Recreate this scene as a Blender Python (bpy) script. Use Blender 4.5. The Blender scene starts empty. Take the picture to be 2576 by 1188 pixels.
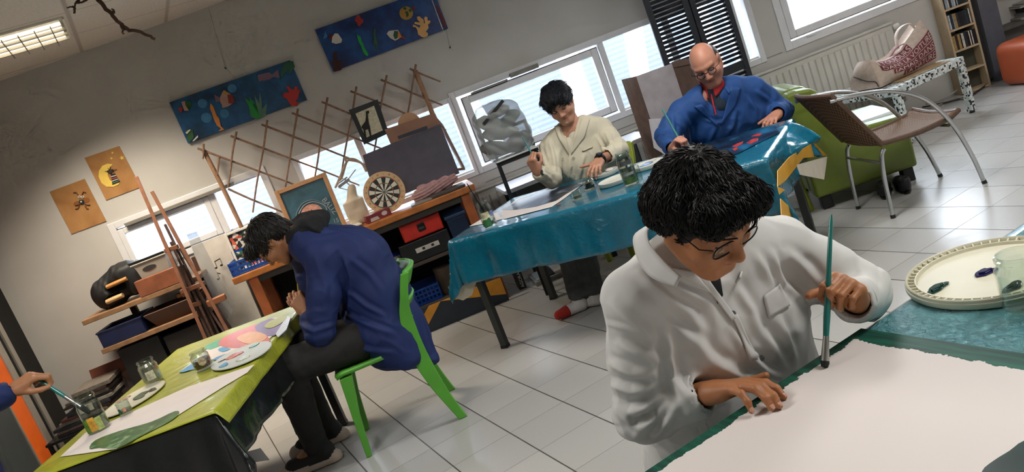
import bpy, math, random
import numpy as np
from mathutils import Vector, Matrix, Euler
random.seed(11); rng = np.random.default_rng(5)
PI = math.pi
SC = bpy.context.scene
COL = SC.collection

# ------------------------------------------------------------------ camera (calibrated from floor tiles and verticals)
CW, CH, CF = 2576, 1188, 1971.0
ROLL, PITCH, YAW = math.radians(20.9), math.radians(10.7), math.radians(22.9)
CAM = Vector((0, 0, 1.5))
FWD = Vector((math.sin(YAW)*math.cos(PITCH), math.cos(YAW)*math.cos(PITCH), -math.sin(PITCH)))
RT0 = Vector((math.cos(YAW), -math.sin(YAW), 0)); UP0 = RT0.cross(FWD)
IX = RT0*math.cos(ROLL) - UP0*math.sin(ROLL)
IY = RT0*math.sin(ROLL) + UP0*math.cos(ROLL)
cd = bpy.data.cameras.new('camera'); cam = bpy.data.objects.new('camera', cd); COL.objects.link(cam)
cd.sensor_width = 36; cd.lens = CF/CW*36; cd.clip_start = 0.05
cam.matrix_world = Matrix(((IX.x, IY.x, -FWD.x, CAM.x), (IX.y, IY.y, -FWD.y, CAM.y), (IX.z, IY.z, -FWD.z, CAM.z), (0, 0, 0, 1)))
SC.camera = cam

def ray(x, y):
    return FWD*CF + IX*(x-1288) - IY*(y-594)
def PZ(x, y, z):
    d = ray(x, y); return CAM + d*((z-CAM.z)/d.z)
def PD(x, y, dep):
    return CAM + ray(x, y)*(dep/CF)
def PP(x, y, pt, nrm):
    d = ray(x, y); return CAM + d*((Vector(pt)-CAM).dot(nrm)/d.dot(nrm))

# room frame: the back wall with its windows
TH = math.radians(-17); WD = 6.25
WT = Vector((math.cos(TH), math.sin(TH), 0)); WN = Vector((-math.sin(TH), math.cos(TH), 0))
MW = Matrix.Translation(WN*WD) @ Matrix.Rotation(TH, 4, 'Z')      # x along wall, y into wall, z up
MWI = MW.inverted()
def W(u, off, z): return MW @ Vector((u, -off, z))
def PW(x, y, off=0.0):
    return PP(x, y, WN*(WD-off), WN)
def UZ(x, y, off=0.0):
    p = MWI @ PW(x, y, off); return p.x, p.z

# ------------------------------------------------------------------ materials
def lin(c):
    return c/12.92 if c <= 0.04045 else ((c+0.055)/1.055)**2.4
def rgb(h):
    h = h.lstrip('#'); return tuple(lin(int(h[i:i+2], 16)/255) for i in (0, 2, 4)) + (1,)
class NT:
    def __init__(s, name):
        s.m = bpy.data.materials.new(name); s.m.use_nodes = True; s.t = s.m.node_tree; s.n = s.t.nodes; s.l = s.t.links
        s.b = s.n['Principled BSDF']; s.o = s.n['Material Output']
    def N(s, ty, **k):
        n = s.n.new(ty)
        for a, v in k.items():
            if a == 'ins':
                for i, x in v.items():
                    if isinstance(x, bpy.types.NodeSocket): s.l.new(x, n.inputs[i])
                    else: n.inputs[i].default_value = x
            else: setattr(n, a, v)
        return n
    def math(s, op, a, b=0.0, c=0.0): return s.N('ShaderNodeMath', operation=op, ins={0: a, 1: b, 2: c}).outputs[0]
    def mix(s, f, a, b):
        n = s.N('ShaderNodeMix', data_type='RGBA')
        for i, x in ((0, f), (6, a), (7, b)):
            if isinstance(x, bpy.types.NodeSocket): s.l.new(x, n.inputs[i])
            else: n.inputs[i].default_value = x
        return n.outputs[2]
    def obj(s): return s.N('ShaderNodeTexCoord').outputs['Object']
    def gen(s): return s.N('ShaderNodeTexCoord').outputs['Generated']
    def noise(s, scale, detail=3, co=None, rough=.5, dist=0.0):
        n = s.N('ShaderNodeTexNoise'); n.inputs['Scale'].default_value = scale; n.inputs['Detail'].default_value = detail; n.inputs['Roughness'].default_value = rough
        n.inputs['Distortion'].default_value = dist
        s.l.new(co if co else s.obj(), n.inputs['Vector']); return n
    def ramp(s, f, stops, mode='LINEAR'):
        n = s.N('ShaderNodeValToRGB'); s.l.new(f, n.inputs[0]); e = n.color_ramp.elements; n.color_ramp.interpolation = mode
        while len(e) < len(stops): e.new(0.5)
        for i, (p, c) in enumerate(stops): e[i].position = p; e[i].color = c if len(c) == 4 else c+(1,)
        return n.outputs[0]
    def col(s, x):
        if isinstance(x, bpy.types.NodeSocket): s.l.new(x, s.b.inputs['Base Color'])
        else: s.b.inputs['Base Color'].default_value = x
    def set(s, **k):
        for a, v in k.items():
            i = s.b.inputs[a.replace('_', ' ')]
            if isinstance(v, bpy.types.NodeSocket): s.l.new(v, i)
            else: i.default_value = v
    def bump(s, h, strength=.2, dist=.01):
        n = s.N('ShaderNodeBump', ins={'Strength': strength, 'Distance': dist, 'Height': h}); s.l.new(n.outputs[0], s.b.inputs['Normal'])
MC = {}
def mat(name, hexc, rough=.6, var=.08, scale=12, metal=0., bump=0., bscale=60, spec=None, coat=0., trans=0., sheen=0., emit=None, estr=1., sss=0.):
    if name in MC: return MC[name]
    q = NT(name); c = rgb(hexc)
    if var:
        nz = q.noise(scale)
        a = tuple(max(0, x*(1-var*1.6)) for x in c[:3])+(1,); b = tuple(min(1, x*(1+var)) for x in c[:3])+(1,)
        q.col(q.ramp(nz.outputs[0], [(.3, a), (.7, b)]))
    else: q.col(c)
    q.set(Roughness=rough, Metallic=metal)
    if spec is not None: q.b.inputs['Specular IOR Level'].default_value = spec
    if coat: q.b.inputs['Coat Weight'].default_value = coat; q.b.inputs['Coat Roughness'].default_value = .1
    if sheen: q.b.inputs['Sheen Weight'].default_value = sheen
    if sss:
        q.b.inputs['Subsurface Weight'].default_value = sss; q.b.inputs['Subsurface Radius'].default_value = (.012, .004, .002)
    if trans: q.b.inputs['Transmission Weight'].default_value = trans
    if emit: q.b.inputs['Emission Color'].default_value = rgb(emit); q.b.inputs['Emission Strength'].default_value = estr
    if bump: q.bump(q.noise(bscale, 4).outputs[0], bump, .005)
    MC[name] = q.m; return q.m
def glassy(name, tint='#ffffff', amt=.06, rough=.03, film=0.0, filmc='#ffffff'):
    """thin glass: see-through with a fresnel sheen"""
    if name in MC: return MC[name]
    q = NT(name); q.n.remove(q.b)
    tr = q.N('ShaderNodeBsdfTransparent', ins={0: rgb(tint)}); gl = q.N('ShaderNodeBsdfGlossy', ins={0: (1, 1, 1, 1), 1: rough})
    lw = q.N('ShaderNodeLayerWeight', ins={0: .5}); f = q.math('MULTIPLY_ADD', q.math('POWER', lw.outputs['Facing'], 2.0), .6, amt)
    mx = q.N('ShaderNodeMixShader', ins={0: f, 1: tr.outputs[0], 2: gl.outputs[0]})
    if film:
        df = q.N('ShaderNodeBsdfDiffuse', ins={0: rgb(filmc)}); m2 = q.N('ShaderNodeMixShader', ins={0: film, 1: mx.outputs[0], 2: df.outputs[0]}); mx = m2
    q.l.new(mx.outputs[0], q.o.inputs[0]); MC[name] = q.m; return q.m

# ------------------------------------------------------------------ mesh building
class MB:
    def __init__(s): s.v = []; s.f = []; s.m = []
    def add(s, vs, fs, m=0, M=None):
        b = len(s.v)
        s.v += [tuple(M @ Vector(v)) if M else tuple(v) for v in vs]
        s.f += [tuple(b+i for i in f) for f in fs]; s.m += [m]*len(fs); return s
    def box(s, c, d, M=None, m=0, R=None):
        x, y, z = (k/2 for k in d); T = Matrix.Translation(Vector(c))
        if R is not None: T = T @ R
        if M is not None: T = M @ T
        return s.add([(-x,-y,-z),(x,-y,-z),(x,y,-z),(-x,y,-z),(-x,-y,z),(x,-y,z),(x,y,z),(-x,y,z)],
                     [(0,3,2,1),(4,5,6,7),(0,1,5,4),(1,2,6,5),(2,3,7,6),(3,0,4,7)], m, T)
    def bb(s, x0, x1, y0, y1, z0, z1, M=None, m=0):
        return s.box(((x0+x1)/2, (y0+y1)/2, (z0+z1)/2), (abs(x1-x0), abs(y1-y0), abs(z1-z0)), M, m)
    def tube(s, pts, r, n=8, m=0, M=None, closed=False, flat=1.0):
        P = [Vector(p) for p in pts]; k = len(P); rs = r if isinstance(r, (list, tuple)) else [r]*k
        vs = []; up = None
        for i, p in enumerate(P):
            if closed: t = (P[(i+1) % k]-P[i-1])
            else: t = (P[min(i+1, k-1)]-P[max(i-1, 0)])
            t.normalize()
            if up is None: up = Vector((0, 0, 1)) if abs(t.z) < .9 else Vector((1, 0, 0))
            a = t.cross(up); a.normalize(); up = a.cross(t)
            for j in range(n):
                q = 2*PI*j/n; vs.append(p + a*math.cos(q)*rs[i] + up*math.sin(q)*rs[i]*flat)
        fs = []
        for i in range(k if closed else k-1):
            for j in range(n):
                a0, a1 = i*n+j, i*n+(j+1) % n; b0, b1 = ((i+1) % k)*n+j, ((i+1) % k)*n+(j+1) % n
                fs.append((a0, a1, b1, b0))
        if not closed: fs += [tuple(range(n))[::-1], tuple((k-1)*n+j for j in range(n))]
        return s.add(vs, fs, m, M)
    def bar(s, p0, p1, w, h=None, m=0, M=None, up=None):
        """square bar between two points"""
        p0, p1 = Vector(p0), Vector(p1); t = (p1-p0); L = t.length; t.normalize(); h = h or w
        u = Vector(up) if up else (Vector((0, 0, 1)) if abs(t.z) < .95 else Vector((1, 0, 0)))
        a = t.cross(u).normalized(); b = a.cross(t)
        R = Matrix(((a.x, t.x, b.x, 0), (a.y, t.y, b.y, 0), (a.z, t.z, b.z, 0), (0, 0, 0, 1)))
        T = Matrix.Translation((p0+p1)/2) @ R
        return s.box((0, 0, 0), (w, L, h), (M @ T) if M else T, m)
    def lathe(s, prof, n=24, m=0, M=None, cap0=True, cap1=True, sx=1., sy=1.):
        vs = []; k = len(prof)
        for r, z in prof:
            for j in range(n): vs.append((r*sx*math.cos(2*PI*j/n), r*sy*math.sin(2*PI*j/n), z))
        fs = [(i*n+j, i*n+(j+1) % n, (i+1)*n+(j+1) % n, (i+1)*n+j) for i in range(k-1) for j in range(n)]
        if cap0: fs.append(tuple(range(n))[::-1])
        if cap1: fs.append(tuple((k-1)*n+j for j in range(n)))
        return s.add(vs, fs, m, M)
    def prism(s, poly, z0, z1, m=0, M=None):
        k = len(poly); vs = [(x, y, z0) for x, y in poly]+[(x, y, z1) for x, y in poly]
        fs = [tuple(range(k))[::-1], tuple(range(k, 2*k))]+[(i, (i+1) % k, k+(i+1) % k, k+i) for i in range(k)]
        a = sum(poly[i][0]*poly[(i+1) % k][1]-poly[(i+1) % k][0]*poly[i][1] for i in range(k))
        if a*(z1-z0) < 0: fs = [f[::-1] for f in fs]
        return s.add(vs, fs, m, M)
    def solid(s, pts, thick, m=0):
        """planar outline of world points given thickness along its normal"""
        P = [Vector(p) for p in pts]; nr = Vector((0, 0, 0))
        for i in range(len(P)): nr += P[i].cross(P[(i+1) % len(P)])
        nr.normalize(); k = len(P); vs = P+[p-nr*thick for p in P]
        return s.add(vs, [tuple(range(k)), tuple(range(k, 2*k))[::-1]]+[(i, k+i, k+(i+1) % k, (i+1) % k) for i in range(k)], m)
    def grid(s, nx, ny, fn, m=0, M=None, thick=0):
        vs = [Vector(fn(i/nx, j/ny)) for j in range(ny+1) for i in range(nx+1)]
        fs = [(j*(nx+1)+i, j*(nx+1)+i+1, (j+1)*(nx+1)+i+1, (j+1)*(nx+1)+i) for j in range(ny) for i in range(nx)]
        return s.add(vs, fs, m, M)
    def ball(s, c, r, n=12, m=0, M=None):
        rx, ry, rz = r if isinstance(r, (tuple, list)) else (r, r, r); k = max(4, n//2)
        prof = [(max(1e-4, math.sin(PI*i/k)), -math.cos(PI*i/k)) for i in range(k+1)]
        T = Matrix.Translation(Vector(c)) @ Matrix.Diagonal((rx, ry, rz, 1))
        return s.lathe(prof, n, m, (M @ T) if M else T, False, False)
def tagp(o, label=None, cat=None, group=None, kind=None):
    if label: o['label'] = label
    if cat: o['category'] = cat
    if group: o['group'] = group
    if kind: o['kind'] = kind
    return o
def thing(name, label, cat, M=None, group=None):
    o = bpy.data.objects.new(name, None); COL.objects.link(o); o.empty_display_size = .05
    if M is not None: o.matrix_world = M if isinstance(M, Matrix) else Matrix.Translation(Vector(M))
    o['_M'] = [x for r in o.matrix_basis for x in r]
    return tagp(o, label, cat, group)
def rootM(o):
    M = Matrix.Identity(4)
    while o is not None: M = o.matrix_basis @ M; o = o.parent
    return M
def link_mesh(name, me, parent=None):
    o = bpy.data.objects.new(name, me); COL.objects.link(o)
    if parent is not None: o.parent = parent
    return o
def build(name, mb, mats, parent=None, smooth=False, bevel=0., seg=2, world=False, label=None, solid=0., sub=0, ang=40, origin=None):
    vs = mb.v
    if world and parent is not None:
        I = rootM(parent).inverted(); vs = [tuple(I @ Vector(v)) for v in vs]
    if parent is None and origin is not None:
        O = Vector(origin); vs = [tuple(Vector(v)-O) for v in vs]
    me = bpy.data.meshes.new(name); me.from_pydata(vs, [], mb.f)
    for m_ in (mats if isinstance(mats, (list, tuple)) else [mats]): me.materials.append(m_)
    me.polygons.foreach_set('material_index', mb.m)
    me.validate(); me.update()
    if smooth:
        me.polygons.foreach_set('use_smooth', [True]*len(me.polygons))
        if ang < 180: me.set_sharp_from_angle(angle=math.radians(ang))
    o = link_mesh(name, me, parent)
    if parent is None and origin is not None: o.location = origin
    if solid:
        sm = o.modifiers.new('solid', 'SOLIDIFY'); sm.thickness = solid; sm.offset = 0
    if sub:
        ss = o.modifiers.new('sub', 'SUBSURF'); ss.levels = sub; ss.render_levels = sub
    if bevel:
        b = o.modifiers.new('bevel', 'BEVEL'); b.width = bevel; b.segments = seg; b.limit_method = 'ANGLE'; b.angle_limit = math.radians(35)
    if label: o['label'] = label
    return o
def struct(name, mb, mats, parent=None, **k):
    o = build(name, mb, mats, parent, **k)
    if parent is None: o['kind'] = 'structure'
    return o
def dup(o, M=None, label=None, group=None):
    def cp(x, par):
        c = x.copy(); COL.objects.link(c); c.parent = par
        for ch in list(x.children): cp(ch, c)
        return c
    r = cp(o, None)
    if M is not None: r.matrix_world = M
    if label: r['label'] = label
    if group: r['group'] = group
    return r
def TR(loc, rz=0., rx=0., ry=0.):
    return Matrix.Translation(Vector(loc)) @ Matrix.Rotation(rz, 4, 'Z') @ Matrix.Rotation(ry, 4, 'Y') @ Matrix.Rotation(rx, 4, 'X')
def frame3(o, y, zhint):
    """matrix with its Y axis along y and Z near zhint"""
    y = Vector(y).normalized(); x = y.cross(Vector(zhint)).normalized(); z = x.cross(y)
    o = Vector(o)
    return Matrix(((x.x, y.x, z.x, o.x), (x.y, y.y, z.y, o.y), (x.z, y.z, z.z, o.z), (0, 0, 0, 1)))
def bez(pts, n=12):
    """Catmull-Rom through points"""
    P = [Vector(p) for p in pts]; out = []
    for i in range(len(P)-1):
        a, b, c, d = P[max(i-1, 0)], P[i], P[i+1], P[min(i+2, len(P)-1)]
        for k in range(n):
            t = k/n
            out.append(.5*((2*b)+(c-a)*t+(2*a-5*b+4*c-d)*t*t+(3*b-a-3*c+d)*t**3))
    return out+[P[-1]]
_fc = {}
def textmesh(s, size=1.0, align='CENTER'):
    """text outline as (verts, faces) in the xy plane"""
    cu = bpy.data.curves.new('t', 'FONT'); cu.body = s; cu.size = size; cu.align_x = align; cu.resolution_u = 2; cu.fill_mode = 'FRONT'
    o = bpy.data.objects.new('t', cu); COL.objects.link(o)
    dg = bpy.context.evaluated_depsgraph_get(); me = bpy.data.meshes.new_from_object(o.evaluated_get(dg))
    v = [tuple(x.co) for x in me.vertices]; f = [tuple(p.vertices) for p in me.polygons]
    bpy.data.objects.remove(o); bpy.data.curves.remove(cu); bpy.data.meshes.remove(me)
    return v, f

# ------------------------------------------------------------------ sculpting with a distance field
class SDF:
    def __init__(s, lo, hi, h):
        s.h = h; s.lo = np.array(lo, np.float32)
        s.n = np.maximum(8, np.ceil((np.array(hi)-np.array(lo))/h).astype(int)+1)
        s.D = np.full(s.n, .12, np.float32); s.L = np.zeros(s.n, np.uint8)
    def _win(s, a, b):
        i0 = np.clip(np.floor((a-s.lo)/s.h).astype(int), 0, s.n-1); i1 = np.clip(np.ceil((b-s.lo)/s.h).astype(int)+1, 1, s.n)
        if np.any(i1 <= i0): return None
        ax = [s.lo[k]+s.h*np.arange(i0[k], i1[k], dtype=np.float32) for k in range(3)]
        return tuple(slice(i0[k], i1[k]) for k in range(3)), ax[0][:, None, None], ax[1][None, :, None], ax[2][None, None, :]
    def _op(s, w, d, k, m, sub):
        D = s.D[w]
        if sub:
            nd = -d; hh = np.clip(.5-.5*(D-nd)/k, 0, 1) if k > 0 else (nd > D).astype(np.float32)
            if k > 0: D[...] = D*(1-hh)+nd*hh+k*hh*(1-hh)
            else: np.maximum(D, nd, out=D)
            return
        if m is not None: s.L[w] = np.where(d < D, m, s.L[w])
        if k > 0:
            hh = np.clip(.5+.5*(D-d)/k, 0, 1); D[...] = D*(1-hh)+d*hh-k*hh*(1-hh)
        else: np.minimum(D, d, out=D)
    def cap(s, a, b, ra, rb=None, k=.02, m=0, sub=False, flat=None):
        rb = ra if rb is None else rb; a = np.array(a, np.float32); b = np.array(b, np.float32); R = max(ra, rb)+max(k, .01)*1.5+2*s.h
        q = s._win(np.minimum(a, b)-R, np.maximum(a, b)+R)
        if q is None: return s
        w, X, Y, Z = q; ba = b-a; l2 = float(ba@ba)+1e-12
        t = np.clip(((X-a[0])*ba[0]+(Y-a[1])*ba[1]+(Z-a[2])*ba[2])/l2, 0, 1)
        d = np.sqrt((X-a[0]-t*ba[0])**2+(Y-a[1]-t*ba[1])**2+(Z-a[2]-t*ba[2])**2)-(ra+(rb-ra)*t)
        s._op(w, d, k, m, sub); return s
    def chain(s, pts, rs, k=.02, m=0, sub=False):
        for i in range(len(pts)-1): s.cap(pts[i], pts[i+1], rs[i], rs[i+1], k, m, sub)
        return s
    def ell(s, c, r, M=None, k=.02, m=0, sub=False, cut=None):
        """ellipsoid centred c (in frame M) with radii r"""
        M = M or Matrix.Identity(4); C = M @ Vector(c); R3 = np.array(M.to_3x3(), np.float32)
        r = np.array(r, np.float32); E = np.sqrt(((R3*r)**2).sum(1))+max(k, .01)*1.5+2*s.h; C = np.array(C, np.float32)
        q = s._win(C-E, C+E)
        if q is None: return s
        w, X, Y, Z = q; x, y, z = X-C[0], Y-C[1], Z-C[2]
        p = [R3[0, i]*x+R3[1, i]*y+R3[2, i]*z for i in range(3)]
        k0 = np.sqrt((p[0]/r[0])**2+(p[1]/r[1])**2+(p[2]/r[2])**2); k1 = np.sqrt((p[0]/r[0]**2)**2+(p[1]/r[1]**2)**2+(p[2]/r[2]**2)**2)+1e-6
        d = (k0*(k0-1)/k1).astype(np.float32); s._op(w, d, k, m, sub); return s
    def box(s, c, d3, M=None, r=.005, k=.01, m=0, sub=False):
        M = M or Matrix.Identity(4); C = np.array(M @ Vector(c), np.float32); R3 = np.array(M.to_3x3(), np.float32); hd = np.array(d3, np.float32)/2
        E = np.abs(R3) @ hd + max(k, .01)*1.5+2*s.h
        q = s._win(C-E, C+E)
        if q is None: return s
        w, X, Y, Z = q; x, y, z = X-C[0], Y-C[1], Z-C[2]
        p = [np.abs(R3[0, i]*x+R3[1, i]*y+R3[2, i]*z)-hd[i]+r for i in range(3)]
        d = np.sqrt(np.maximum(p[0], 0)**2+np.maximum(p[1], 0)**2+np.maximum(p[2], 0)**2)+np.minimum(np.maximum(np.maximum(p[0], p[1]), p[2]), 0)-r
        s._op(w, d.astype(np.float32), k, m, sub); return s
    def half(s, pt, nrm, k=0.):
        """cut away everything on the side nrm points to"""
        nrm = np.array(Vector(nrm).normalized(), np.float32); pt = np.array(pt, np.float32)
        ax = [s.lo[i]+s.h*np.arange(s.n[i], dtype=np.float32) for i in range(3)]
        d = (ax[0][:, None, None]-pt[0])*nrm[0]+(ax[1][None, :, None]-pt[1])*nrm[1]+(ax[2][None, None, :]-pt[2])*nrm[2]
        np.maximum(s.D, d, out=s.D); return s
    def mesh(s, smooth=1):
        D = s.D; D[[0, -1]] = .1; D[:, [0, -1]] = .1; D[:, :, [0, -1]] = .1
        S = D < 0; C = [(i, j, k) for i in (0, 1) for j in (0, 1) for k in (0, 1)]
        sl = lambda o: tuple(slice(o[i], D.shape[i]-1+o[i]) for i in range(3))
        cnt = np.zeros(np.array(D.shape)-1, np.uint8)
        for c in C: cnt += S[sl(c)]
        act = (cnt > 0) & (cnt < 8); idx = np.argwhere(act)
        dv = {c: D[idx[:, 0]+c[0], idx[:, 1]+c[1], idx[:, 2]+c[2]] for c in C}
        acc = np.zeros((len(idx), 3), np.float32); num = np.zeros(len(idx), np.float32)
        for c in C:
            for ax in range(3):
                if c[ax] == 0:
                    e = list(c); e[ax] = 1; e = tuple(e); a, b = dv[c], dv[e]; x = (a < 0) != (b < 0)
                    t = np.where(x, a/np.where(x, a-b, 1), 0)
                    p = np.array(c, np.float32)[None]+np.zeros((len(idx), 3), np.float32); p[:, ax] += t
                    acc += p*x[:, None]; num += x
        V = (idx+acc/num[:, None])*s.h+s.lo
        vid = np.full(act.shape, -1, np.int32); vid[act] = np.arange(len(idx))
        lab = s.L[idx[:, 0], idx[:, 1], idx[:, 2]]
        F = []
        for ax in range(3):
            a = [slice(1, -1)]*3; a[ax] = slice(0, -1); b = [slice(1, -1)]*3; b[ax] = slice(1, None)
            # edges along ax between lattice points; the other two indices run over interior lattice points
            A = S[tuple(a)]; B = S[tuple(b)]; e = np.argwhere(A != B); sg = A[tuple(e.T)]
            e = e+1; e[:, ax] -= 1
            o1, o2 = [(1, 2), (2, 0), (0, 1)][ax]
            def cell(d1, d2):
                q = e.copy(); q[:, o1] -= d1; q[:, o2] -= d2; return vid[tuple(q.T)]
            q = np.stack([cell(1, 1), cell(0, 1), cell(0, 0), cell(1, 0)], 1)
            q[~sg] = q[~sg][:, ::-1]; F.append(q)
        F = np.concatenate(F); F = F[(F >= 0).all(1)]
        for _ in range(smooth):
            su = np.zeros_like(V); ct = np.zeros(len(V), np.float32)
            for i in range(4):
                for j in (1, 3):
                    np.add.at(su, F[:, i], V[F[:, (i+j) % 4]]); np.add.at(ct, F[:, i], 1)
            V = .4*V+.6*su/np.maximum(ct, 1)[:, None]
        return V, F, lab
def vnormals(V, F):
    fn = np.cross(V[F[:, 2]]-V[F[:, 0]], V[F[:, 3]]-V[F[:, 1]]); N = np.zeros_like(V)
    for i in range(4): np.add.at(N, F[:, i], fn)
    return N/(np.linalg.norm(N, axis=1)[:, None]+1e-9)
def npmesh(name, V, F, mats, parent=None, lab=None, smooth=True):
    if parent is not None:
        I = np.array(rootM(parent).inverted()); V = V @ I[:3, :3].T+I[:3, 3]
    me = bpy.data.meshes.new(name); me.vertices.add(len(V)); me.vertices.foreach_set('co', np.asarray(V, np.float32).ravel())
    me.loops.add(len(F)*4); me.loops.foreach_set('vertex_index', F.astype(np.int32).ravel()); me.polygons.add(len(F))
    me.polygons.foreach_set('loop_start', np.arange(0, len(F)*4, 4, dtype=np.int32))
    for m_ in mats: me.materials.append(m_)
    if lab is not None:
        fl = lab[F].astype(int); me.polygons.foreach_set('material_index', np.minimum(np.median(fl, axis=1).astype(np.int32), len(mats)-1))
    me.polygons.foreach_set('use_smooth', np.ones(len(F), bool)*smooth); me.update(); me.validate()
    return link_mesh(name, me, parent)
def wav(P, f, seed, warp=.6):
    """cheap smooth noise: warped sines"""
    r = np.random.default_rng(seed); out = np.zeros(len(P)); Q = P*f
    for i in range(5):
        d = r.normal(size=3); d /= np.linalg.norm(d); e = r.normal(size=3); e /= np.linalg.norm(e)
        out += np.sin(Q @ d*(1+.35*i)+warp*2*np.sin(Q @ e*.8+r.uniform(0, 6))+r.uniform(0, 6))
    return out/5
# ================================================================== THE ROOM
U0, U1, OFB = -3.05, 6.25, 7.7
def wcorner(u, off, z=0): return W(u, off, z)
# floor
q = NT('floor_tiles'); sp = q.N('ShaderNodeSeparateXYZ', ins={0: q.obj()})
fx = q.math('MULTIPLY_ADD', sp.outputs[0], 1/.3017, -1.0125/.3017+100); fy = q.math('MULTIPLY_ADD', sp.outputs[1], 1/.2985, -2.655/.2985+100)
def gline(f, w):
    d = q.math('ABSOLUTE', q.math('SUBTRACT', q.math('FRACT', q.math('ADD', f, .5)), .5))
    return q.N('ShaderNodeMapRange', interpolation_type='SMOOTHSTEP', ins={0: d, 1: w*.5, 2: w*1.4, 3: 1.0, 4: 0.0}).outputs[0]
gx, gy = gline(fx, .011), gline(fy, .007)
cell = q.N('ShaderNodeCombineXYZ', ins={0: q.math('FLOOR', fx), 1: q.math('FLOOR', fy)})
wn = q.N('ShaderNodeTexWhiteNoise', noise_dimensions='2D', ins={0: cell.outputs[0]})
base = q.mix(wn.outputs[0], rgb('#a8a7a4'), rgb('#b5b4b1'))
sp2 = q.noise(90, 5); base = q.mix(q.math('MULTIPLY', sp2.outputs[0], .22), base, rgb('#8f8b86'))
c1 = q.mix(q.math('MULTIPLY', gy, .6), base, rgb('#6d6862')); c2 = q.mix(gx, c1, rgb('#4e4a46'))
q.col(c2); rg = q.math('MULTIPLY_ADD', q.noise(14, 3).outputs[0], .14, .24); q.set(Roughness=rg); q.b.inputs['Specular IOR Level'].default_value = .5
q.bump(q.math('MULTIPLY', q.math('MAXIMUM', gx, gy), -1.0), .35, .003)
MF = q.m
b = MB(); c4_ = [wcorner(U0-.3, -.15), wcorner(U1, -.15), wcorner(U1, OFB), wcorner(U0-.3, OFB)]
b.add([(*p.xy, 0) for p in c4_]+[(*p.xy, -.1) for p in c4_], [(0, 3, 2, 1), (4, 5, 6, 7), (0, 1, 5, 4), (1, 2, 6, 5), (2, 3, 7, 6), (3, 0, 4, 7)])
struct('floor', b, MF)
# ceiling of square tiles
q = NT('ceiling_tiles'); sp = q.N('ShaderNodeSeparateXYZ', ins={0: q.obj()})
fx = q.math('MULTIPLY_ADD', sp.outputs[0], 1/.6, -.1/.6+100); fy = q.math('MULTIPLY_ADD', sp.outputs[1], 1/.6, -5.89/.6+100)
g = q.math('MAXIMUM', gline(fx, .022), gline(fy, .012))
q.col(q.mix(q.math('MULTIPLY', g, .55), q.ramp(q.noise(60, 4).outputs[0], [(.3, rgb('#cfc8bd')), (.7, rgb('#dcd6cc'))]), rgb('#8d857a'))); q.set(Roughness=.9)
b = MB(); zc = 2.765
b.add([(*p.xy, zc) for p in c4_]+[(*p.xy, zc+.1) for p in c4_], [(0, 1, 2, 3), (4, 7, 6, 5), (0, 4, 5, 1), (1, 5, 6, 2), (2, 6, 7, 3), (3, 7, 4, 0)])
struct('ceiling', b, q.m)
# walls
q = NT('wall_paint'); q.col(q.ramp(q.noise(2.2, 4).outputs[0], [(.3, rgb('#b9b7b2')), (.7, rgb('#c4c2be'))])); q.set(Roughness=.8); q.bump(q.noise(220, 3).outputs[0], .12, .002); MWALL = q.m
MFR = mat('window_white', '#dcdde0', .35, .03)
holes = [(-2.15, -1.0, 1.17, 1.50), (-.70, .55, .92, 1.49), (.60, 3.14, .93, 1.51), (3.42, 4.8, .96, 2.25)]
def wallbox(b, u0, u1, z0, z1): b.bb(u0, u1, 0, .15, z0, z1, MW)
b = MB(); x = U0-.3
for h in holes:
    wallbox(b, x, h[0], 0, 2.80); wallbox(b, h[0], h[1], 0, h[2]); wallbox(b, h[0], h[1], h[3], 2.80); x = h[1]
wallbox(b, x, U1+.1, 0, 2.80)
struct('wall_back', b, MWALL)
b = MB(); b.bb(U0-.1, U0, -OFB, -.93, 0, 2.80, MW); b.bb(U0-.1, U0, -.93, .15, 2.45, 2.80, MW); b.bb(U0-.3, U0-.2, -.93, .15, 0, 2.5, MW)
struct('wall_left', b, MWALL)
b = MB(); b.bb(U1, U1+.1, -OFB, .15, 0, 2.80, MW); struct('wall_right', b, MWALL)
b = MB(); b.bb(U0-.3, U1+.1, -OFB-.1, -OFB, 0, 2.80, MW); struct('wall_front', b, MWALL)
# sliding cupboard door on the left wall: black sheet put in for the shade of the open gap, two rails, orange and grey panels
MBLK = mat('gap_black', '#0b0a0a', .8, .1); MAL = mat('aluminium', '#b4aea4', .35, .05, metal=.6); MOR = mat('orange_panel', '#e0641c', .45, .05); MDG = mat('door_grey', '#3c4142', .5, .05)
dr = struct('door_1', MB().bb(U0-.19, U0-.12, -.93, .14, 0, 2.45, MW), MBLK)
b = MB()
for a, c in ((.262, .315), (.378, .455)): b.bb(U0-.04, U0+.012, -a, -c, 0, 2.45, MW)
build('door_rail', b, MAL, dr, bevel=.004)
build('orange_panel', MB().bb(U0-.03, U0, -.455, -.64, 0, 2.45, MW), MOR, dr)
build('panel_edge', MB().bb(U0-.03, U0+.008, -.64, -.655, 0, 2.45, MW), MAL, dr)
build('grey_panel', MB().bb(U0-.03, U0, -.655, -1.6, 0, 2.45, MW), MDG, dr)
build('dark_gap', MB().bb(U0-.03, U0-.012, 0, -.262, 0, 2.45, MW), MBLK, dr)
build('rail_gap', MB().bb(U0-.05, U0-.005, -.315, -.378, 0, 2.45, MW), MBLK, dr)
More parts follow.
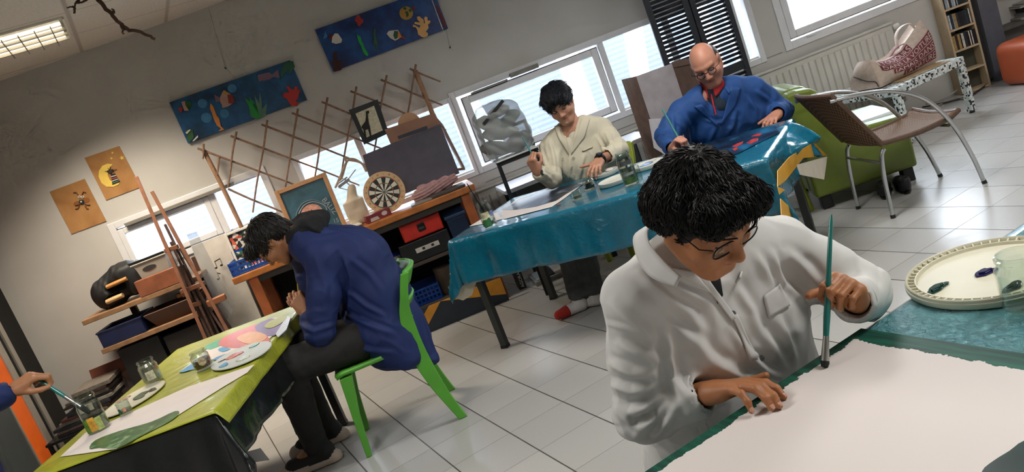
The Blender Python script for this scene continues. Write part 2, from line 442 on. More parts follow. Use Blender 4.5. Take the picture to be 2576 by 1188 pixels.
# windows
MGL = glassy('window_glass', '#f4f8fb', .05)
MGASK = mat('gasket', '#3a3c3f', .6, 0)
def sash(name, u0, u1, z0, z1, fw, openy=-.0, handle=True, gask=True, depth=.055):
    b = MB(); y0, y1 = -.018+openy, depth-.018+openy
    b.bb(u0, u0+fw, y0, y1, z0, z1, MW); b.bb(u1-fw, u1, y0, y1, z0, z1, MW)
    b.bb(u0+fw, u1-fw, y0, y1, z0, z0+fw, MW); b.bb(u0+fw, u1-fw, y0, y1, z1-fw, z1, MW)
    o = struct(name, b, MFR, bevel=.006)
    build('pane', MB().bb(u0+fw, u1-fw, y1-.03, y1-.024, z0+fw, z1-fw, MW), MGL, o)
    if gask:
        g = MB(); t = .006
        for (a, c, d, e) in ((u0-t, u0, z0, z1), (u1, u1+t, z0, z1), (u0-t, u1+t, z0-t, z0), (u0-t, u1+t, z1, z1+t)): g.bb(a, c, y0+.012, y1, d, e, MW)
        build('gasket', g, MGASK, o)
    return o
def trim(b, u0, u1, z0, z1, w, dep=.012):
    b.bb(u0-w, u0, -dep, .12, z0-w, z1+w, MW); b.bb(u1, u1+w, -dep, .12, z0-w, z1+w, MW); b.bb(u0, u1, -dep, .12, z0-w, z0, MW); b.bb(u0, u1, -dep, .12, z1, z1+w, MW)
# left window: a tilting sash with a fixed light beside it
o1 = sash('window_1', -2.13, -1.42, 1.18, 1.485, .045)
b = MB(); b.bb(-2.05, -1.2, -.05, -.018, 1.487, 1.515, MW); build('closer', b, mat('closer_grey', '#7d7a72', .5), o1, bevel=.004, label='grey window closer bar along the top')
b = MB(); trim(b, -2.13, -1.0, 1.17, 1.50, .05); b.bb(-1.42, -1.37, -.012, .1, 1.17, 1.50, MW); struct('trim_1', b, MFR, bevel=.004)
o = struct('window_2', MB().bb(-1.37, -1.0, .02, .1, 1.17, 1.185, MW).bb(-1.37, -1.0, .02, .1, 1.488, 1.50, MW), MFR)
build('pane', MB().bb(-1.37, -1.0, .04, .046, 1.185, 1.488, MW), MGL, o)
b = MB(); trim(b, -.70, .55, .92, 1.49, .04); b.bb(-.24, -.19, -.012, .1, .92, 1.49, MW); struct('trim_2', b, MFR, bevel=.004)
o = struct('window_3', MB().bb(-.70, .55, .02, .1, .92, .935, MW), MFR); build('pane', MB().bb(-.70, .55, .04, .046, .935, 1.49, MW), MGL, o)
o3 = sash('window_4', .66, 1.82, .955, 1.485, .055)
b = MB(); b.bb(.74, 1.05, -.05, -.018, 1.49, 1.505, MW); b.bb(1.08, 1.32, -.06, -.018, 1.50, 1.535, MW); build('closer', b, mat('closer_grey', '#7d7a72', .5), o3, bevel=.004, label='grey closer bar over the window')
b = MB(); b.bb(1.56, 1.66, -.03, -.012, .925, .945, MW); b.bb(.74, .86, -.03, -.012, .925, .945, MW); build('latch', b, MFR, o3, bevel=.003)
b = MB(); trim(b, .62, 3.12, .93, 1.51, .05); b.bb(1.84, 1.885, -.012, .1, .93, 1.51, MW); b.bb(2.40, 2.46, -.012, .1, .93, 1.51, MW); b.bb(2.96, 3.03, -.012, .1, .93, 1.51, MW)
b.bb(1.80, 1.815, -.03, -.018, 1.05, 1.28, MW); struct('trim_3', b, MFR, bevel=.004)
o = struct('window_5', MB().bb(1.885, 3.12, .02, .1, .93, .945, MW), MFR); build('pane', MB().bb(1.885, 3.12, .04, .046, .945, 1.51, MW), MGL, o)
o4 = sash('window_6', 3.42, 4.78, .98, 2.24, .06)
b = MB(); b.bb(3.56, 3.64, -.03, -.012, .945, .962, MW); build('latch', b, MFR, o4, bevel=.003)
b = MB(); trim(b, 3.42, 4.78, .96, 2.25, .065); struct('trim_4', b, MFR, bevel=.004)
# panel joints on the wall below the windows
b = MB(); b.bb(.60, 2.3, -.006, .0, .885, .895, MW); b.bb(.60, 2.3, -.004, .0, .80, .805, MW); b.bb(3.0, 3.32, -.004, .0, .90, .905, MW); struct('trim_5', b, mat('joint_grey', '#8a8a8a', .6))
# what stands outside the windows
ME1 = mat('cladding_grey', '#8797ab', .6, .08, 6); ME2 = mat('post_white', '#f0f0f2', .4, .02); ME3 = mat('ground_out', '#b6b9bd', .9)
b = MB(); b.bb(-7, 12, .16, 9, -.25, -.15, MW); struct('exterior_ground', b, ME3)
q = NT('cladding'); sp = q.N('ShaderNodeSeparateXYZ', ins={0: q.obj()})
wv = q.N('ShaderNodeTexWave', wave_type='BANDS', bands_direction='Z', ins={'Scale': 5.0}); q.l.new(q.obj(), wv.inputs[0])
q.col(q.mix(wv.outputs[1], rgb('#474d57'), rgb('#555b66'))); q.set(Roughness=.6)
e = build('exterior_building', MB().bb(-7, 12, 3.4, 3.6, -.2, 2.3, MW), q.m)
tagp(e, 'grey blue clad building seen through the windows across the yard', 'building')
random.seed(3)
for i, u in enumerate([-3.6, -2.55, -1.7, -.8, .15, 1.0, 1.9, 2.6, 3.5, 4.3, 5.2, 6.2]):
    sl = [.35, .0, -.55, .0, .5, -.45, .0, .4, 0., .45, -.4, .3][i]
    p0, p1 = MW @ Vector((u-sl*.5, 1.3+.25*(i % 3), -.15)), MW @ Vector((u+sl*.9, 1.3+.25*(i % 3), 3.0))
    o = build('exterior_post', MB().bar(p0, p1, .17 if sl else .22, .12), ME2)
    tagp(o, ('slanted white steel brace outside the windows' if sl else 'upright white steel post outside the windows')+(', number %d' % 0 if 0 else ''), 'post', 'white steel posts and braces outside')
# ------------------------------------------------------------------ light: daylight and the ceiling lamps
w = bpy.data.worlds.new('sky'); SC.world = w; w.use_nodes = True; nt = w.node_tree
bg = nt.nodes['Background']; sk = nt.nodes.new('ShaderNodeTexSky'); sk.sky_type = 'HOSEK_WILKIE'; sk.turbidity = 6; sk.ground_albedo = .6
sk.sun_direction = (WN.x*-.6+WT.x*.3, WN.y*-.6+WT.y*.3, .75)
mx = nt.nodes.new('ShaderNodeMix'); mx.data_type = 'RGBA'; mx.inputs[0].default_value = .75; mx.inputs[7].default_value = (.93, .96, 1, 1)
nt.links.new(sk.outputs[0], mx.inputs[6]); nt.links.new(mx.outputs[2], bg.inputs[0]); bg.inputs[1].default_value = 27.0
for i, h in enumerate(holes):
    l = bpy.data.lights.new('window_portal', 'AREA'); l.shape = 'RECTANGLE'; l.size = h[1]-h[0]; l.size_y = h[3]-h[2]; l.cycles.is_portal = True
    o = bpy.data.objects.new('window_portal', l); COL.objects.link(o)
    zz = -WN; xx = WT; yy = zz.cross(xx)     # area light shines along local -Z: into the room
    zl = WN; xl = WT; yl = zl.cross(xl)
    p = W((h[0]+h[1])/2, -.14, (h[2]+h[3])/2)
    o.matrix_world = Matrix(((xl.x, yl.x, zl.x, p.x), (xl.y, yl.y, zl.y, p.y), (xl.z, yl.z, zl.z, p.z), (0, 0, 0, 1)))
MLV = mat('louvre_metal', '#d9d6c8', .25, .0, metal=.85); MTUBE = mat('tube_glow', '#fff2dc', .5, 0, emit='#fff0d6', estr=1.3); MHOUS = mat('lamp_housing', '#e6e1d4', .4, .02)
def luminaire(cx, cy, sx, sy, power, label, spread=115):
    t = thing('ceiling_light', label, 'ceiling light', (cx, cy, zc), 'recessed louvred ceiling lights')
    b = MB(); fw = .012
    b.bb(-sx/2, sx/2, -sy/2, -sy/2+fw, -.012, -.001); b.bb(-sx/2, sx/2, sy/2-fw, sy/2, -.012, -.001); b.bb(-sx/2, -sx/2+fw, -sy/2, sy/2, -.012, -.001); b.bb(sx/2-fw, sx/2, -sy/2, sy/2, -.012, -.001)
    build('frame', b, MHOUS, t)
    build('reflector', MB().bb(-sx/2+fw, sx/2-fw, -sy/2+fw, sy/2-fw, -.004, -.001), MLV, t)
    for k in range(4): build('tube', MB().tube([(-sx/2+.03, -sy/2+sy*(k+.5)/4, -.02), (sx/2-.03, -sy/2+sy*(k+.5)/4, -.02)], .011, 8), MTUBE, t, smooth=True)
    b = MB(); nx = int(round(sx/.085)); 
    for i in range(1, nx): b.bb(-sx/2+sx*i/nx-.003, -sx/2+sx*i/nx+.003, -sy/2+fw, sy/2-fw, -.05, -.034)
    for k in range(1, 4): b.bb(-sx/2+fw, sx/2-fw, -sy/2+sy*k/4-.007, -sy/2+sy*k/4+.007, -.05, -.033)
    build('louvre', b, MLV, t)
    l = bpy.data.lights.new('lamp', 'AREA'); l.shape = 'RECTANGLE'; l.size = sx*.95; l.size_y = sy*.9; l.energy = power; l.color = (1, .86, .68) if spread < 150 else (1, .975, .94); l.spread = math.radians(spread)
    o = bpy.data.objects.new('lamp', l); COL.objects.link(o); o.location = (cx, cy, zc-.053)
LPW = 30
luminaire(-.24, 5.61, .62, .52, LPW*1.2, 'lit louvred ceiling light at the top left corner of the picture', 112)
for (x, y, e, lab) in ((2.47, 2.92, 1.1, 'louvred ceiling light over the blue table'), (-.53, 2.3, .95, 'louvred ceiling light over the green table'), (2.47, .2, 1.25, 'louvred ceiling light over the front table'), (5.47, 2.0, .9, 'louvred ceiling light near the mosaic table')):
    luminaire(x, y, 1.2, .52, LPW*e, lab+', above the picture', 165)
# ================================================================== ON THE BACK WALL
def wpoly(px, off): return [UZ(x, y, off) for x, y in px]
def c1(*p): return [(420+x*.19362, 140+y*.1936) for x, y in p]
def c2(*p): return [(780+x*.15993, y*.15993) for x, y in p]
def cutout(name, root, px, off, th, m, bevel=.0015, poly=None):
    """a flat shape glued to a picture: outline in wall coordinates given its own thickness"""
    P = poly or wpoly(px, off)
    M = MW @ Matrix.Rotation(PI/2, 4, 'X')      # local z points into the room
    b = MB().prism(P, off-th, off, 0, M); 
    return build(name, b, m, root, world=True)
def disc(cx, cz, r, n=18, ry=None): return [(cx+r*math.cos(2*PI*i/n), cz+(ry or r)*math.sin(2*PI*i/n)) for i in range(n)]
def blob(cx, cz, r, n=20, amp=.2, seed=0, ry=None):
    rr = random.Random(seed); ph = [rr.uniform(0, 6) for _ in range(4)]
    return [(cx+r*(1+amp*sum(math.sin((k+2)*a+ph[k])/(k+1.5) for k in range(4)))*math.cos(a), cz+(ry or r)*(1+amp*sum(math.sin((k+2)*a+ph[k])/(k+1.5) for k in range(4)))*math.sin(a)) for a in (2*PI*i/n for i in range(n))]
def sea(name, a, c, d, seed):
    q = NT(name); nz = q.noise(5, 5, dist=.8); n2 = q.noise(17, 4)
    f = q.math('MULTIPLY_ADD', n2.outputs[0], .35, q.math('MULTIPLY', nz.outputs[0], .75))
    q.col(q.ramp(f, [(.36, rgb(a)), (.52, rgb(c)), (.68, rgb(d))])); q.set(Roughness=.38); q.bump(n2.outputs[0], .12, .004); return q.m
m_red, m_cor = mat('cut_red', '#b3302c', .6), mat('cut_orange', '#d9873f', .6); m_pnk = mat('cut_pink', '#b59084', .7); m_grn = mat('cut_green', '#1f9440', .55); m_gdk = mat('cut_green_dark', '#2c5f45', .6)
m_gm = mat('cut_grey_green', '#5c8570', .6); m_mau = mat('cut_mauve', '#84677a', .7); m_dred = mat('cut_brick', '#8a2f26', .6); m_yel = mat('cut_ochre', '#b58a44', .6); m_pea = mat('cut_peach', '#e3b071', .65); m_wht = mat('cut_white', '#d8d3cb', .7); m_brn = mat('cut_brown', '#3d2320', .8); m_bub = mat('bubble_blue', '#3f7fb0', .5, .15, 30)
# left sea picture
mA = sea('sea_green_blue', '#0a2236', '#14456e', '#1b5a8c', 1); mB = sea('sea_blue', '#081e4a', '#0d3170', '#1a4f93', 2)
off = .03
t = thing('sea_painting', 'long blue sea painting with orange feather and green weed cut-outs, the lower one', 'painting', W(-.92, 0, 2.05), 'sea paintings hung on the wall')
P = [(-1.388, 2.222), (-.452, 2.208), (-.452, 1.893), (-1.388, 1.897)]
build('panel', MB().prism(P, .002, off-.004, 0, MW @ Matrix.Rotation(PI/2, 4, 'X')), [mA], t, world=True, bevel=.002)
o2 = off
cutout('bubble', t, None, o2-.002, .004, m_bub, poly=disc(*UZ(*c1((460, 622))[0], off), .034)); cutout('bubble', t, None, o2-.002, .004, m_bub, poly=disc(*UZ(*c1((510, 808))[0], off), .038))
cutout('bubble', t, None, o2-.003, .004, m_bub, poly=disc(*UZ(*c1((845, 425))[0], off), .032)); cutout('bubble', t, None, o2-.003, .003, m_bub, poly=disc(*UZ(*c1((745, 752))[0], off), .033))
f = cutout('fish_cutout', t, c1((690, 540), (735, 450), (815, 490), (880, 600), (800, 660), (720, 680), (715, 640), (690, 600)), o2+.004, .008, m_pnk)
cutout('fish_head', f, c1((785, 505), (850, 510), (880, 600), (855, 625), (800, 620)), o2+.006, .004, m_dred); cutout('fish_tail', f, c1((690, 545), (610, 505), (630, 575), (635, 605), (690, 590)), o2+.003, .004, m_mau)
cutout('fish_fin', f, c1((715, 480), (745, 448), (800, 490), (760, 510)), o2+.006, .004, m_yel)
cutout('feather_cutout', t, c1((565, 620), (600, 660), (640, 770), (675, 820), (700, 920), (745, 962), (670, 985), (700, 945), (650, 910), (610, 830), (585, 750), (560, 690)), o2+.004, .008, m_cor)
for pl in (((1060, 650), (1005, 550), (1090, 600), (1180, 660), (1240, 800), (1170, 825), (1090, 790)), ((1090, 600), (1065, 530), (1125, 600), (1175, 680), (1200, 790)), ):
    cutout('seaweed_cutout', t, c1(*pl), o2+.004, .007, m_grn)
for pl in (((1130, 480), (1150, 540), (1200, 620), (1240, 800), (1210, 790), (1160, 640)), ((1205, 470), (1225, 560), (1235, 700), (1300, 620), (1285, 770), (1225, 810), (1210, 700), (1200, 560)), ((1050, 700), (1090, 770), (1170, 825), (1100, 800))):
    cutout('seaweed_cutout', t, c1(*pl), o2+.005, .007, m_gm)
f = cutout('fish_cutout', t, c1((1170, 255), (1330, 215), (1365, 250), (1440, 182), (1465, 290), (1380, 275), (1330, 310), (1190, 335)), o2+.004, .008, m_mau)
cutout('seaweed_cutout', t, c1((1530, 90), (1640, 70), (1660, 150), (1590, 250), (1590, 170), (1500, 260), (1480, 330), (1475, 220)), o2+.003, .005, m_gdk)
cutout('coral_cutout', t, c1((1550, 400), (1580, 395), (1610, 430), (1650, 445), (1660, 400), (1695, 400), (1695, 440), (1740, 440), (1715, 490), (1700, 560), (1670, 590), (1715, 610), (1690, 655), (1620, 655), (1590, 620), (1560, 565), (1510, 545), (1505, 500), (1550, 475), (1590, 480)), o2+.004, .008, m_red)
f = cutout('fish_cutout', t, c1((235, 590), (300, 600), (320, 650), (280, 710), (240, 640)), o2+.004, .007, mat('cut_leaf', '#1d5a1e', .5)); cutout('fish_body', f, c1((185, 600), (235, 590), (285, 715), (225, 715)), o2+.003, .006, m_pnk); cutout('fish_tail', f, c1((140, 680), (190, 665), (205, 710), (180, 745)), o2+.003, .005, m_red)
cutout('seaweed_cutout', t, c1((245, 960), (330, 960), (350, 1060), (300, 1120), (275, 1105)), o2+.003, .006, mat('cut_moss', '#2e5c2c', .4, coat=.6))
build('foil', MB().solid([W(*UZ(*p, .036), .036) if 0 else W(UZ(*p, .036)[0], .036, UZ(*p, .036)[1]) for p in c1((240, 1000), (290, 960), (310, 965), (260, 1020))], .002).solid([W(UZ(*p, .036)[0], .036, UZ(*p, .036)[1]) for p in c1((330, 1110), (400, 1035), (405, 1060), (350, 1112))], .002), m_wht, t, world=True)
# right sea picture
t = thing('sea_painting', 'upper long blue sea painting with a beige coral, cut by the picture edge', 'painting', W(.28, 0, 2.17), 'sea paintings hung on the wall')
P = [(-.195, 2.352), (.756, 2.345), (.756, 2.025), (-.188, 2.02)]
build('panel', MB().prism(P, .002, off-.004, 0, MW @ Matrix.Rotation(PI/2, 4, 'X')), [mB], t, world=True, bevel=.002)
f = cutout('fish_cutout', t, c2((350, 580), (390, 525), (440, 530), (505, 620), (490, 670), (410, 690), (340, 670)), o2+.004, .008, m_wht); cutout('fish_collar', f, c2((290, 570), (340, 530), (355, 560), (330, 635)), o2+.003, .007, m_dred); cutout('fish_tail', f, c2((240, 490), (275, 560), (270, 590), (205, 615)), o2+.002, .005, m_bub)
cutout('coral_cutout', t, c2((740, 235), (780, 240), (800, 290), (840, 310), (830, 360), (800, 380), (790, 420), (750, 400), (735, 350), (705, 330), (715, 280)), o2+.004, .007, m_red)
cutout('seaweed_cutout', t, c2((740, 535), (760, 560), (795, 580), (810, 650), (835, 680), (850, 740), (890, 800), (920, 860), (900, 885), (860, 860), (830, 800), (800, 720), (765, 660), (745, 600)), o2+.004, .008, mat('cut_bright_green', '#13a846', .5))
cutout('seaweed_cutout', t, c2((1015, 435), (1035, 480), (1030, 560), (1065, 680), (1055, 740), (1070, 805), (1045, 800), (1020, 720), (990, 690), (1005, 600), (990, 520)), o2+.004, .008, m_gdk)
f = cutout('fish_cutout', t, c2((1205, 530), (1240, 485), (1330, 475), (1380, 470), (1410, 520), (1440, 580), (1390, 610), (1340, 640), (1260, 600)), o2+.004, .008, m_wht)
cutout('fish_stripe', f, c2((1325, 485), (1385, 490), (1375, 600), (1335, 620), (1310, 560)), o2+.006, .006, m_gdk); cutout('fish_stripe', f, c2((1385, 500), (1420, 530), (1440, 590), (1370, 600)), o2+.006, .006, m_cor); cutout('fish_tail', f, c2((1430, 555), (1500, 590), (1490, 635), (1440, 600)), o2+.003, .005, m_dred)
f = cutout('fish_cutout', t, None, o2+.004, .009, m_yel, poly=disc(*UZ(*c2((1512, 208))[0], off), .052, 20, .05))
for p in ((1490, 135), (1575, 165), (1520, 200), (1530, 240)): cutout('fish_scale', f, None, o2+.008, .004, mat('cut_leaf', '#1d5a1e', .5), poly=blob(*UZ(*c2(p)[0], off), .011, seed=p[0]))
cutout('fish_tail', f, c2((1600, 90), (1640, 95), (1655, 140), (1625, 170), (1620, 130)), o2+.003, .005, m_dred)
cutout('coral_cutout', t, c2((1680, 265), (1720, 255), (1745, 280), (1785, 310), (1790, 360), (1810, 370), (1795, 290), (1810, 260), (1845, 270), (1850, 330), (1870, 320), (1895, 325), (1890, 360), (1855, 385), (1865, 440), (1820, 500), (1855, 520), (1850, 565), (1800, 590), (1750, 580), (1700, 540), (1690, 480), (1665, 430), (1615, 420), (1620, 385), (1650, 395), (1720, 440), (1735, 400), (1640, 370), (1650, 345), (1730, 355), (1690, 310)), o2+.004, .008, m_pea)
cutout('white_line', t, c2((1912, 0), (1922, 0), (2095, 470), (2083, 470)), o2, .003, m_wht); cutout('red_strip', t, c2((1975, 85), (2010, 90), (2140, 390), (2135, 435), (2100, 410)), o2+.002, .004, mat('cut_rust', '#7a3030', .7))
cutout('pot_cutout', t, c2((335, 980), (390, 940), (500, 960), (520, 1040), (490, 1100), (380, 1130)), o2+.002, .005, m_brn); cutout('pot_cutout', t, c2((360, 830), (420, 800), (430, 960), (370, 960)), o2+.001, .004, m_brn)
# nails and the wires above the pictures
mn = mat('nail_dark', '#2a2522', .5)
for px, lab in (((568, 172), 'small nail in the wall above the lower sea painting'), ((1132, 120), 'small nail in the wall below the end of the upper sea painting')):
    u, z = UZ(*px); o = build('nail', MB().tube([W(u, 0, z), W(u, .022, z+.003)], .006, 8), mn, origin=W(u, 0, z)); tagp(o, lab, 'nail', 'nails in the wall')
o = build('hanging_wire', MB().tube([W(*(lambda q: (q[0], .004, q[1]))(UZ(*p))) for p in ((525, 20), (568, 172), (596, 200))], .0011, 6), mat('wire_grey', '#a39e94', .5)); tagp(o, 'thin grey wire running down the wall to the lower sea painting', 'wire', 'picture wires')
o = build('hanging_wire', MB().tube([W(*(lambda q: (q[0], .004, q[1]))(UZ(*p))) for p in ((1122, 72), (1132, 120), (1140, 128))], .0011, 6), mat('wire_grey', '#a39e94', .5)); tagp(o, 'thin grey wire hanging under the end of the upper sea painting', 'wire', 'picture wires')
# the two brown posters
def c3(*p): return [(110+x*.21036, 350+y*.21036) for x, y in p]
q = NT('kraft'); nz = q.noise(6, 6, dist=.5); q.col(q.ramp(nz.outputs[0], [(.3, rgb('#96683a')), (.7, rgb('#b28450'))])); q.set(Roughness=.8); MK = q.m
t = thing('bug_poster', 'brown paper poster with a little bug figure with two white eyes', 'poster', W(-2.3, 0, 1.75), 'brown posters left of the window')
build('sheet', MB().prism([(-2.442, 1.922), (-2.178, 1.922), (-2.170, 1.578), (-2.434, 1.58)], .001, .006, 0, MW @ Matrix.Rotation(PI/2, 4, 'X')), MK, t, world=True)
cx, cz = UZ(*c3((458, 752))[0]); cutout('bug_body', t, None, .012, .006, mat('bug_black', '#2b2721', .6), poly=disc(cx, cz, .019)); cutout('bug_nose', t, None, .016, .005, m_wht, poly=disc(cx, cz+.003, .006))
for s in (-1, 1):
    ex, ez = UZ(*c3((452+s*20, 690))[0]); e = cutout('bug_eye', t, None, .012, .006, m_wht, poly=disc(ex, ez, .0095)); cutout('pupil', e, None, .014, .003, mat('bug_black', '#2b2721', .6), poly=disc(ex, ez, .004))
    cutout('bug_wing', t, None, .008, .002, mat('bug_wing', '#86552a', .8), poly=disc(cx+s*.036, cz, .024, 14, .019))
mb_ = mat('bug_brown', '#6f4423', .7)
for pl in (((360, 640), (395, 635), (420, 670)), ((510, 640), (480, 630), (462, 668)), ((385, 790), (425, 780), (440, 770)), ((385, 835), (415, 828), (432, 790)), ((560, 785), (520, 785), (495, 770)), ((540, 832), (520, 828), (500, 795))):
    build('bug_limb', MB().tube([W(UZ(*p)[0], .01, UZ(*p)[1]) for p in c3(*pl)], .0045, 6), mb_, t, world=True)
t = thing('moon_poster', 'brown paper poster with a yellow crescent moon and a striped figure', 'poster', W(-1.98, 0, 1.89), 'brown posters left of the window')
build('sheet', MB().prism([(-2.113, 2.062), (-1.853, 2.056), (-1.838, 1.722), (-2.105, 1.722)], .001, .006, 0, MW @ Matrix.Rotation(PI/2, 4, 'X')), MK, t, world=True)
mm = mat('moon_yellow', '#e2c25a', .6)
cutout('moon', t, c3((825, 300), (760, 295), (700, 320), (660, 380), (655, 450), (690, 525), (750, 570), (830, 572), (890, 550), (910, 520), (850, 530), (790, 490), (765, 430), (775, 370)), .009, .003, mm)
def star(cx, cz, r): return [(cx+(r if i % 2 == 0 else r*.45)*math.sin(PI*i/5), cz+(r if i % 2 == 0 else r*.45)*math.cos(PI*i/5)) for i in range(10)]
for p, r in (((940, 225), .019), ((828, 165), .012), ((815, 230), .012)): cutout('star', t, None, .009, .003, mm, poly=star(*UZ(*c3(p)[0]), r))
g = cutout('figure', t, c3((800, 420), (850, 410), (910, 510), (820, 548)), .012, .006, mat('fig_black', '#1c1b1c', .7))
for k, mcol in ((.2, '#c9c4bc'), (.42, '#b04a44'), (.62, '#c9c4bc'), (.82, '#4a7a5a')):
    l0, r0_ = [(800+20*k, 420+128*k), (850+60*k, 410+100*k)]; cutout('stripe', g, c3((l0[0], l0[1]), (r0_[0], r0_[1]), (r0_[0]+5, r0_[1]+9), (l0[0]+2, l0[1]+10)), .014, .003, mat('stripe'+mcol, mcol, .7))
cutout('figure_head', t, None, .014, .008, mat('fig_hair', '#3a3028', .9), poly=blob(*UZ(*c3((800, 385))[0]), .017, 24, .35, 4)); 
b = MB()
for p in ((740, 385, 780, 390), (850, 390, 810, 380), (880, 360, 820, 375), (800, 330, 803, 360), (770, 345, 795, 370)):
    (a, c) = c3((p[0], p[1]), (p[2], p[3])); b.tube([W(UZ(*a)[0], .012, UZ(*a)[1]), W(UZ(*c)[0], .014, UZ(*c)[1])], .002, 5)
build('figure_arm', b, mat('fig_hair', '#3a3028', .9), t, world=True)
# trellis of crossed willow sticks with its two poles
mst = mat('willow', '#8a6a55', .75, .2, 30, bump=.2); mpo = mat('pole_wood', '#a07a5c', .7, .15, 25, bump=.2)
t = thing('trellis', 'trellis of crossed brown willow sticks standing against the windows', 'trellis', W(-.45, .08, 1.5))
random.seed(5)
tops = [-1.285, -1.03, -.79, -.55, -.315, -.085, .16, .395]
def stick(u0, z0, u1, z1, off): 
    p = bez([W(u0, off, z0), W((u0*2+u1)/3+random.uniform(-.006, .006), off+.004, (z0*2+z1)/3), W((u0+u1*2)/3+random.uniform(-.006, .006), off+.002, (z0+z1*2)/3), W(u1, off, z1)], 4)
    build('stick', MB().tube(p, [.0085*(1-.3*i/len(p)) for i in range(len(p))], 7), mst, t, smooth=True, world=True)
for i, u in enumerate(tops):
    L = .8 if i < 5 else (.62, .4, .2)[i-5]
    stick(u-.035, 1.835, u-.035+L*.92, 1.835-L*.92*.93, .11)
    L = .62 if i > 2 else (.1, .36, .6)[i]
    stick(u+.02, 1.85, u+.02-L*.62 if i else u-.03, 1.85-L, .125)
stick(-1.24, 1.48, -.86, 1.08, .11); stick(-1.2, 1.72, -1.27, 1.6, .125)
for (pa, pb, r) in (((512, 378), (622, 600), .017), ((1044, 178), (1092, 300), .019)):
    (u0, z0), (u1, z1) = UZ(*pa, .1), UZ(*pb, .1)
    build('pole', MB().tube(bez([W(u0, .1, z0), W((u0+u1)/2+.004, .1, (z0+z1)/2), W(u1, .1, z1-.3)], 5), r, 10), mpo, t, smooth=True, world=True)
# ================================================================== ALONG THE BACK WALL, LEFT
mwood = mat('shelf_pine', '#866446', .6, .15, 18); mwd2 = mat('box_wood', '#80492e', .6, .15, 14); mdwood = mat('dark_wood', '#4a2f20', .7, .2, 14); mblkp = mat('black_plastic', '#101112', .28, .1); mnavy = mat('navy_plastic', '#141c40', .4, .1)
def WB(b, u0, u1, o0, o1, z0, z1, m=0): return b.bb(u0, u1, -o0, -o1, z0, z1, MW, m)
t = thing('shelf_unit', 'open pine shelf with two planks beside the left window, loaded with bags and boxes', 'shelf', W(-2.05, .28, 0))
for z, u0 in ((.985, -2.47), (.745, -2.44), (.30, -2.40)):
    build('shelf_plank', WB(MB(), u0, -1.62, .10, .44, z-.035, z), mwood, t, bevel=.004, world=True)
for u in (-2.24, -1.68):
    for o_ in ((.077,) if u < -2 else (.077, .463)): build('upright', WB(MB(), u-.022, u+.022, o_-.022, o_+.022, 0, .95 if u < -2 else 1.1), mdwood, t, bevel=.003, world=True)
build('back_panel', WB(MB(), -2.21, -1.71, .085, .095, .02, .70), mat('panel_dark', '#14100d', .8), t, world=True)  # near-black sheet added at the back for the shade below the planks
# black bin bag slumped on the top plank
def sculpt(name, lo, hi, h, fn, mats, parent=None, smooth=2, wave=None):
    s = SDF(lo, hi, h); fn(s); V, F, L = s.mesh(smooth)
    if wave:
        for (amp, fr, sd) in wave: V = V+vnormals(V, F)*(wav(V, fr, sd)*amp)[:, None]
    return npmesh(name, V, F, mats, parent, L)
c = W(-2.21, .28, 1.12)
def fb(s):
    s.ell((0, 0, 0), (.13, .12, .12), TR(W(-2.26, .28, 1.09), TH), k=.03); s.ell((0, 0, 0), (.14, .11, .10), TR(W(-2.12, .28, 1.17), TH), k=.05); s.ell((0, 0, 0), (.10, .1, .12), TR(W(-2.08, .28, 1.11), TH), k=.04)
    s.ell((0, 0, 0), (.07, .09, .035), TR(W(-2.18, .40, 1.12), TH), k=.02, sub=True); s.ell((0, 0, 0), (.07, .09, .03), TR(W(-2.22, .41, 1.05), TH), k=.015, sub=True); s.half(W(0, 0, .985), (0, 0, -1))
o = sculpt('bin_bag', c-Vector((.3, .3, .2)), c+Vector((.3, .3, .2)), .009, fb, [mat('bag_black', '#0b0d10', .62, .1)], None, 1, [(.012, 26, 3), (.006, 55, 4)])
tagp(o, 'crumpled black bin bag slumped on the left end of the pine shelf', 'bag')
for (u, z, w, d, mm, lab, hh) in ((-2.155, 1.145, .15, .03, '#a8733c', 'rolled brown paper poking out of the black bin bag, the upper one', .038), (-2.215, 1.045, .12, .02, '#b09064', 'folded tan paper poking out of the black bin bag, the lower one', .045)):
    o = build('paper_roll', MB().lathe([(hh*.5, -w/2), (hh*.52, 0), (hh*.47, w/2)], 14, 0, MW @ TR((u, -.385, z), 0, 0, PI/2-.05) , sx=.8, sy=1.3), mat('paper'+mm, mm, .7), smooth=True, origin=W(u, .38, z)); tagp(o, lab, 'paper', 'papers in the bin bag')
# translucent storage bin with its black lid
t = thing('storage_bin', 'grey translucent storage bin with a handle hole and a black lid by the window', 'storage box', W(-1.93, .24, .985))
b = MB(); M = MW @ TR((-1.93, -.24, .987))
tap = lambda z, a, c_: [(-a/2, -c_/2, z), (a/2, -c_/2, z), (a/2, c_/2, z), (-a/2, c_/2, z)]
b.add(tap(0, .25, .2)+tap(.225, .29, .24), [(0, 3, 2, 1), (0, 1, 5, 4), (1, 2, 6, 5), (2, 3, 7, 6), (3, 0, 4, 7)], 0, M); b.tube([M @ Vector(p) for p in tap(.225, .295, .245)], .006, 6, closed=True)
build('body', b, mat('bin_grey', '#9b968c', .35, .04, spec=.5), t, world=True, solid=.004)
build('handle_hole', MB().prism([(.05*math.cos(a)*(1.0), .017*math.sin(a)) for a in [2*PI*i/18 for i in range(18)]], 0, .006, 0, MW @ TR((-1.92, -.353, 1.16), 0, PI/2)), mat('hole_dark', '#26221e', .8), t, world=True)
build('lid', MB().bb(-.15, .15, -.125, .125, .228, .25, M), mblkp, t, world=True, bevel=.006)
t = build('wooden_box', MB().bb(-2.035, -1.71, -.44, -.37, .986, 1.105, MW), mwd2, bevel=.004, origin=W(-1.87, .40, .985)); tagp(t, 'low reddish wooden box in front of the grey storage bin on the top plank', 'box')
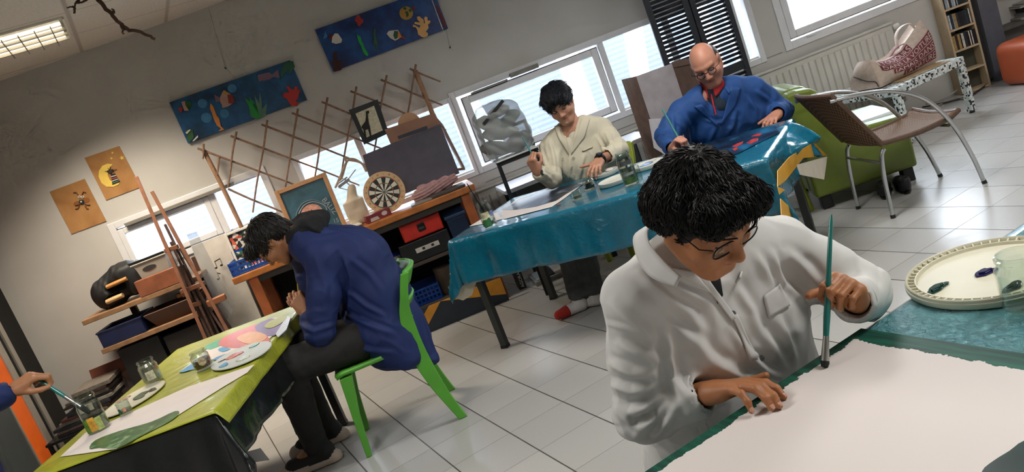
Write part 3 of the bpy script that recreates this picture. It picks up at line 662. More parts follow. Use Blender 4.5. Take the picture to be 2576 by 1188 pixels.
# lower plank: navy crate, brown basket, wooden offcuts
t = thing('crate', 'dark navy plastic crate on the second plank of the pine shelf', 'crate', W(-2.28, .28, .745))
b = MB(); WB(b, -2.42, -2.10, .12, .43, .746, .755); 
for a in ((-2.42, -2.41, .12, .43), (-2.11, -2.10, .12, .43), (-2.42, -2.10, .12, .13), (-2.42, -2.10, .42, .43)): WB(b, a[0], a[1], a[2], a[3], .755, .86)
build('body', b, mnavy, t, world=True, bevel=.003); build('rim', MB().tube([W(-2.42, .43, .86), W(-2.10, .43, .86), W(-2.10, .12, .86), W(-2.42, .12, .86)], .008, 6, closed=True), mnavy, t, world=True)
t = thing('basket', 'brown sloping wooden tray on the second plank right of the navy crate', 'basket', W(-1.87, .27, .745))
b = MB(); M = MW @ TR((-1.88, -.27, .745)); b.add(tap(.001, .30, .22)+tap(.11, .40, .30), [(0, 3, 2, 1), (0, 1, 5, 4), (1, 2, 6, 5), (2, 3, 7, 6), (3, 0, 4, 7)], 0, M); build('body', b, mat('tray_brown', '#4c2c1c', .6), t, world=True, solid=.01)
for i, (u, z, r) in enumerate(((-1.78, .895, .1), (-1.73, .90, .3))):
    o = build('offcut', MB().box((0, 0, 0), (.13, .05, .03), TR(W(u, .30+.06*i, .875+.015), TH+r)), mat('offcut_wood', '#b3743f', .6), bevel=.003, origin=W(u, .3, .88)); tagp(o, ['short wooden offcut lying in the brown tray', 'second wooden offcut lying in the brown tray, nearer the easels'][i], 'wood')
# added cartons, coloured near black for the shade below the second plank
for i, (u0, u1, z0, z1, o1_, c_) in enumerate(((-2.36, -2.06, .302, .69, .40, '#0f0d0b'), (-2.03, -1.72, .302, .66, .41, '#1a120d'))):
    o = build('carton', WB(MB(), u0, u1, .14, o1_, z0, z1), mat('carton'+c_, c_, .7), bevel=.004, origin=W((u0+u1)/2, .28, z0)); tagp(o, ['black carton on the lowest plank of the pine shelf, left', 'dark brown carton on the lowest plank of the pine shelf, right'][i], 'box')
# magazines and papers in the corner on a low black trolley
t = thing('trolley', 'low black trolley in the left corner holding piles of magazines', 'trolley', W(-2.72, .35, 0))
build('shelf', WB(MB(), -2.98, -2.46, .10, .62, .27, .29), mblkp, t, world=True, bevel=.004); build('shelf', WB(MB(), -2.98, -2.46, .10, .62, .08, .10), mblkp, t, world=True, bevel=.004)
for u in (-2.96, -2.48):
    for o_ in (.12, .60): build('post', WB(MB(), u-.012, u+.012, o_-.012, o_+.012, 0, .29), mblkp, t, world=True)
random.seed(21); z = .29; cols = ['#2b2725', '#51423a', '#202427', '#6a6259', '#40221d', '#2f3338', '#8b847a', '#1f1c1b', '#574b43', '#382a22', '#6f685f', '#33302e', '#85503a', '#5d5a58', '#c3bbb0', '#39302b']
labs = ['lowest', 'second from the bottom', 'third from the bottom', 'fourth from the bottom', 'fifth from the bottom', 'sixth from the bottom', 'seventh from the bottom', 'eighth from the bottom', 'ninth from the bottom', 'tenth from the bottom', 'topmost']
for i in range(11):
    h = random.uniform(.016, .034); w_ = random.uniform(.34, .46) if i < 5 else random.uniform(.24, .36); u = -2.70+random.uniform(-.03, .03)+(.10 if i >= 5 else 0)
    o = build('magazine', MB().box((0, 0, h/2), (w_, .30, h-.002), TR(W(u, .42, z), TH+random.uniform(-.10, .10))), mat('mag%d' % (i % 16), cols[i % 16], .45, .25, 40), bevel=.002, origin=W(u, .42, z)); z += h
    tagp(o, 'worn magazine or folder in the corner pile, '+labs[i], 'magazine', 'pile of magazines in the corner')
o = build('board', MB().box((0, 0, .06), (.30, .02, .10), TR(W(-2.52, .24, .50), TH, -.25)), mat('board_rust', '#5b2d1a', .7), bevel=.002, origin=W(-2.47, .22, .53)); tagp(o, 'reddish brown board leaning behind the magazine pile', 'board')
o = build('name_card', MB().box((0, 0, 0), (.10, .003, .05), TR(W(-2.62, .63, .43), TH, -.1)), mat('card_white', '#b9b2a8', .6), origin=W(-2.62, .63, .40))
v, f = textmesh('R.E', .04); build('lettering', MB().add(v, f, 0, TR(W(-2.62, .634, .418), TH, PI/2-.1)), mat('ink_black', '#15130f', .6), o, world=True); bpy.data.objects[o.name].name = 'name_card'; tagp(o, 'white card with black letters on the front of the magazine pile', 'card')
o = build('patterned_box', MB().box((0, 0, .03), (.20, .16, .055), TR(W(-2.86, .50, .10), TH)), mat('pat_box', '#8b857c', .5, .5, 60), bevel=.003, origin=W(-2.86, .5, .1)); tagp(o, 'grey and black patterned box on the trolley bottom', 'box')
# folded easels and sticks leaning on the shelf
meas = mat('easel_wood', '#764a32', .55, .15, 20); mdst = mat('stick_dark', '#4b3228', .65, .25, 40)
def lean(px0, px1, off0, off1): return PW(*px0, off0), PW(*px1, off1)
t = thing('easel', 'folded wooden studio easel with two long legs and crossbars leaning by the left window', 'easel', W(-1.60, .62, 0))
def wfoot(px0, off0, px1, off1, z=.0):
    """extend the line through two picture points down to the floor"""
    a, c_ = PW(*px0, off0), PW(*px1, off1); k = (z-a.z)/(c_.z-a.z); return a, a+(c_-a)*k
for (p0, p1) in (((343, 445), (505, 825)), ((382, 482), (562, 815))):
    a, c_ = wfoot(p0, .48, p1, .66); build('leg', MB().bar(a, c_, .034, .024), meas, t, world=True, bevel=.003)
for (p0, p1) in (((415, 632), (448, 620)), ((478, 770), (505, 762)), ((455, 735), (515, 712))): build('crossbar', MB().bar(PW(*p0, .55), PW(*p1, .55), .04, .03), meas, t, world=True, bevel=.003)
build('ledge', MB().box((0, 0, 0), (.13, .08, .04), TR(PW(545, 755, .60), TH+.15)), mat('easel_orange', '#8f5632', .5), t, world=True, bevel=.004)
random.seed(8)
for i, (p0, p1, o0, o1_, r, mm_) in enumerate((((398, 575), (520, 830), .40, .55, .03, mdst), ((415, 565), (545, 830), .38, .52, .034, mdst), ((430, 610), (530, 830), .45, .58, .05, mdst), ((452, 625), (585, 835), .45, .55, .028, mdst), ((470, 690), (560, 830), .42, .53, .045, mdst))):
    a, c_ = wfoot(p0, o0, p1, o1_); o = build('wooden_stick', MB().bar(a, c_, r, .018), mm_, bevel=.003, origin=c_)
    tagp(o, ['dark brown paint-splashed stick just right of the front easel leg', 'dark brown stick leaning between the two easel legs', 'wide dark paint-splashed plank leaning behind the easel', 'dark stick leaning right of the easel', 'short wide dark plank low behind the easel'][i], 'stick', 'sticks leaning with the easel')
# clear plastic sheet standing by the easel
q_ = [PW(*p, .36) for p in ((470, 590), (495, 583), (590, 770), (572, 815), (520, 720))]
o = build('plastic_sheet', MB().solid(q_, .004), glassy('plastic_film', '#eef0f0', .12, .12, .12, '#ffffff'), origin=q_[3]); tagp(o, 'crinkled clear plastic sheet standing beside the easel', 'plastic sheet')
# white panel painted with music notes
t = thing('music_board', 'white panel painted with black music notes under the left window', 'panel', W(-1.48, .16, 0))
build('board', MB().add([W(-1.66, .12, 1.18), W(-1.39, .12, 1.18), W(-1.39, .24, .0), W(-1.66, .24, .0), W(-1.66, .09, 1.18), W(-1.39, .09, 1.18), W(-1.39, .21, .0), W(-1.66, .21, .0)], [(0, 3, 2, 1), (4, 5, 6, 7), (0, 1, 5, 4), (1, 2, 6, 5), (2, 3, 7, 6), (3, 0, 4, 7)]), mat('panel_white', '#cbc5bb', .5), t, world=True)
def note(px, py, s, double):
    u, z = UZ(px, py, .19); M = MW @ TR((u, -.183-.0, z), 0, PI/2-.10); b = MB()
    b.prism([(.011*math.cos(a), .008*math.sin(a)) for a in [2*PI*i/12 for i in range(12)]], 0, .004, 0, M); b.prism([(.008, 0), (.011, 0), (.011, .05), (.008, .05)], 0, .004, 0, M)
    if double: b.prism([(.045+.011*math.cos(a), .004+.008*math.sin(a)) for a in [2*PI*i/12 for i in range(12)]], 0, .004, 0, M); b.prism([(.052, 0), (.055, 0), (.055, .055), (.052, .055)], 0, .004, 0, M); b.prism([(.008, .044), (.055, .05), (.055, .058), (.008, .052)], 0, .004, 0, M)
    else: b.prism([(.011, .05), (.03, .035), (.03, .028), (.011, .04)], 0, .004, 0, M)
    build('music_note', b, mat('ink_black', '#15130f', .6), t, world=True)
note(543, 675, 1, True); note(549, 703, 1, False)

# ================================================================== THE CONSOLE AND WHAT STANDS ON IT
mcon = mat('console_wood', '#b06a32', .38, .18, 10, coat=.25); mleg = mat('console_leg', '#a85c30', .45, .15, 10)
t = thing('console_table', 'long orange-brown wooden workbench with shelves along the back wall', 'table', W(-.46, .34, 0))
build('top', WB(MB(), -1.37, .46, .135, .62, .845, .895), mcon, t, world=True, bevel=.008)
for u in (-1.24, .37):
    for o_ in (.56, .18): build('leg', WB(MB(), u-.035, u+.035, o_-.035, o_+.035, 0, .845), mleg, t, world=True, bevel=.005)
build('rail', WB(MB(), -1.2, .34, .585, .6, .80, .845), mat('rail_dark', '#2b2520', .6), t, world=True)
for z in (.50, .185): build('shelf', WB(MB(), -1.27, .40, .15, .59, z-.025, z), mat('shelf_dark', '#3a2f27', .6), t, world=True, bevel=.003)
b = MB(); WB(b, -1.2, .34, .592, .602, .12, .16)
build('slotted_rail', b, mat('rail_steel', '#6f675c', .5), t, world=True)
b = MB()
for i in range(22): WB(b, -1.15+i*.068, -1.15+i*.068+.04, .6, .605, .135, .145)
build('slot', b, mat('hole_dark', '#26221e', .8), t, world=True)
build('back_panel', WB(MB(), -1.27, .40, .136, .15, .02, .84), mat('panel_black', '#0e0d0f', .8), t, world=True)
# things on the console shelves
def put_box(name, u0, u1, o0, o1_, z0, z1, m_, label, cat, bev=.006, **k):
    o = build(name, WB(MB(), u0, u1, o0, o1_, z0, z1), m_, bevel=bev, origin=W((u0+u1)/2, (o0+o1_)/2, z0)); return tagp(o, label, cat, **k)
t = thing('tool_case', 'red plastic tool case with a black latch on the black box in the workbench', 'tool box', W(.0, .45, .66))
M = MW @ TR((-.01, -.50, .66), .04)
build('body', MB().bb(-.155, .155, -.05, .16, 0, .135, M), mat('case_red', '#c22a1c', .4), t, world=True, bevel=.012)
l_ = build('latch', MB().bb(-.028, .028, -.06, -.048, .045, .10, M), mblkp, t, world=True, bevel=.004); build('hook', MB().bb(-.02, .02, -.066, -.058, .06, .075, M), mat('latch_grey', '#3c3a38', .4), l_, world=True)
t = thing('storage_box', 'black storage box with a white label strip on the upper workbench shelf', 'storage box', W(-.02, .42, .50))
build('body', WB(MB(), -.22, .16, .2, .57, .501, .655), mat('box_black', '#0d0e12', .4), t, world=True, bevel=.006)
build('label_strip', WB(MB(), -.11, .07, .57, .574, .565, .60), mat('label_white', '#b3aea5', .5), t, world=True)
for k in (-.05, .02): build('label_mark', WB(MB(), k-.01, k+.01, .574, .576, .575, .592), mat('ink_black', '#15130f', .6), t, world=True)
t = thing('storage_box', 'dark blue plastic box with a lid behind the right leg of the workbench', 'storage box', W(.26, .42, .50))
build('body', WB(MB(), .175, .325, .25, .57, .501, .71), mat('box_navy', '#12203a', .35), t, world=True, bevel=.008); build('lid', WB(MB(), .165, .334, .24, .58, .71, .735), mat('lid_navy', '#2a3d5c', .3), t, world=True, bevel=.006)
t = thing('mug', 'grey mug standing on the upper workbench shelf', 'mug', W(-.37, .45, .5))
u, z = UZ(987, 628, .45)
build('body', MB().lathe([(.036, 0), (.043, .01), (.045, .09), (.041, .09), (.039, .012), (.0, .01)], 20, 0, TR(W(u, .45, .50)), True, False), mat('mug_grey', '#8d8478', .35), t, world=True, smooth=True)
o = put_box('plastic_bag', -.62, -.22, .22, .52, .50, .575, mat('bag_blue', '#12256a', .3, .2), 'flat blue plastic bag lying on the upper workbench shelf', 'bag', .03)
bpy.data.objects.remove(o)
c = W(-.30, .40, .55)
o = sculpt('plastic_bag', c-Vector((.22, .22, .1)), c+Vector((.25, .22, .14)), .01, lambda s: (s.ell((0, 0, 0), (.11, .1, .055), TR(c+WT*.02, TH), k=.02), s.ell((0, 0, 0), (.06, .07, .05), TR(c+WT*-.06, TH), k=.03), s.half(W(0, 0, .50), (0, 0, -1))), [mat('bag_blue', '#12256a', .3, .2)], None, 1, [(.008, 30, 8)])
tagp(o, 'crumpled blue plastic bag on the upper workbench shelf beside the mug', 'bag')
put_box('book', -.62, -.44, .35, .56, .50, .535, mat('book_grey', '#6b6a68', .5), 'grey book lying left of the mug on the workbench shelf', 'book', .003)
t = thing('crate', 'blue plastic basket with grid sides on the lower workbench shelf', 'crate', W(-.25, .42, .185))
b = MB(); mcb = mat('crate_blue', '#123a86', .35, .1)
for a in ((-.46, -.45, .2, .56), (-.06, -.05, .2, .56), (-.46, -.05, .2, .21)): WB(b, a[0], a[1], a[2], a[3], .195, .30)
for k in range(4): WB(b, -.46, -.05, .55, .56, .195+k*.033, .206+k*.033)
for k in range(14): WB(b, -.46+k*.0305, -.45+k*.0305, .55, .56, .195, .30)
WB(b, -.46, -.05, .2, .56, .188, .195); build('body', b, mcb, t, world=True)
for i, pl in enumerate((((-.40, .30), (-.24, .27), (-.25, .41), (-.30, .375), (-.36, .44)), ((-.44, .25), (-.30, .25), (-.33, .39), (-.41, .36)))):
    b = MB().prism([(x, y) for x, y in pl], .42+.05*i, .424+.05*i, 0, MW @ Matrix.Rotation(PI/2, 4, 'X')); o = build('paper', b, mat('paper_cream', '#d9d0c0', .6), origin=W(-.35, .42, .25)); tagp(o, ['torn sheet of cream paper standing in the blue basket, at the back', 'torn cream sheet standing at the front of the blue basket'][i], 'paper', 'papers in the blue basket')
o = build('log', MB().lathe([(.062, 0), (.068, .02), (.066, .16), (.072, .20)], 20, 0, MW @ TR((.0, -.46, .185), 0, 0, .10)), mat('log_brown', '#45382b', .8, .2), smooth=True, origin=W(0, .46, .185)); tagp(o, 'dark cylindrical pot standing right of the blue basket', 'pot')
put_box('book', .50, .56, .40, .52, 0, .15, mat('tape_black', '#17181a', .4), 'black video cassette case standing on the floor right of the workbench', 'case', .002)
v, f = textmesh('AGORA', .035); 
o = [x for x in bpy.data.objects if x.get('category') == 'case'][-1]; build('lettering', MB().add(v, f, 0, MW @ TR((.545, -.522, .075), 0, PI/2) @ Matrix.Rotation(PI/2, 4, 'Z')), m_wht, o, world=True); o.name = 'video_case'
put_box('tray', .62, 1.05, .30, .62, 0.0, .035, mat('tray_grey', '#8b8a88', .4), 'low grey tray of papers on the floor under the blue table', 'tray', .003)
random.seed(4)
for i in range(5): put_box('leaflet', .64+.075*i, .71+.075*i, .34, .60, .036, .042+.006*(i % 3), mat('leaf%d' % i, ['#9aa3a8', '#2d3034', '#c9c6c0', '#56616e', '#8e8a82'][i], .5), ['grey', 'black', 'white', 'slate', 'beige'][i]+' leaflet lying in the low tray on the floor', 'leaflet', .001)
# the painted board on the floor in front of the bench
t = thing('painted_board', 'dark blue board painted with an orange zigzag standing on the floor before the workbench', 'board', W(-.0, .64, 0))
M = MW @ TR((0, -.66, 0), 0, .16)
build('board', MB().bb(-.80, .39, -.0, .018, 0, .20, M), mat('board_navy', '#262f3b', .5, .1), t, world=True, bevel=.002)
P = [(-.80, .055), (-.40, .055), (-.36, .06), (-.20, .165), (.0, .08), (.20, .20), (.385, .20), (.385, .085), (.22, .085), (.0, .145), (-.16, .2), (-.22, .2), (-.40, .105), (-.80, .105)]
P = [(-.80, .06), (-.27, .035), (-.15, .15), (-.04, .2), (.02, .2), (.11, .155), (.16, .12), (.385, .05), (.385, .19), (.20, .2), (.17, .2), (.10, .2), (.0, .2), (-.03, .2), (-.16, .2), (-.29, .08), (-.80, .11)]
z1 = [(-.80, .05), (-.27, .03), (-.22, .07), (-.30, .09), (-.80, .10)]; z2 = [(-.27, .03), (-.22, .07), (-.08, .2), (-.17, .2), (-.30, .09)]; z3 = [(-.08, .2), (.385, .055), (.385, .195), (.2, .2), (.0, .2)]
b = MB(); MX = M @ Matrix.Rotation(PI/2, 4, 'X')
for zz in (z1, z2, z3): b.prism(zz, .0005, .0035, 0, MX)
build('zigzag', b, mat('zig_orange', '#d9942f', .45, .1), t, world=True)

# ---- on the console top (z = .895)
ZT = .895
def c5(*p): return [(680+x*.20202, 400+y*.20202) for x, y in p]
def leanframe(name, px, off, tilt, fw, dep, mframe, mpic, label, cat, group=None):
    """picture in a frame, leaning back; px = top-left and top-right corner pixels, height in metres"""
    (pl, pr, h) = px; a = PW(*pl, off); c_ = PW(*pr, off); ctr = (a+c_)/2; L = (c_-a).length; ang = math.atan2((c_-a).y, (c_-a).x)
    M = TR(ctr, ang, -tilt) @ Matrix.Translation((0, 0, -h)); t = thing(name, label, cat, ctr-Vector((0, 0, h)), group)
    b = MB(); b.bb(-L/2, -L/2+fw, -dep/2, dep/2, 0, h, M); b.bb(L/2-fw, L/2, -dep/2, dep/2, 0, h, M); b.bb(-L/2+fw, L/2-fw, -dep/2, dep/2, 0, fw, M); b.bb(-L/2+fw, L/2-fw, -dep/2, dep/2, h-fw, h, M)
    build('frame', b, mframe, t, world=True, bevel=.003); build('canvas', MB().bb(-L/2+fw, L/2-fw, -dep*.1, dep*.2, fw, h-fw, M), mpic, t, world=True)
    return t, M @ TR((0, -dep*.1-.001, 0), 0, PI/2), L
q = NT('portrait_ground'); nz = q.noise(7, 4, dist=.6); q.col(q.ramp(nz.outputs[0], [(.3, rgb('#27424d')), (.7, rgb('#3d6878'))])); q.set(Roughness=.35)
t, MF_, L = leanframe('framed_painting', ((690, 484), (818, 432), .46), .30, .12, .032, .03, mat('frame_pine', '#b88a60', .5, .12), q.m, 'pine framed dark painting of a round pink face with chalky marks', 'painting')
build('face', MB().prism(blob(-.01, .20, .085, 26, .05, 2, .08), 0, .002, 0, MF_), mat('face_pink', '#d49a84', .5, .2, 40), t, world=True)
for k, (x, y, r, c_) in enumerate(((.0, .195, .105, '#8f9aa0'), (-.005, .2, .115, '#5f7682'))): build('swirl', MB().tube([MF_ @ Vector((x+r*math.cos(a)*(1+.05*math.sin(5*a)), y+r*.95*math.sin(a), .001)) for a in [i*.22 for i in range(24)]], .0045, 5), mat('chalk'+c_, c_, .7), t, world=True)
build('mouth', MB().prism([(.03+.035*math.cos(a), .155+.02*math.sin(a)+(.01 if math.cos(a) > 0 else 0)) for a in [2*PI*i/14 for i in range(14)]], .002, .004, 0, MF_), mat('ink_black', '#15130f', .6), t, world=True)
build('cheek', MB().prism(blob(.02, .165, .035, 18, .1, 3), .001, .003, 0, MF_), mat('cheek_cream', '#e0c79a', .5), t, world=True)
for p in ((-.045, .225), (.0, .235)): build('eye', MB().prism(disc(p[0], p[1], .006, 10), .002, .004, 0, MF_), mat('eye_brown', '#6d4a44', .6), t, world=True)
for s_, x, y, r_, z_ in (('BALIZ', .118, .21, -1.25, .055), ('15', .135, .085, -.1, .045)):
    v, f = textmesh(s_, z_); build('chalk_lettering', MB().add(v, f, 0, MF_ @ TR((x, y, .0025), r_)), mat('chalk_grey', '#9aa2a6', .7), t, world=True)
# little flower mosaic painting, white frame
q = NT('mosaic'); vo = q.N('ShaderNodeTexVoronoi', ins={'Scale': 46.0}); q.l.new(q.obj(), vo.inputs[0])
q.col(q.ramp(q.math('FRACT', q.math('MULTIPLY', vo.outputs['Color'], 3.1)), [(0, rgb('#1c1a1c')), (.3, rgb('#a63e30')), (.45, rgb('#c9c0b4')), (.6, rgb('#2b5a48')), (.75, rgb('#c25a3a')), (.9, rgb('#17181a'))], 'CONSTANT')); q.set(Roughness=.5)
t, MF_, L = leanframe('flower_painting', ((565, 592), (668, 548), .30), .32, .10, .018, .025, mat('frame_cream', '#d6cfc2', .5), q.m, 'small white framed picture speckled with red, white and green flowers', 'painting')
# blue crate left on the console
t = thing('crate', 'bright blue plastic tray with slotted sides at the left end of the workbench', 'crate', W(-1.2, .46, ZT))
b = MB(); u0, u1, o0, o1_ = -1.36, -1.02, .33, .60; mcb2 = mat('tray_blue', '#1c4c9c', .35, .1)
WB(b, u0, u1, o0, o1_, ZT+.001, ZT+.008)
for zz in (ZT+.012, ZT+.05, ZT+.085):
    WB(b, u0, u1, o1_-.008, o1_, zz, zz+.016); WB(b, u0, u0+.008, o0, o1_, zz, zz+.016); WB(b, u1-.008, u1, o0, o1_, zz, zz+.016)
for k in range(15): uu = u0+(u1-u0-.008)*k/14; WB(b, uu, uu+.008, o1_-.007, o1_-.001, ZT+.01, ZT+.1)
for k in range(10): oo = o0+(o1_-o0-.008)*k/9; WB(b, u0+.001, u0+.007, oo, oo+.008, ZT+.01, ZT+.1); WB(b, u1-.007, u1-.001, oo, oo+.008, ZT+.01, ZT+.1)
for k in range(15): uu = u0+(u1-u0-.008)*k/14; WB(b, uu, uu+.008, o0, o0+.008, ZT+.01, ZT+.15)
WB(b, u0, u1, o0, o0+.008, ZT+.14, ZT+.155); build('body', b, mcb2, t, world=True)
# white envelopes, red packet, paper bag with a metal clip, driftwood
for i in range(3):
    o = build('envelope', MB().box((0, 0, .004), (.13, .20, .006), TR(W(-.515+.02*i, .48, ZT+.001+.007*i), TH+.15*i-.1)), mat('env%d' % i, ['#cfcac2', '#bdb9b2', '#d8d4cc'][i], .5), origin=W(-.5, .48, ZT)); tagp(o, 'white envelope in the small pile at the workbench edge, '+['bottom one', 'middle one', 'top one'][i], 'envelope', 'pile of envelopes on the workbench')
t = thing('packet', 'red and white cardboard packet beside the envelopes on the workbench', 'packet', W(-.69, .45, ZT))
build('body', MB().box((0, 0, .025), (.19, .10, .05), TR(W(-.66, .47, ZT), TH+.25)), mat('packet_red', '#8f3236', .45), t, world=True, bevel=.002); build('flap', MB().box((.02, -.01, .054), (.13, .07, .004), TR(W(-.66, .47, ZT), TH+.25)), mat('packet_white', '#c9c0bb', .5), t, world=True)
def bagform(s):
    u, z = -.405, ZT
    s.box((0, 0, .095), (.155, .09, .19), MW @ TR((u, -.36, z)), .015, .02); s.cap(W(u, .36, z+.18), W(u+.03, .35, z+.27), .045, .03, .03)
o = sculpt('paper_bag', W(-.405, .36, ZT)-Vector((.13, .13, .01)), W(-.405, .36, ZT)+Vector((.13, .13, .36)), .006, bagform, [mat('kraft_bag', '#c9b79e', .65)], None, 1, [(.004, 30, 2), (.002, 70, 5)])
tagp(o, 'cream paper bag with a narrow gathered neck left of the dartboard', 'paper bag')
t = thing('metal_clamp', 'metal clamp with wire legs perched on the cream paper bag', 'clamp', W(-.405, .36, ZT+.31)); ms = mat('steel', '#a9a7a3', .3, .05, metal=.9)
M = TR(W(-.415, .35, ZT+.325), TH+.2, 0, -.25); build('jaw', MB().box((0, 0, 0), (.10, .03, .022), M), ms, t, world=True, bevel=.004); build('jaw', MB().box((.01, 0, .022), (.075, .025, .01), M), ms, t, world=True, bevel=.003)
for p in (((.03, 0, 0), (.13, 0, .03)), ((-.05, 0, -.005), (.02, -.01, -.09)), ((.02, 0, -.01), (.03, -.01, -.07))): build('wire_leg', MB().tube([M @ Vector(p[0]), M @ Vector(p[1])], .004, 6), ms, t, world=True)
pts = [PW(x, y, .2) for x, y in ((843, 473), (858, 445), (872, 408), (885, 402), (905, 408), (918, 420), (922, 432))]
o = build('driftwood', MB().tube(bez(pts, 5), [.008+.007*math.sin(i*.3)**2 for i in range(31)], 8).tube(bez([pts[2], PW(868, 398, .2), PW(880, 400, .2)], 3), .009, 7), mat('drift', '#a48f78', .7, .2, 30), smooth=True, origin=pts[0]); tagp(o, 'pale curved piece of driftwood hooked against the bright window', 'driftwood')
# dartboard
t = thing('dartboard', 'round dartboard on a pale wooden disc leaning on the dark board', 'dartboard', W(-.18, .36, ZT))
MD = MW @ TR((-.165, -.40, ZT+.158), 0, PI/2-.17); R_ = .155
build('disc', MB().prism(disc(0, 0, R_, 48), -.012, 0, 0, MD), mat('dart_wood', '#d0ab80', .5, .08), t, world=True, bevel=.003)
mb1, mb2, mgn, mrd = mat('dart_black', '#1f2b29', .7), mat('dart_cream', '#d9d3c2', .7), mat('dart_green', '#3c6a58', .6), mat('dart_red', '#a3403a', .6)
def ring(r0, r1, a0, a1, n=3):
    return [(r1*math.cos(a0+(a1-a0)*i/n), r1*math.sin(a0+(a1-a0)*i/n)) for i in range(n+1)]+[(r0*math.cos(a0+(a1-a0)*i/n), r0*math.sin(a0+(a1-a0)*i/n)) for i in range(n, -1, -1)]
for nm, m_, par in (('dark_segments', mb1, 0), ('cream_segments', mb2, 1)):
    b = MB()
    for k in range(20):
        if k % 2 == par:
            a0 = (k-.5)*PI/10; b.prism(ring(.010, .064, a0, a0+PI/10), 0, .002, 0, MD); b.prism(ring(.070, .110, a0, a0+PI/10), 0, .002, 0, MD)
    build(nm, b, m_, t, world=True)
for nm, m_, par in (('red_ring', mrd, 0), ('green_ring', mgn, 1)):
    b = MB()
    for k in range(20):
        if k % 2 == par:
            a0 = (k-.5)*PI/10; b.prism(ring(.064, .070, a0, a0+PI/10), 0, .0024, 0, MD); b.prism(ring(.110, .117, a0, a0+PI/10), 0, .0024, 0, MD)
    build(nm, b, m_, t, world=True)
build('bullseye', MB().prism(disc(0, 0, .010, 14), 0, .003, 0, MD).prism(disc(0, 0, .005, 10), .003, .0036, 1, MD), [mgn, mrd], t, world=True)
for k, n_ in enumerate((6, 13, 4, 18, 1, 20, 5, 12, 9, 14, 11, 8, 16, 7, 19, 3, 17, 2, 15, 10)):
    a = k*PI/10; v, f = textmesh(str(n_), .019); build('number', MB().add(v, f, 0, MD @ TR((.134*math.cos(a), .134*math.sin(a)-.006, .0008))), mat('ink_brown', '#4a3526', .6), t, world=True)
# red fallen packet before the dartboard, glass sheet
t = thing('card_box', 'dark red card box with a white oval and a white label lying before the dartboard', 'box', W(-.27, .50, ZT))
M = TR(W(-.27, .52, ZT), TH+.28); build('body', MB().box((0, 0, .028), (.19, .07, .055), M), mat('cardbox_red', '#7d2b30', .4), t, world=True, bevel=.002)
build('oval_print', MB().prism([(.045+.022*math.cos(a), .03+.016*math.sin(a)) for a in [2*PI*i/16 for i in range(16)]], .0355, .0365, 0, M @ TR((0, 0, 0), 0, PI/2)), mat('packet_white', '#c9c0bb', .5), t, world=True); build('label', MB().prism([(-.07, .005), (.0, .005), (-.01, .03), (-.065, .03)], .0355, .0365, 0, M @ TR((0, 0, 0), 0, PI/2)), mat('packet_white', '#c9c0bb', .5), t, world=True)
# dark boards, wooden frame, brown box, giraffe picture, wooden bowl disc
def quadboard(name, px, off0, off1, th, m_, label, cat):
    """board leaning: first two corners at the top (off0), last two at the bottom (off1)"""
    P = [PW(*px[0], off0), PW(*px[1], off0), PW(*px[2], off1), PW(*px[3], off1)]
    o = build(name, MB().solid(P[::-1], th) if 0 else MB().solid([P[0], P[3], P[2], P[1]], th), m_, bevel=.002, origin=(P[2]+P[3])/2); return tagp(o, label, cat)
quadboard('dark_board', ((912, 391), (1107, 312), (1156, 436), (950, 513)), .20, .30, .012, mat('slate', '#4b4754', .55, .1), 'big slate grey board leaning against the window behind the dartboard', 'board')
t = thing('picture_surround', 'brown wooden frame without a picture standing at the right end of the workbench', 'frame', W(.44, .2, ZT))
for (p0, p1) in (((1112, 318), (1166, 424)), ((1106, 432), (1170, 424)), ((1096, 300), (1112, 318))): build('frame_bar', MB().bar(PW(*p0, .14), PW(*p1, .16), .03, .02), mat('frame_brown', '#7d6250', .5), t, world=True, bevel=.003)
t = thing('cardboard_box', 'flat brown cardboard box with a dark slot standing on the slate board', 'box', W(.2, .17, 1.38))
P = [PW(x, y, .17) for x, y in ((967, 326), (1094, 284), (1108, 314), (983, 363))]; build('body', MB().solid([P[0], P[3], P[2], P[1]], .03), mat('carton_brown', '#97705a', .6), t, world=True, bevel=.003)
P = [PW(x, y, .172) for x, y in ((1000, 343), (1074, 316), (1076, 325), (1003, 351))]; build('slot', MB().solid([P[0], P[3], P[2], P[1]], .003), mat('slot_slate', '#3f4350', .6), t, world=True)
u, z = UZ(1027, 303, .15); o = build('wooden_disc', MB().prism([(u+.088*math.cos(a), z-.03+.088*math.sin(a)) for a in [2*PI*i/32 for i in range(32)]], .125, .142, 0, MW @ Matrix.Rotation(PI/2, 4, 'X')), mat('disc_peach', '#c79873', .5), bevel=.003, origin=W(u, .13, z-.118)); tagp(o, 'round peach coloured wooden disc showing above the cardboard box', 'disc')
t = thing('giraffe_picture', 'black framed picture of a black giraffe on cream grass hanging by the trellis', 'picture', W(-.07, .17, 1.42))
P = [PW(x, y, .16) for x, y in ((877, 277), (950, 250), (978, 335), (916, 364))]; Q = [PW(x, y, .162) for x, y in ((894, 286), (941, 266), (963, 328), (920, 347))]
b = MB()
for i in range(4):
    j = (i+1) % 4; b.solid([P[i], Q[i], Q[j], P[j]], .02)
build('frame', b, mat('frame_black', '#22262a', .4), t, world=True); build('picture_ground', MB().solid([Q[0], Q[3], Q[2], Q[1]], .006), mat('cream_grass', '#c9c2a8', .6, .15, 60), t, world=True)
G = [PW(800+x/2, y/2, .168) for x, y in ((240, 560), (256, 556), (258, 570), (250, 572), (256, 620), (262, 640), (270, 690), (262, 690), (252, 650), (238, 655), (245, 700), (236, 700), (228, 652), (218, 640), (222, 632), (238, 612), (242, 580))]
build('giraffe', MB().solid([g_ for g_ in G][::-1], .003), mat('ink_black', '#15130f', .6), t, world=True)
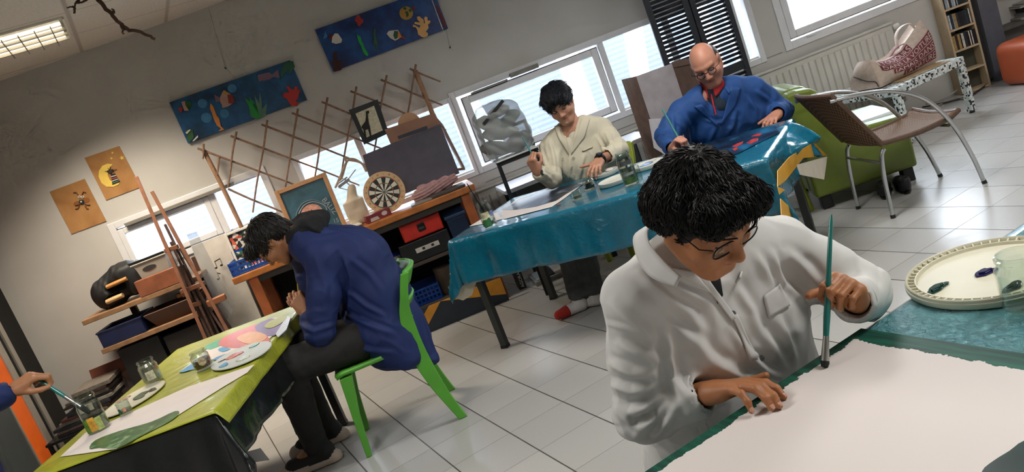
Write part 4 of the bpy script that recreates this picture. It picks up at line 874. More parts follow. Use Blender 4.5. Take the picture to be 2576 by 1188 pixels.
# pink towel and dark cloth, glass strips
c = W(.20, .40, ZT+.05)
def towel(s):
    pts = [W(u, .42, ZT+.04+dz) for u, dz in ((.045, 0), (.10, .012), (.18, .015), (.27, .02), (.35, .03))]
    s.chain(pts, [.035, .05, .046, .042, .03], .03); s.cap(W(.08, .36, ZT+.04), W(.33, .36, ZT+.06), .035, .03, .03); s.half(W(0, 0, ZT+.002), (0, 0, -1))
o = sculpt('towel', W(.2, .4, ZT)-Vector((.26, .2, .02)), W(.2, .4, ZT)+Vector((.26, .2, .18)), .006, towel, [mat('towel_pink', '#b98f8e', .9, .12, 50)], None, 1)
me = o.data; V = np.array([tuple(v.co) for v in me.vertices]); F_ = np.array([tuple(p.vertices) for p in me.polygons]); dl = V @ np.array(WN); 
V += vnormals(V, F_)*(np.abs(np.sin((V[:, 2]-.14*(V @ np.array(WT)))*150+np.sin(V @ np.array(WT)*14)*1.2))*.011-.005)[:, None]; me.vertices.foreach_set('co', V.astype(np.float32).ravel()); me.update()
tagp(o, 'crumpled dusty pink towel lying on the workbench right of the dartboard', 'towel')
put_box('folder', .14, .40, .40, .60, ZT+.001, ZT+.02, mat('folder_dark', '#4b4744', .4), 'dark folder lying under the pink towel at the bench end', 'folder', .004)
put_box('glass_sheet', -.02, .14, .45, .60, ZT+.001, ZT+.012, mat('glass_edge', '#8f8f8a', .2), 'small grey glass sheet lying before the pink towel', 'sheet', .002)
# ================================================================== BACK WALL, MIDDLE AND RIGHT
mrad = mat('radiator_cream', '#c6c4bc', .4, .03)
def radiator(u0, u1, z0, z1, label, pitch=.062):
    t = thing('radiator', label, 'radiator', W((u0+u1)/2, .06, z0), 'radiators under the windows')
    b = MB(); WB(b, u0, u1, .03, .06, z0, z1)
    n = int((u1-u0)/pitch); 
    for i in range(n):
        a = u0+.02+i*(u1-u0-.04)/n; w_ = (u1-u0-.04)/n
        b.prism([(a, -.06), (a+w_*.12, -.072), (a+w_*.8, -.072), (a+w_*.92, -.06)][::-1], z0+.05, z1-.05, 0, MW)
    build('panel', b, mrad, t, world=True, bevel=.003)
    build('top_cover', WB(MB(), u0-.004, u1+.004, .025, .078, z1-.004, z1+.012), mrad, t, world=True, bevel=.003)
    build('valve', MB().lathe([(.018, 0), (.026, .01), (.026, .05), (.016, .06)], 14, 0, MW @ TR((u1+.005, -.055, z1-.04), 0, 0, PI/2)), mat('valve_white', '#d8d5cd', .35), t, world=True, smooth=True)
    return t
radiator(2.97, 4.29, .17, .80, 'cream panel radiator under the right window behind the green armchair')
radiator(.50, 2.05, .16, .76, 'cream panel radiator under the window behind the man in the cream coat')
mmet = mat('frame_steel_black', '#15191d', .4, .1); mlam = mat('laminate_grey', '#b9b9bf', .4, .04)
t = thing('desk', 'light grey desk with black legs against the wall behind the man in cream', 'desk', W(1.23, .5, 0))
build('top', WB(MB(), .64, 1.84, .20, .68, .735, .765), mlam, t, world=True, bevel=.004)
for u in (.70, 1.25, 1.79):
    for o_ in (.23, .65): build('leg', WB(MB(), u-.018, u+.018, o_-.018, o_+.018, 0, .735), mmet, t, world=True)
build('modesty_panel', WB(MB(), .72, 1.77, .33, .345, .35, .73), mat('panel_grey_dark', '#5a5a5e', .6), t, world=True)
# black steel rack with the bag on it
t = thing('rack', 'black steel rack with an open rectangular top standing before the grey desk', 'rack', W(.81, .86, 0))
PB = [PW(1226, 337, .80), PW(1318, 299, .80)]; ur, zr = UZ(1318, 299, .80); ul, zl = UZ(1226, 337, .80)
zr = zl = (zr+zl)/2
def post(u, o_, z0, z1, w_=.022): build('post', WB(MB(), u-w_/2, u+w_/2, o_-w_/2, o_+w_/2, z0, z1), mmet, t, world=True)
for u in (ul, ur): post(u, .80, 0, zl)
for u in (ul-.02, ur-.02): post(u, .93, 0, 1.0)
build('bar', WB(MB(), ul, ur, .789, .811, zl-.022, zl), mmet, t, world=True); build('bar', WB(MB(), ul, ur, .789, .811, 1.0-.03, 1.0), mmet, t, world=True)
build('bar', WB(MB(), ul-.02, ur-.02, .919, .941, .97, 1.0), mmet, t, world=True)
for u in (ul-.01, ur-.01): build('bar', WB(MB(), u-.01, u+.01, .80, .93, .978, 1.0), mmet, t, world=True); build('bar', WB(MB(), u-.01, u+.01, .80, .93, .30, .32), mmet, t, world=True)
build('shelf', WB(MB(), ul-.03, ur, .77, .96, 1.001, 1.012), mat('shelf_white', '#dcdcdc', .4), t, world=True)
c = W((ul+ur)/2-.04, .87, 1.19)
def bagf(s):
    s.box((0, 0, -.02), (.33, .20, .34), TR(c, TH, 0, -.05), .035, .02); s.ell((0, 0, 0), (.15, .1, .08), TR(c+Vector((0, 0, .13)), TH), k=.05); s.half(W(0, 0, 1.014), (0, 0, -1))
mbag = glassy('bag_film', '#e6eaea', .02, .4, .40, '#b4b7b7')
t = sculpt('clear_bag', c-Vector((.3, .3, .25)), c+Vector((.3, .3, .3)), .010, bagf, [mbag], None, 1, [(.016, 20, 13), (.011, 44, 14)])
tagp(t, 'clear plastic bag stuffed with grey and white cloth on the black rack by the window', 'bag')
random.seed(12)
for i, (dx, dy, dz, rz, cc, sx, sz) in enumerate(((-.08, 0, -.10, .3, '#8b8d8c', .12, .05), (.07, .01, -.11, -.3, '#6f7476', .10, .06), (-.02, 0, -.01, .2, '#b7b8b5', .13, .05), (.06, 0, .05, -.4, '#7f8f8b', .10, .045), (-.07, 0, .08, .5, '#c6c4be', .09, .05), (.02, 0, .13, 0, '#9aa09f', .08, .035))):
    cc_ = c+WT*dx+Vector((0, 0, dz)); o = sculpt('folded_cloth', cc_-Vector((.19, .19, .12)), cc_+Vector((.19, .19, .12)), .01, lambda s: s.ell((0, 0, 0), (sx, .06, sz), TR(cc_, TH, 0, rz)), [mat('cloth'+cc, cc, .8, .15, 30)], t, 1, [(.010, 40, 30+i)])
o = build('black_strip', MB().bar(c+WT*-.12+WN*-.10+Vector((0, 0, .09)), c+WT*.06+WN*-.10+Vector((0, 0, .19)), .02, .02), mat('strip_black', '#17191c', .5), t, world=True)
# cardboard carton with a white sheet
mct = mat('carton_brown2', '#6f5a50', .75, .12, 20)
t = thing('cardboard_carton', 'tall opened brown cardboard carton lined with a pale sheet between the two seated men', 'carton', W(1.95, .8, 0))
PX = lambda x, y, o_: PW(x, y, o_)
def cboard(nm, pts, m_, th=.008): build(nm, MB().solid([pts[0], pts[3], pts[2], pts[1]], th), m_, t, world=True)
A, B_, C_, D_ = PX(1600, 192, .74), PX(1690, 160, .74), PX(1730, 330, .74), PX(1648, 352, .74)
cboard('back_panel', [A, B_, B_*1.0+Vector((0, 0, 0))-Vector((0, 0, B_.z-.02)), A-Vector((0, 0, A.z-.02))], mat('sheet_grey', '#b3adb2', .6))
E_ = PX(1566, 200, .95); cboard('left_flap', [E_, A, A-Vector((0, 0, A.z-.02)), E_-Vector((0, 0, E_.z-.02))], mct)
G_ = PX(1738, 150, .92); cboard('right_flap', [B_, G_, G_-Vector((0, 0, G_.z-.02)), B_-Vector((0, 0, B_.z-.02))], mct)
H_ = PX(1720, 152, .84); cboard('top_fold', [B_+Vector((0, 0, .012)), G_+Vector((0, 0, .014)), G_+Vector((0, 0, -.03))-WN*.02, B_+Vector((0, 0, -.03))-WN*.02], mct)
o = build('white_sheet', MB().solid([PX(x, y, .95) for x, y in ((1632, 300), (1645, 372), (1690, 400), (1690, 296))][::1], .004), mat('sheet_white', '#cfccd3', .5), origin=PX(1645, 372, .95)); tagp(o, 'pale sheet leaning at the foot of the brown carton', 'sheet')
# louvred folding screen
t = thing('folding_screen', 'dark blue-black louvred folding screen standing before the windows', 'screen', W(2.55, .3, 0)); mscr = mat('screen_dark', '#1d222b', .45, .1)
def spanel(u0, u1, oa, ob):
    a, c_ = W(u0, oa, 0), W(u1, ob, 0); L = (c_-a).length; M = TR(a, math.atan2((c_-a).y, (c_-a).x)); H = 1.92
    b = MB(); w_ = .045
    b.bb(0, w_, -.015, .015, 0, H, M); b.bb(L-w_, L, -.015, .015, 0, H, M)
    for z in (0, .92, H-.07): b.bb(w_, L-w_, -.013, .013, z, z+.07, M)
    p = build('panel', b, mscr, t, world=True, bevel=.002); b = MB()
    for z0, z1 in ((.08, .91), (1.0, H-.08)):
        n = int((z1-z0)/.034)
        for i in range(n): b.box((L/2, 0, z0+(i+.5)*(z1-z0)/n), (L-2*w_, .032, .004), M, 0, Matrix.Rotation(-.80, 4, 'X'))
    build('louvres', b, mscr, p, world=True)
spanel(2.21, 2.53, .28, .33); spanel(2.535, 2.87, .33, .28)
# ------------------------------------------------------------------ green armchair (side towards us)
msof = mat('sofa_green', '#6c7c29', .38, .07, 8, coat=.15, bump=.05); mcush = mat('cushion_white', '#cdd3d6', .3, .04)
sa = (Vector((4.21, 3.40, 0))-Vector((3.69, 3.73, 0))).normalized(); sb = Vector((-sa.y, sa.x, 0))
MS = Matrix(((sa.x, sb.x, 0, 3.67), (sa.y, sb.y, 0, 3.74), (0, 0, 1, 0), (0, 0, 0, 1)))
t = thing('armchair', 'lime green leatherette armchair with a white seat cushion by the radiator', 'armchair', MS)
prof = [(.0, .09), (.64, .09), (.65, .43), (.42, .445), (.30, .50), (.24, .62), (.20, .73), (.15, .785), (.06, .80), (.0, .795), (-.02, .75), (-.01, .50)]
def rounded(b, pr, y0, y1, M=None): return b.prism([(x, z) for x, z in pr], -y1, -y0, 0, (M or Matrix.Identity(4)) @ Matrix.Rotation(PI/2, 4, 'X'))
build('side_panel', rounded(MB(), prof, 0, .13), msof, t, bevel=.02, seg=3); build('side_panel', rounded(MB(), prof, .60, .73), msof, t, bevel=.02, seg=3)
build('backrest', rounded(MB(), [(-.0, .10), (.20, .10), (.20, .72), (.14, .80), (.04, .81), (-.01, .78)], .13, .60), msof, t, bevel=.03, seg=3)
build('seat_base', rounded(MB(), [(.18, .10), (.64, .10), (.65, .36), (.20, .36)], .13, .60), msof, t, bevel=.015)
build('cushion', MB().bb(.19, .66, .135, .595, .36, .455), mcush, t, bevel=.03, seg=3)
for x in (.06, .58):
    for y in (.06, .66): build('foot', MB().bb(x-.035, x+.035, y-.035, y+.035, 0, .09), mblkp, t, bevel=.006)
# black shoes under it
def shoe(M, m_, sole, name='shoe', L=.28):
    t = thing(name, '', 'shoe', M)
    def f(s):
        I = Matrix.Identity(4); s.ell((0, .07, .035), (.045, .09, .035), k=.02); s.ell((0, -.08, .045), (.036, .06, .045), k=.03); s.ell((0, -.09, .08), (.036, .05, .03), k=.02); s.ell((0, -.09, .115), (.027, .036, .03), k=.01, sub=True); s.half((0, 0, .012), (0, 0, -1))
    s = SDF((-.08, -.18, -.01), (.08, .2, .16), .006); f(s); V, F, L_ = s.mesh(2); V4 = np.c_[V, np.ones(len(V))] @ np.array(M).T
    npmesh('upper', V4[:, :3], F, [m_], t)
    build('sole', MB().prism([(.047*math.cos(a)*(1.0 if math.sin(a) > 0 else .82), .01+.15*math.sin(a)) for a in [2*PI*i/24 for i in range(24)]], 0, .016), sole, t, bevel=.004)
    return t
mshoe = mat('shoe_black', '#15171c', .45, .1)
o = shoe(TR(PZ(2243, 490, 0)+Vector((.02, .06, .001)), -.9), mshoe, mblkp); o['label'] = 'black shoe on the floor under the green armchair, the left one of the pair'; o['group'] = 'pair of black shoes'
o = shoe(TR(PZ(2290, 478, 0)+Vector((.02, .06, .001)), -.75), mshoe, mblkp); o['label'] = 'black shoe on the floor under the green armchair, the right one of the pair'; o['group'] = 'pair of black shoes'
# ------------------------------------------------------------------ wicker chair
mchr = mat('chrome_tube', '#c3c6c8', .22, .03, metal=.9); mwk = None
q = NT('wicker'); sp = q.N('ShaderNodeSeparateXYZ', ins={0: q.obj()})
xz = q.math('ADD', sp.outputs[0], sp.outputs[2]); sx = q.math('SINE', q.math('MULTIPLY', xz, 520.0)); sy = q.math('SINE', q.math('MULTIPLY', sp.outputs[1], 400.0)); f = q.math('MULTIPLY_ADD', q.math('MULTIPLY', sx, sy), .35, q.math('MULTIPLY_ADD', sx, .15, .5))
q.col(q.ramp(f, [(.25, rgb('#33241b')), (.75, rgb('#8c6d52'))])); q.set(Roughness=.8); q.bump(f, .7, .004); mwk = q.m
mwb = mat('wicker_rim', '#5d4637', .5, .15, 60)
fr, rr_ = PZ(2238, 550, 0), PZ(2157, 528, 0); ff, rf = PZ(2478, 467, 0), PZ(2343, 448, 0)
cx_ = (fr+ff)/2; dv = ((ff+rf)/2-(fr+rr_)/2).normalized(); sv = Vector((-dv.y, dv.x, 0))     # dv: where the sitter faces, sv: away from us
O_ = (fr+rr_+ff+rf)/4
MWC = Matrix(((dv.x, sv.x, 0, O_.x), (dv.y, sv.y, 0, O_.y), (0, 0, 1, 0), (0, 0, 0, 1)))
t = thing('wicker_chair', 'brown wicker armchair with a chrome tube frame in front of the green armchair', 'chair', MWC)
hw = .205
for s in (-1, 1):
    y = s*hw
    build('leg', MB().tube(bez([(-.255, y*.95, .008), (-.245, y*.95, .22), (-.225, y*.95, .36), (-.20, y*.95, .40)], 5), .0125, 10), mchr, t, smooth=True)
    build('foot_cap', MB().tube([(-.255, y*.95, 0), (-.255, y*.95, .02)], .0145, 10), mblkp, t)
    build('arm_tube', MB().tube(bez([(-.43, y*1.05, .765), (-.32, y*1.15, .755), (-.12, y*1.2, .71), (.06, y*1.2, .60), (.18, y*1.15, .42), (.26, y*1.05, .2), (.30, y, .008)], 7), .0125, 10), mchr, t, smooth=True)
    build('foot_cap', MB().tube([(.302, y, 0), (.297, y, .02)], .0145, 10), mblkp, t)
build('cross_tube', MB().tube([(-.235, -hw*.95, .33), (-.235, hw*.95, .33)], .009, 8), mchr, t, smooth=True); build('cross_tube', MB().tube([(.17, -hw*1.12, .40), (.17, hw*1.12, .40)], .009, 8), mat('tube_olive', '#4a4a30', .5), t, smooth=True)
def seatf(u, v):
    x = -.23+u*.48; y = (v-.5)*2*(hw+.01); return (x, y, .425+.035*((v-.5)*2)**2*.5-.02*math.sin(u*PI)+(.015 if u > .9 else 0))
build('seat', MB().grid(16, 12, seatf), mwk, t, smooth=True, solid=.012)
def backf(u, v):
    z = .43+u*.365; y = (v-.5)*2*(hw+.015+.0*u); k = ((v-.5)*2)**2; return (-.235-.20*u-.03*(1-k)+.02, y, z)
build('backrest', MB().grid(16, 12, backf), mwk, t, smooth=True, solid=.012)
build('seat_rim', MB().tube([Vector(seatf(u, v)) for u, v in [(i/10, 0) for i in range(11)]+[(1, j/8) for j in range(1, 9)]+[(1-i/10, 1) for i in range(1, 11)]], .016, 8), mwb, t, smooth=True)
build('back_rim', MB().tube([Vector(backf(u, v)) for u, v in [(i/10, 0) for i in range(11)]+[(1, j/8) for j in range(1, 9)]+[(1-i/10, 1) for i in range(1, 11)]], .015, 8), mwb, t, smooth=True)
# ------------------------------------------------------------------ mosaic table with tote bag
q = NT('mosaic_tiles'); vo = q.N('ShaderNodeTexVoronoi', distance='CHEBYCHEV', ins={'Scale': 72.0, 'Randomness': .35}); q.l.new(q.obj(), vo.inputs[0])
q.col(q.ramp(q.N('ShaderNodeSeparateColor', ins={0: vo.outputs['Color']}).outputs[0], [(0, rgb('#22262a')), (.15, rgb('#c9cfcd')), (.5, rgb('#b6c2c2')), (.78, rgb('#e0e3e0')), (.93, rgb('#4a5358'))], 'CONSTANT')); q.set(Roughness=.3); q.bump(vo.outputs['Distance'], .3, .003); mmos = q.m
A = Vector((5.69, 3.98, 0)); Bq = Vector((4.97, 4.03, 0)); ax = (A-Bq).normalized(); ay = Vector((-ax.y, ax.x, 0)); 
MM = Matrix(((ax.x, ay.x, 0, Bq.x), (ax.y, ay.y, 0, Bq.y), (0, 0, 1, 0), (0, 0, 0, 1)))
t = thing('mosaic_table', 'low table covered in white, grey and black mosaic tiles under the tote bag', 'table', MM)
TL, TW_ = .74, .72
build('top', MB().bb(0, TL, 0, TW_, .38, .445), mmos, t, bevel=.006)
for x, y in ((.025, .025), (TL-.025, .025), (.025, TW_-.025), (TL-.025, TW_-.025)):
    l_ = build('leg', MB().bar((x, y, .015), (x, y, .38), .05), mmos, t, bevel=.004); build('foot', MB().tube([(x, y, 0), (x, y, .016)], .02, 10), mblkp, l_)
o = build('cardboard_sheet', MB().prism([(.16, .06), (.62, .02), (.66, .30), (.20, .40)], .447, .452, 0, MM), mat('card_tan', '#a8906f', .7), origin=MM @ Vector((.4, .2, .447))); tagp(o, 'flat piece of tan cardboard on the mosaic table under the tote bag', 'cardboard')
o = build('cardboard_sheet', MB().prism([(.52, .30), (.72, .28), (.73, .42), (.55, .46)], .447, .450, 0, MM), mat('card_mauve', '#5d4a52', .7), origin=MM @ Vector((.6, .36, .447))); tagp(o, 'dark mauve card lying on the mosaic table right of the tote bag', 'cardboard')
mtote = mat('tote_linen', '#b7a598', .85, .08, 40, bump=.15, bscale=300); mburg = mat('tote_print', '#6d2f38', .8, .1, 50); mtxt = mat('tote_letters', '#c3b0a6', .8)
t = thing('tote_bag', 'slumped linen tote bag with burgundy bands of pale lettering on the mosaic table', 'bag', MM @ Vector((.34, .3, .453)))
MB_ = MM @ TR((.05, .17, .455), -.02)      # front face frame: x along bag, y away, z up
LB, DB = .62, .30
def topz(u): return .20+.0*u+.13*max(0, u-.55)/.45*(1.25 if u < .98 else 1)-.03*math.sin(min(u/.6, 1)*PI)+(.02 if u < .1 else 0)
def frontf(u, v):
    x = u*LB; k = math.sin(v*PI*.5); bul = .055*math.sin(PI*min(1, max(0, u)))**.6*math.sin(v*PI)**.8; return (x+.02*v, -bul+.07*v*v+.008*math.sin(9*u+4*v), topz(u)*v)
def backf2(u, v):
    x = u*LB; return (x+.02*v, DB-.13*v*v+.02*math.sin(PI*u)*math.sin(PI*v), topz(u)*v*(1.0 if u < .6 else .95))
b = MB(); b.grid(28, 14, frontf, 0, MB_); b.grid(28, 10, lambda u, v: backf2(1-u, v), 0, MB_)
b.grid(10, 10, lambda u, v: Vector(backf2(0, v)).lerp(Vector(frontf(0, v)), u)+Vector((-.03*math.sin(PI*u)*math.sin(PI*v)+.02*math.sin(6*v)*math.sin(PI*u), 0, 0)), 0, MB_)
b.grid(10, 10, lambda u, v: Vector(frontf(1, v)).lerp(Vector(backf2(1, v)), u)+Vector((.02*math.sin(PI*u), 0, 0)), 0, MB_)
b.grid(28, 4, lambda u, v: Vector(frontf(u, 1)).lerp(Vector(backf2(u, 1)), v)+Vector((0, 0, -.035*math.sin(PI*v))), 0, MB_)
b.grid(4, 4, lambda u, v: Vector(frontf(v, 0)).lerp(Vector(backf2(v, 0)), u), 0, MB_)
build('body', b, mtote, t, world=True, smooth=True)
def onfront(u, v, lift=.003):
    p = Vector(frontf(u, v)); return MB_ @ (p+Vector((0, -lift, 0)))
lines = [('TOUJOURS', .0, .10, .50, .97, .77), ('DANS LA VOITURE', .0, .07, .97, .75, .55), ('JAMAIS DANS', .0, .20, .96, .53, .33), ('LA NATURE', .0, .34, .96, .31, .11)]
SL = .17
for (s_, _, ua, ub, va, vb) in lines:
    m_ = (va+vb)/2; ub2 = ub if s_ != 'TOUJOURS' else .62
    sl = lambda u, v: (u, min(.99, v+SL*(u-.3)*(-.2)))
    build('print_band', MB().grid(20, 3, lambda i, j: onfront(*sl(ua+(ub2-ua)*i, vb+(va-vb)*j), .002)), mburg, t, world=True)
    v, f = textmesh(s_, 1.0, 'LEFT'); v = np.array(v); w_ = v[:, 0].max(); h_ = v[:, 1].max()
    pts = [onfront(*sl(ua+.015+(ub2-ua-.03)*x/w_, vb+(va-vb)*(.15+.7*y/h_)), .0045) for x, y, z in v]
    iv = sorted((min(v[i][0] for i in q_), max(v[i][0] for i in q_)) for q_ in f); cuts = [-1]; end = iv[0][1]
    for a_, b_ in iv:
        if a_-end > .17: cuts.append((a_+end)/2)
        end = max(end, b_)
    for k, c_ in enumerate(cuts):
        fk = [q_ for q_ in f if c_ < v[q_[0]][0] < (cuts[k+1] if k+1 < len(cuts) else 1e9)]; us = sorted({i for q_ in fk for i in q_}); ix = {i: n for n, i in enumerate(us)}
        build('lettering', MB().add([pts[i] for i in us], [tuple(ix[i] for i in q_) for q_ in fk]), mtxt, t, world=True)
build('handle', MB().tube(bez([MB_ @ Vector(p) for p in ((.36, .10, .20), (.40, .12, .30), (.47, .12, .345), (.56, .12, .34), (.60, .11, .28))], 6), .016, 8, flat=.25), mtote, t, smooth=True, world=True)
build('handle', MB().tube(bez([MB_ @ Vector(p) for p in ((.26, .09, .17), (.33, .08, .215), (.42, .08, .22), (.47, .09, .20))], 6), .014, 8, flat=.3), mburg, t, smooth=True, world=True)
build('cord', MB().tube(bez([MB_ @ Vector(p) for p in ((-.03, .2, .12), (-.02, .1, .07), (.0, .04, .05), (.0, .02, .01))], 6), .004, 6), mat('cord_dark', '#3d2a26', .7), t, smooth=True, world=True)
# cables on the floor behind the table
for i, pts in enumerate((((2330, 262), (2370, 250), (2410, 225), (2418, 205), (2415, 175)), ((2320, 270), (2380, 258), (2440, 240), (2470, 222), (2500, 195)), ((2300, 278), (2350, 268), (2400, 250), (2425, 248)))):
    P = [PZ(x, y, .012) if k < 3 else PZ(x, y, .012) for k, (x, y) in enumerate(pts)]
    P = [p if (MWI @ p).y < -.05 else PW(x, y, .06) for p, (x, y) in zip(P, pts)]
    o = build('cable', MB().tube(bez(P, 6), .007, 7), mat('cable%d' % i, ['#a9a69f', '#26272a', '#8b8780'][i], .5), smooth=True, origin=P[0]); tagp(o, ['pale cable looping up the wall under the mosaic table', 'black cable running on the floor towards the disc shelf', 'grey cable lying on the floor behind the mosaic table leg'][i], 'cable', 'cables by the mosaic table')
# ------------------------------------------------------------------ disc shelf, dark shelf, orange pouffe
P0, P1 = PZ(2437, 236, 0), PZ(2494, 215, 0); dx = (P1-P0).normalized(); ang = -math.radians(27); dx = Vector((math.cos(ang), math.sin(ang), 0)); dy = Vector((-dx.y, dx.x, 0)); wS = .235
MCD = Matrix(((dx.x, dy.x, 0, P1.x-dx.x*wS), (dx.y, dy.y, 0, P1.y-dx.y*wS), (0, 0, 1, 0), (0, 0, 0, 1)))
mbirch = mat('birch', '#c0ab8c', .5, .08, 14)
t = thing('disc_shelf', 'narrow birch shelf tower of compact discs in the far right corner', 'shelf', MCD)
build('side', MB().bb(0, .016, 0, .17, 0, 2.0), mbirch, t); build('side', MB().bb(wS-.016, wS, 0, .17, 0, 2.0), mbirch, t)
zs = [.02, .20, .385, .565, .745, .925, 1.105, 1.285, 1.465, 1.645, 1.825]
for z in zs: build('shelf', MB().bb(.016, wS-.016, 0.001, .17, z-.016, z), mbirch, t)
build('back', MB().bb(0, wS, .17, .176, 0, 2.0), mat('shelf_back', '#4a4743', .7), t); build('lower_panel', MB().bb(.016, wS-.016, .10, .106, .02, .36), mat('panel_olive', '#4d4c40', .6), t)
random.seed(9); k_ = 0
CDC = ['#1d2229', '#20282f', '#2c343b', '#8f9aa0', '#161a20', '#3a2a2a', '#c9cbc9', '#22303c', '#14181d', '#a58a55', '#2e3a40', '#d3d0c6']
rown = {.385: 'lowest', .565: 'second', .745: 'third', .925: 'fourth', 1.105: 'fifth'}
for z in (.385, .565, .745, .925):
    x = .022; n = 0
    while x < wS-.03:
        w_ = random.choice([.0102, .0102, .0102, .022]); cc = random.choice(CDC); n += 1
        o = build('compact_disc', MB().bb(x, x+w_-.0012, .008, .148, z+.001, z+.126-random.choice([0, 0, .004]), MCD), mat('cd'+cc, cc, .3, .2, 80), origin=MCD @ Vector((x, .07, z)))
        tagp(o, 'compact disc case %d from the left, %s filled shelf of the birch tower' % (n, rown[z]), 'disc case', 'compact discs on the birch tower'); x += w_
MDS = MCD @ TR((.27, .06, 0), -.05); mdk = mat('shelf_charcoal', '#5b5e68', .5, .08)
t = thing('dark_shelf', 'charcoal open shelf unit in the right corner behind the orange pouffe', 'shelf', MDS)
build('side', MB().bb(.05, .20, 0, .4, 0, 2.0), mdk, t); build('back', MB().bb(.20, 1.2, .38, .4, 0, 2.0), mat('shelf_back_dark', '#46474c', .7), t)
for z in (.05, .42, .80, 1.18): build('shelf', MB().bb(.20, 1.2, .02, .38, z-.03, z), mat('shelf_mid', '#5d5a55', .5), t)
random.seed(14); z = .42
for i in range(7):
    h = [.02, .012, .018, .05, .012, .01, .014][i]; o = build('paper_pile', MB().box((.62+random.uniform(-.03, .05), .2, h/2), (.42, .28, h-.001), MDS @ TR((0, 0, z+.001))), mat('pp%d' % i, ['#8d8a84', '#a09d96', '#77746f', '#23262e', '#b0ada6', '#8f8c85', '#a7a49c'][i], .6), bevel=.002, origin=MDS @ Vector((.62, .2, z))); z += h
    tagp(o, 'sheaf of papers on the charcoal shelf, '+['lowest', 'second up', 'third up', 'dark fourth one', 'fifth up', 'sixth up', 'topmost'][i], 'papers', 'papers on the charcoal shelf')
c0 = Vector((6.37, 4.20, 0)); e1 = Vector((-.30, -.954, 0)).normalized(); e2 = Vector((.954, -.30, 0))
MO = Matrix(((e1.x, e2.x, 0, c0.x), (e1.y, e2.y, 0, c0.y), (0, 0, 1, 0), (0, 0, 0, 1)))
t = thing('pouffe', 'rounded terracotta orange leatherette pouffe at the right edge', 'pouffe', MO)
def pf(s): s.box((.55, .4, .18), (1.1, .8, .36), MO, .07, .01)
s = SDF(np.array(MO @ Vector((.55, .4, .18)))-.85, np.array(MO @ Vector((.55, .4, .18)))+.85, .02); pf(s); V, F, L_ = s.mesh(1); npmesh('body', V, F, [mat('pouffe_orange', '#a9502f', .4, .06, 6)], t)
# ================================================================== THE TABLES AND THEIR CLOTHS
def table(M, L, S, label, mtop, mlg, over=.03, legw=.042, H=.74, splay=0):
    t = thing('table', label, 'table', M)
    build('tabletop', MB().bb(-L/2, L/2, -S/2, S/2, H-.028, H), mtop, t, bevel=.004)
    for sx in (-1, 1):
        for sy in (-1, 1):
            x, y = sx*(L/2-over-legw/2), sy*(S/2-over-legw/2); l_ = build('leg', MB().bar((x, y, .012), (x, y, H-.028), legw), mlg, t, bevel=.003)
            build('foot_cap', MB().bb(x-legw*.55, x+legw*.55, y-legw*.55, y+legw*.55, 0, .02), mblkp, l_, bevel=.003)
    b = MB(); w_ = .02
    for sy in (-1, 1): y = sy*(S/2-over-legw/2); b.bb(-L/2+.07, L/2-.07, y-w_/2, y+w_/2, H-.08, H-.028)
    for sx in (-1, 1): x = sx*(L/2-over-legw/2); b.bb(x-w_/2, x+w_/2, -S/2+.07, S/2-.07, H-.08, H-.028)
    build('apron', b, mlg, t)
    return t
def drape(M, L, S, ov, z, n=90, flare=.10, rip=.10, seed=0, r=.012, wr=.0008):
    """cloth over a table: ov = overhang at (-x, +x, -y, +y)"""
    rr = random.Random(seed); ph = [rr.uniform(0, 6) for _ in range(8)]
    X0, X1, Y0, Y1 = -L/2-ov[0], L/2+ov[1], -S/2-ov[2], S/2+ov[3]
    nx = n; ny = max(20, int(n*(Y1-Y0)/(X1-X0)))
    def fn(u, v):
        x, y = X0+(X1-X0)*u, Y0+(Y1-Y0)*v
        cx, cy = min(max(x, -L/2), L/2), min(max(y, -S/2), S/2); ex, ey = x-cx, y-cy; d = math.hypot(ex, ey)
        zn = wr*(math.sin(31*x+ph[0]+3*math.sin(17*y))+math.sin(43*y+ph[1]+2*math.sin(23*x)))
        if d < 1e-6: return (x, y, z+max(0, zn))
        dx, dy = ex/d, ey/d; a = min(d/r, PI/2); q_ = max(0, d-r*PI/2)
        s_ = (x if abs(ey) > abs(ex) else y); 
        out = r*math.sin(a)+q_*(flare+rip*(math.sin(9*s_+ph[2])+.6*math.sin(21*s_+ph[3])+.3*math.sin(47*s_+ph[4])))
        both = min(abs(ex), abs(ey))/(d+1e-6)
        out += .35*both*q_; drop = r*(1-math.cos(a))+math.sqrt(max(0, q_*q_-min(q_*q_*.5, (out-r)**2)))
        return (cx+dx*out, cy+dy*out, z-drop)
    return MB().grid(nx, ny, fn, 0, M)
def plastic(name, c_a, c_b, rough=.22, bs=22, bst=.35, coat=.5, bd=.012):
    q = NT(name); nz = q.noise(5, 4, dist=.4); q.col(q.ramp(nz.outputs[0], [(.3, rgb(c_a)), (.7, rgb(c_b))])); q.set(Roughness=rough); q.b.inputs['Coat Weight'].default_value = coat; q.b.inputs['Coat Roughness'].default_value = .08
    q.bump(q.noise(bs, 5, dist=1.2, rough=.6).outputs[0], bst, bd); return q.m
mtop = mat('table_grey', '#8d8a84', .5, .05); mtl = mat('table_leg_dark', '#2e3130', .45, .08)
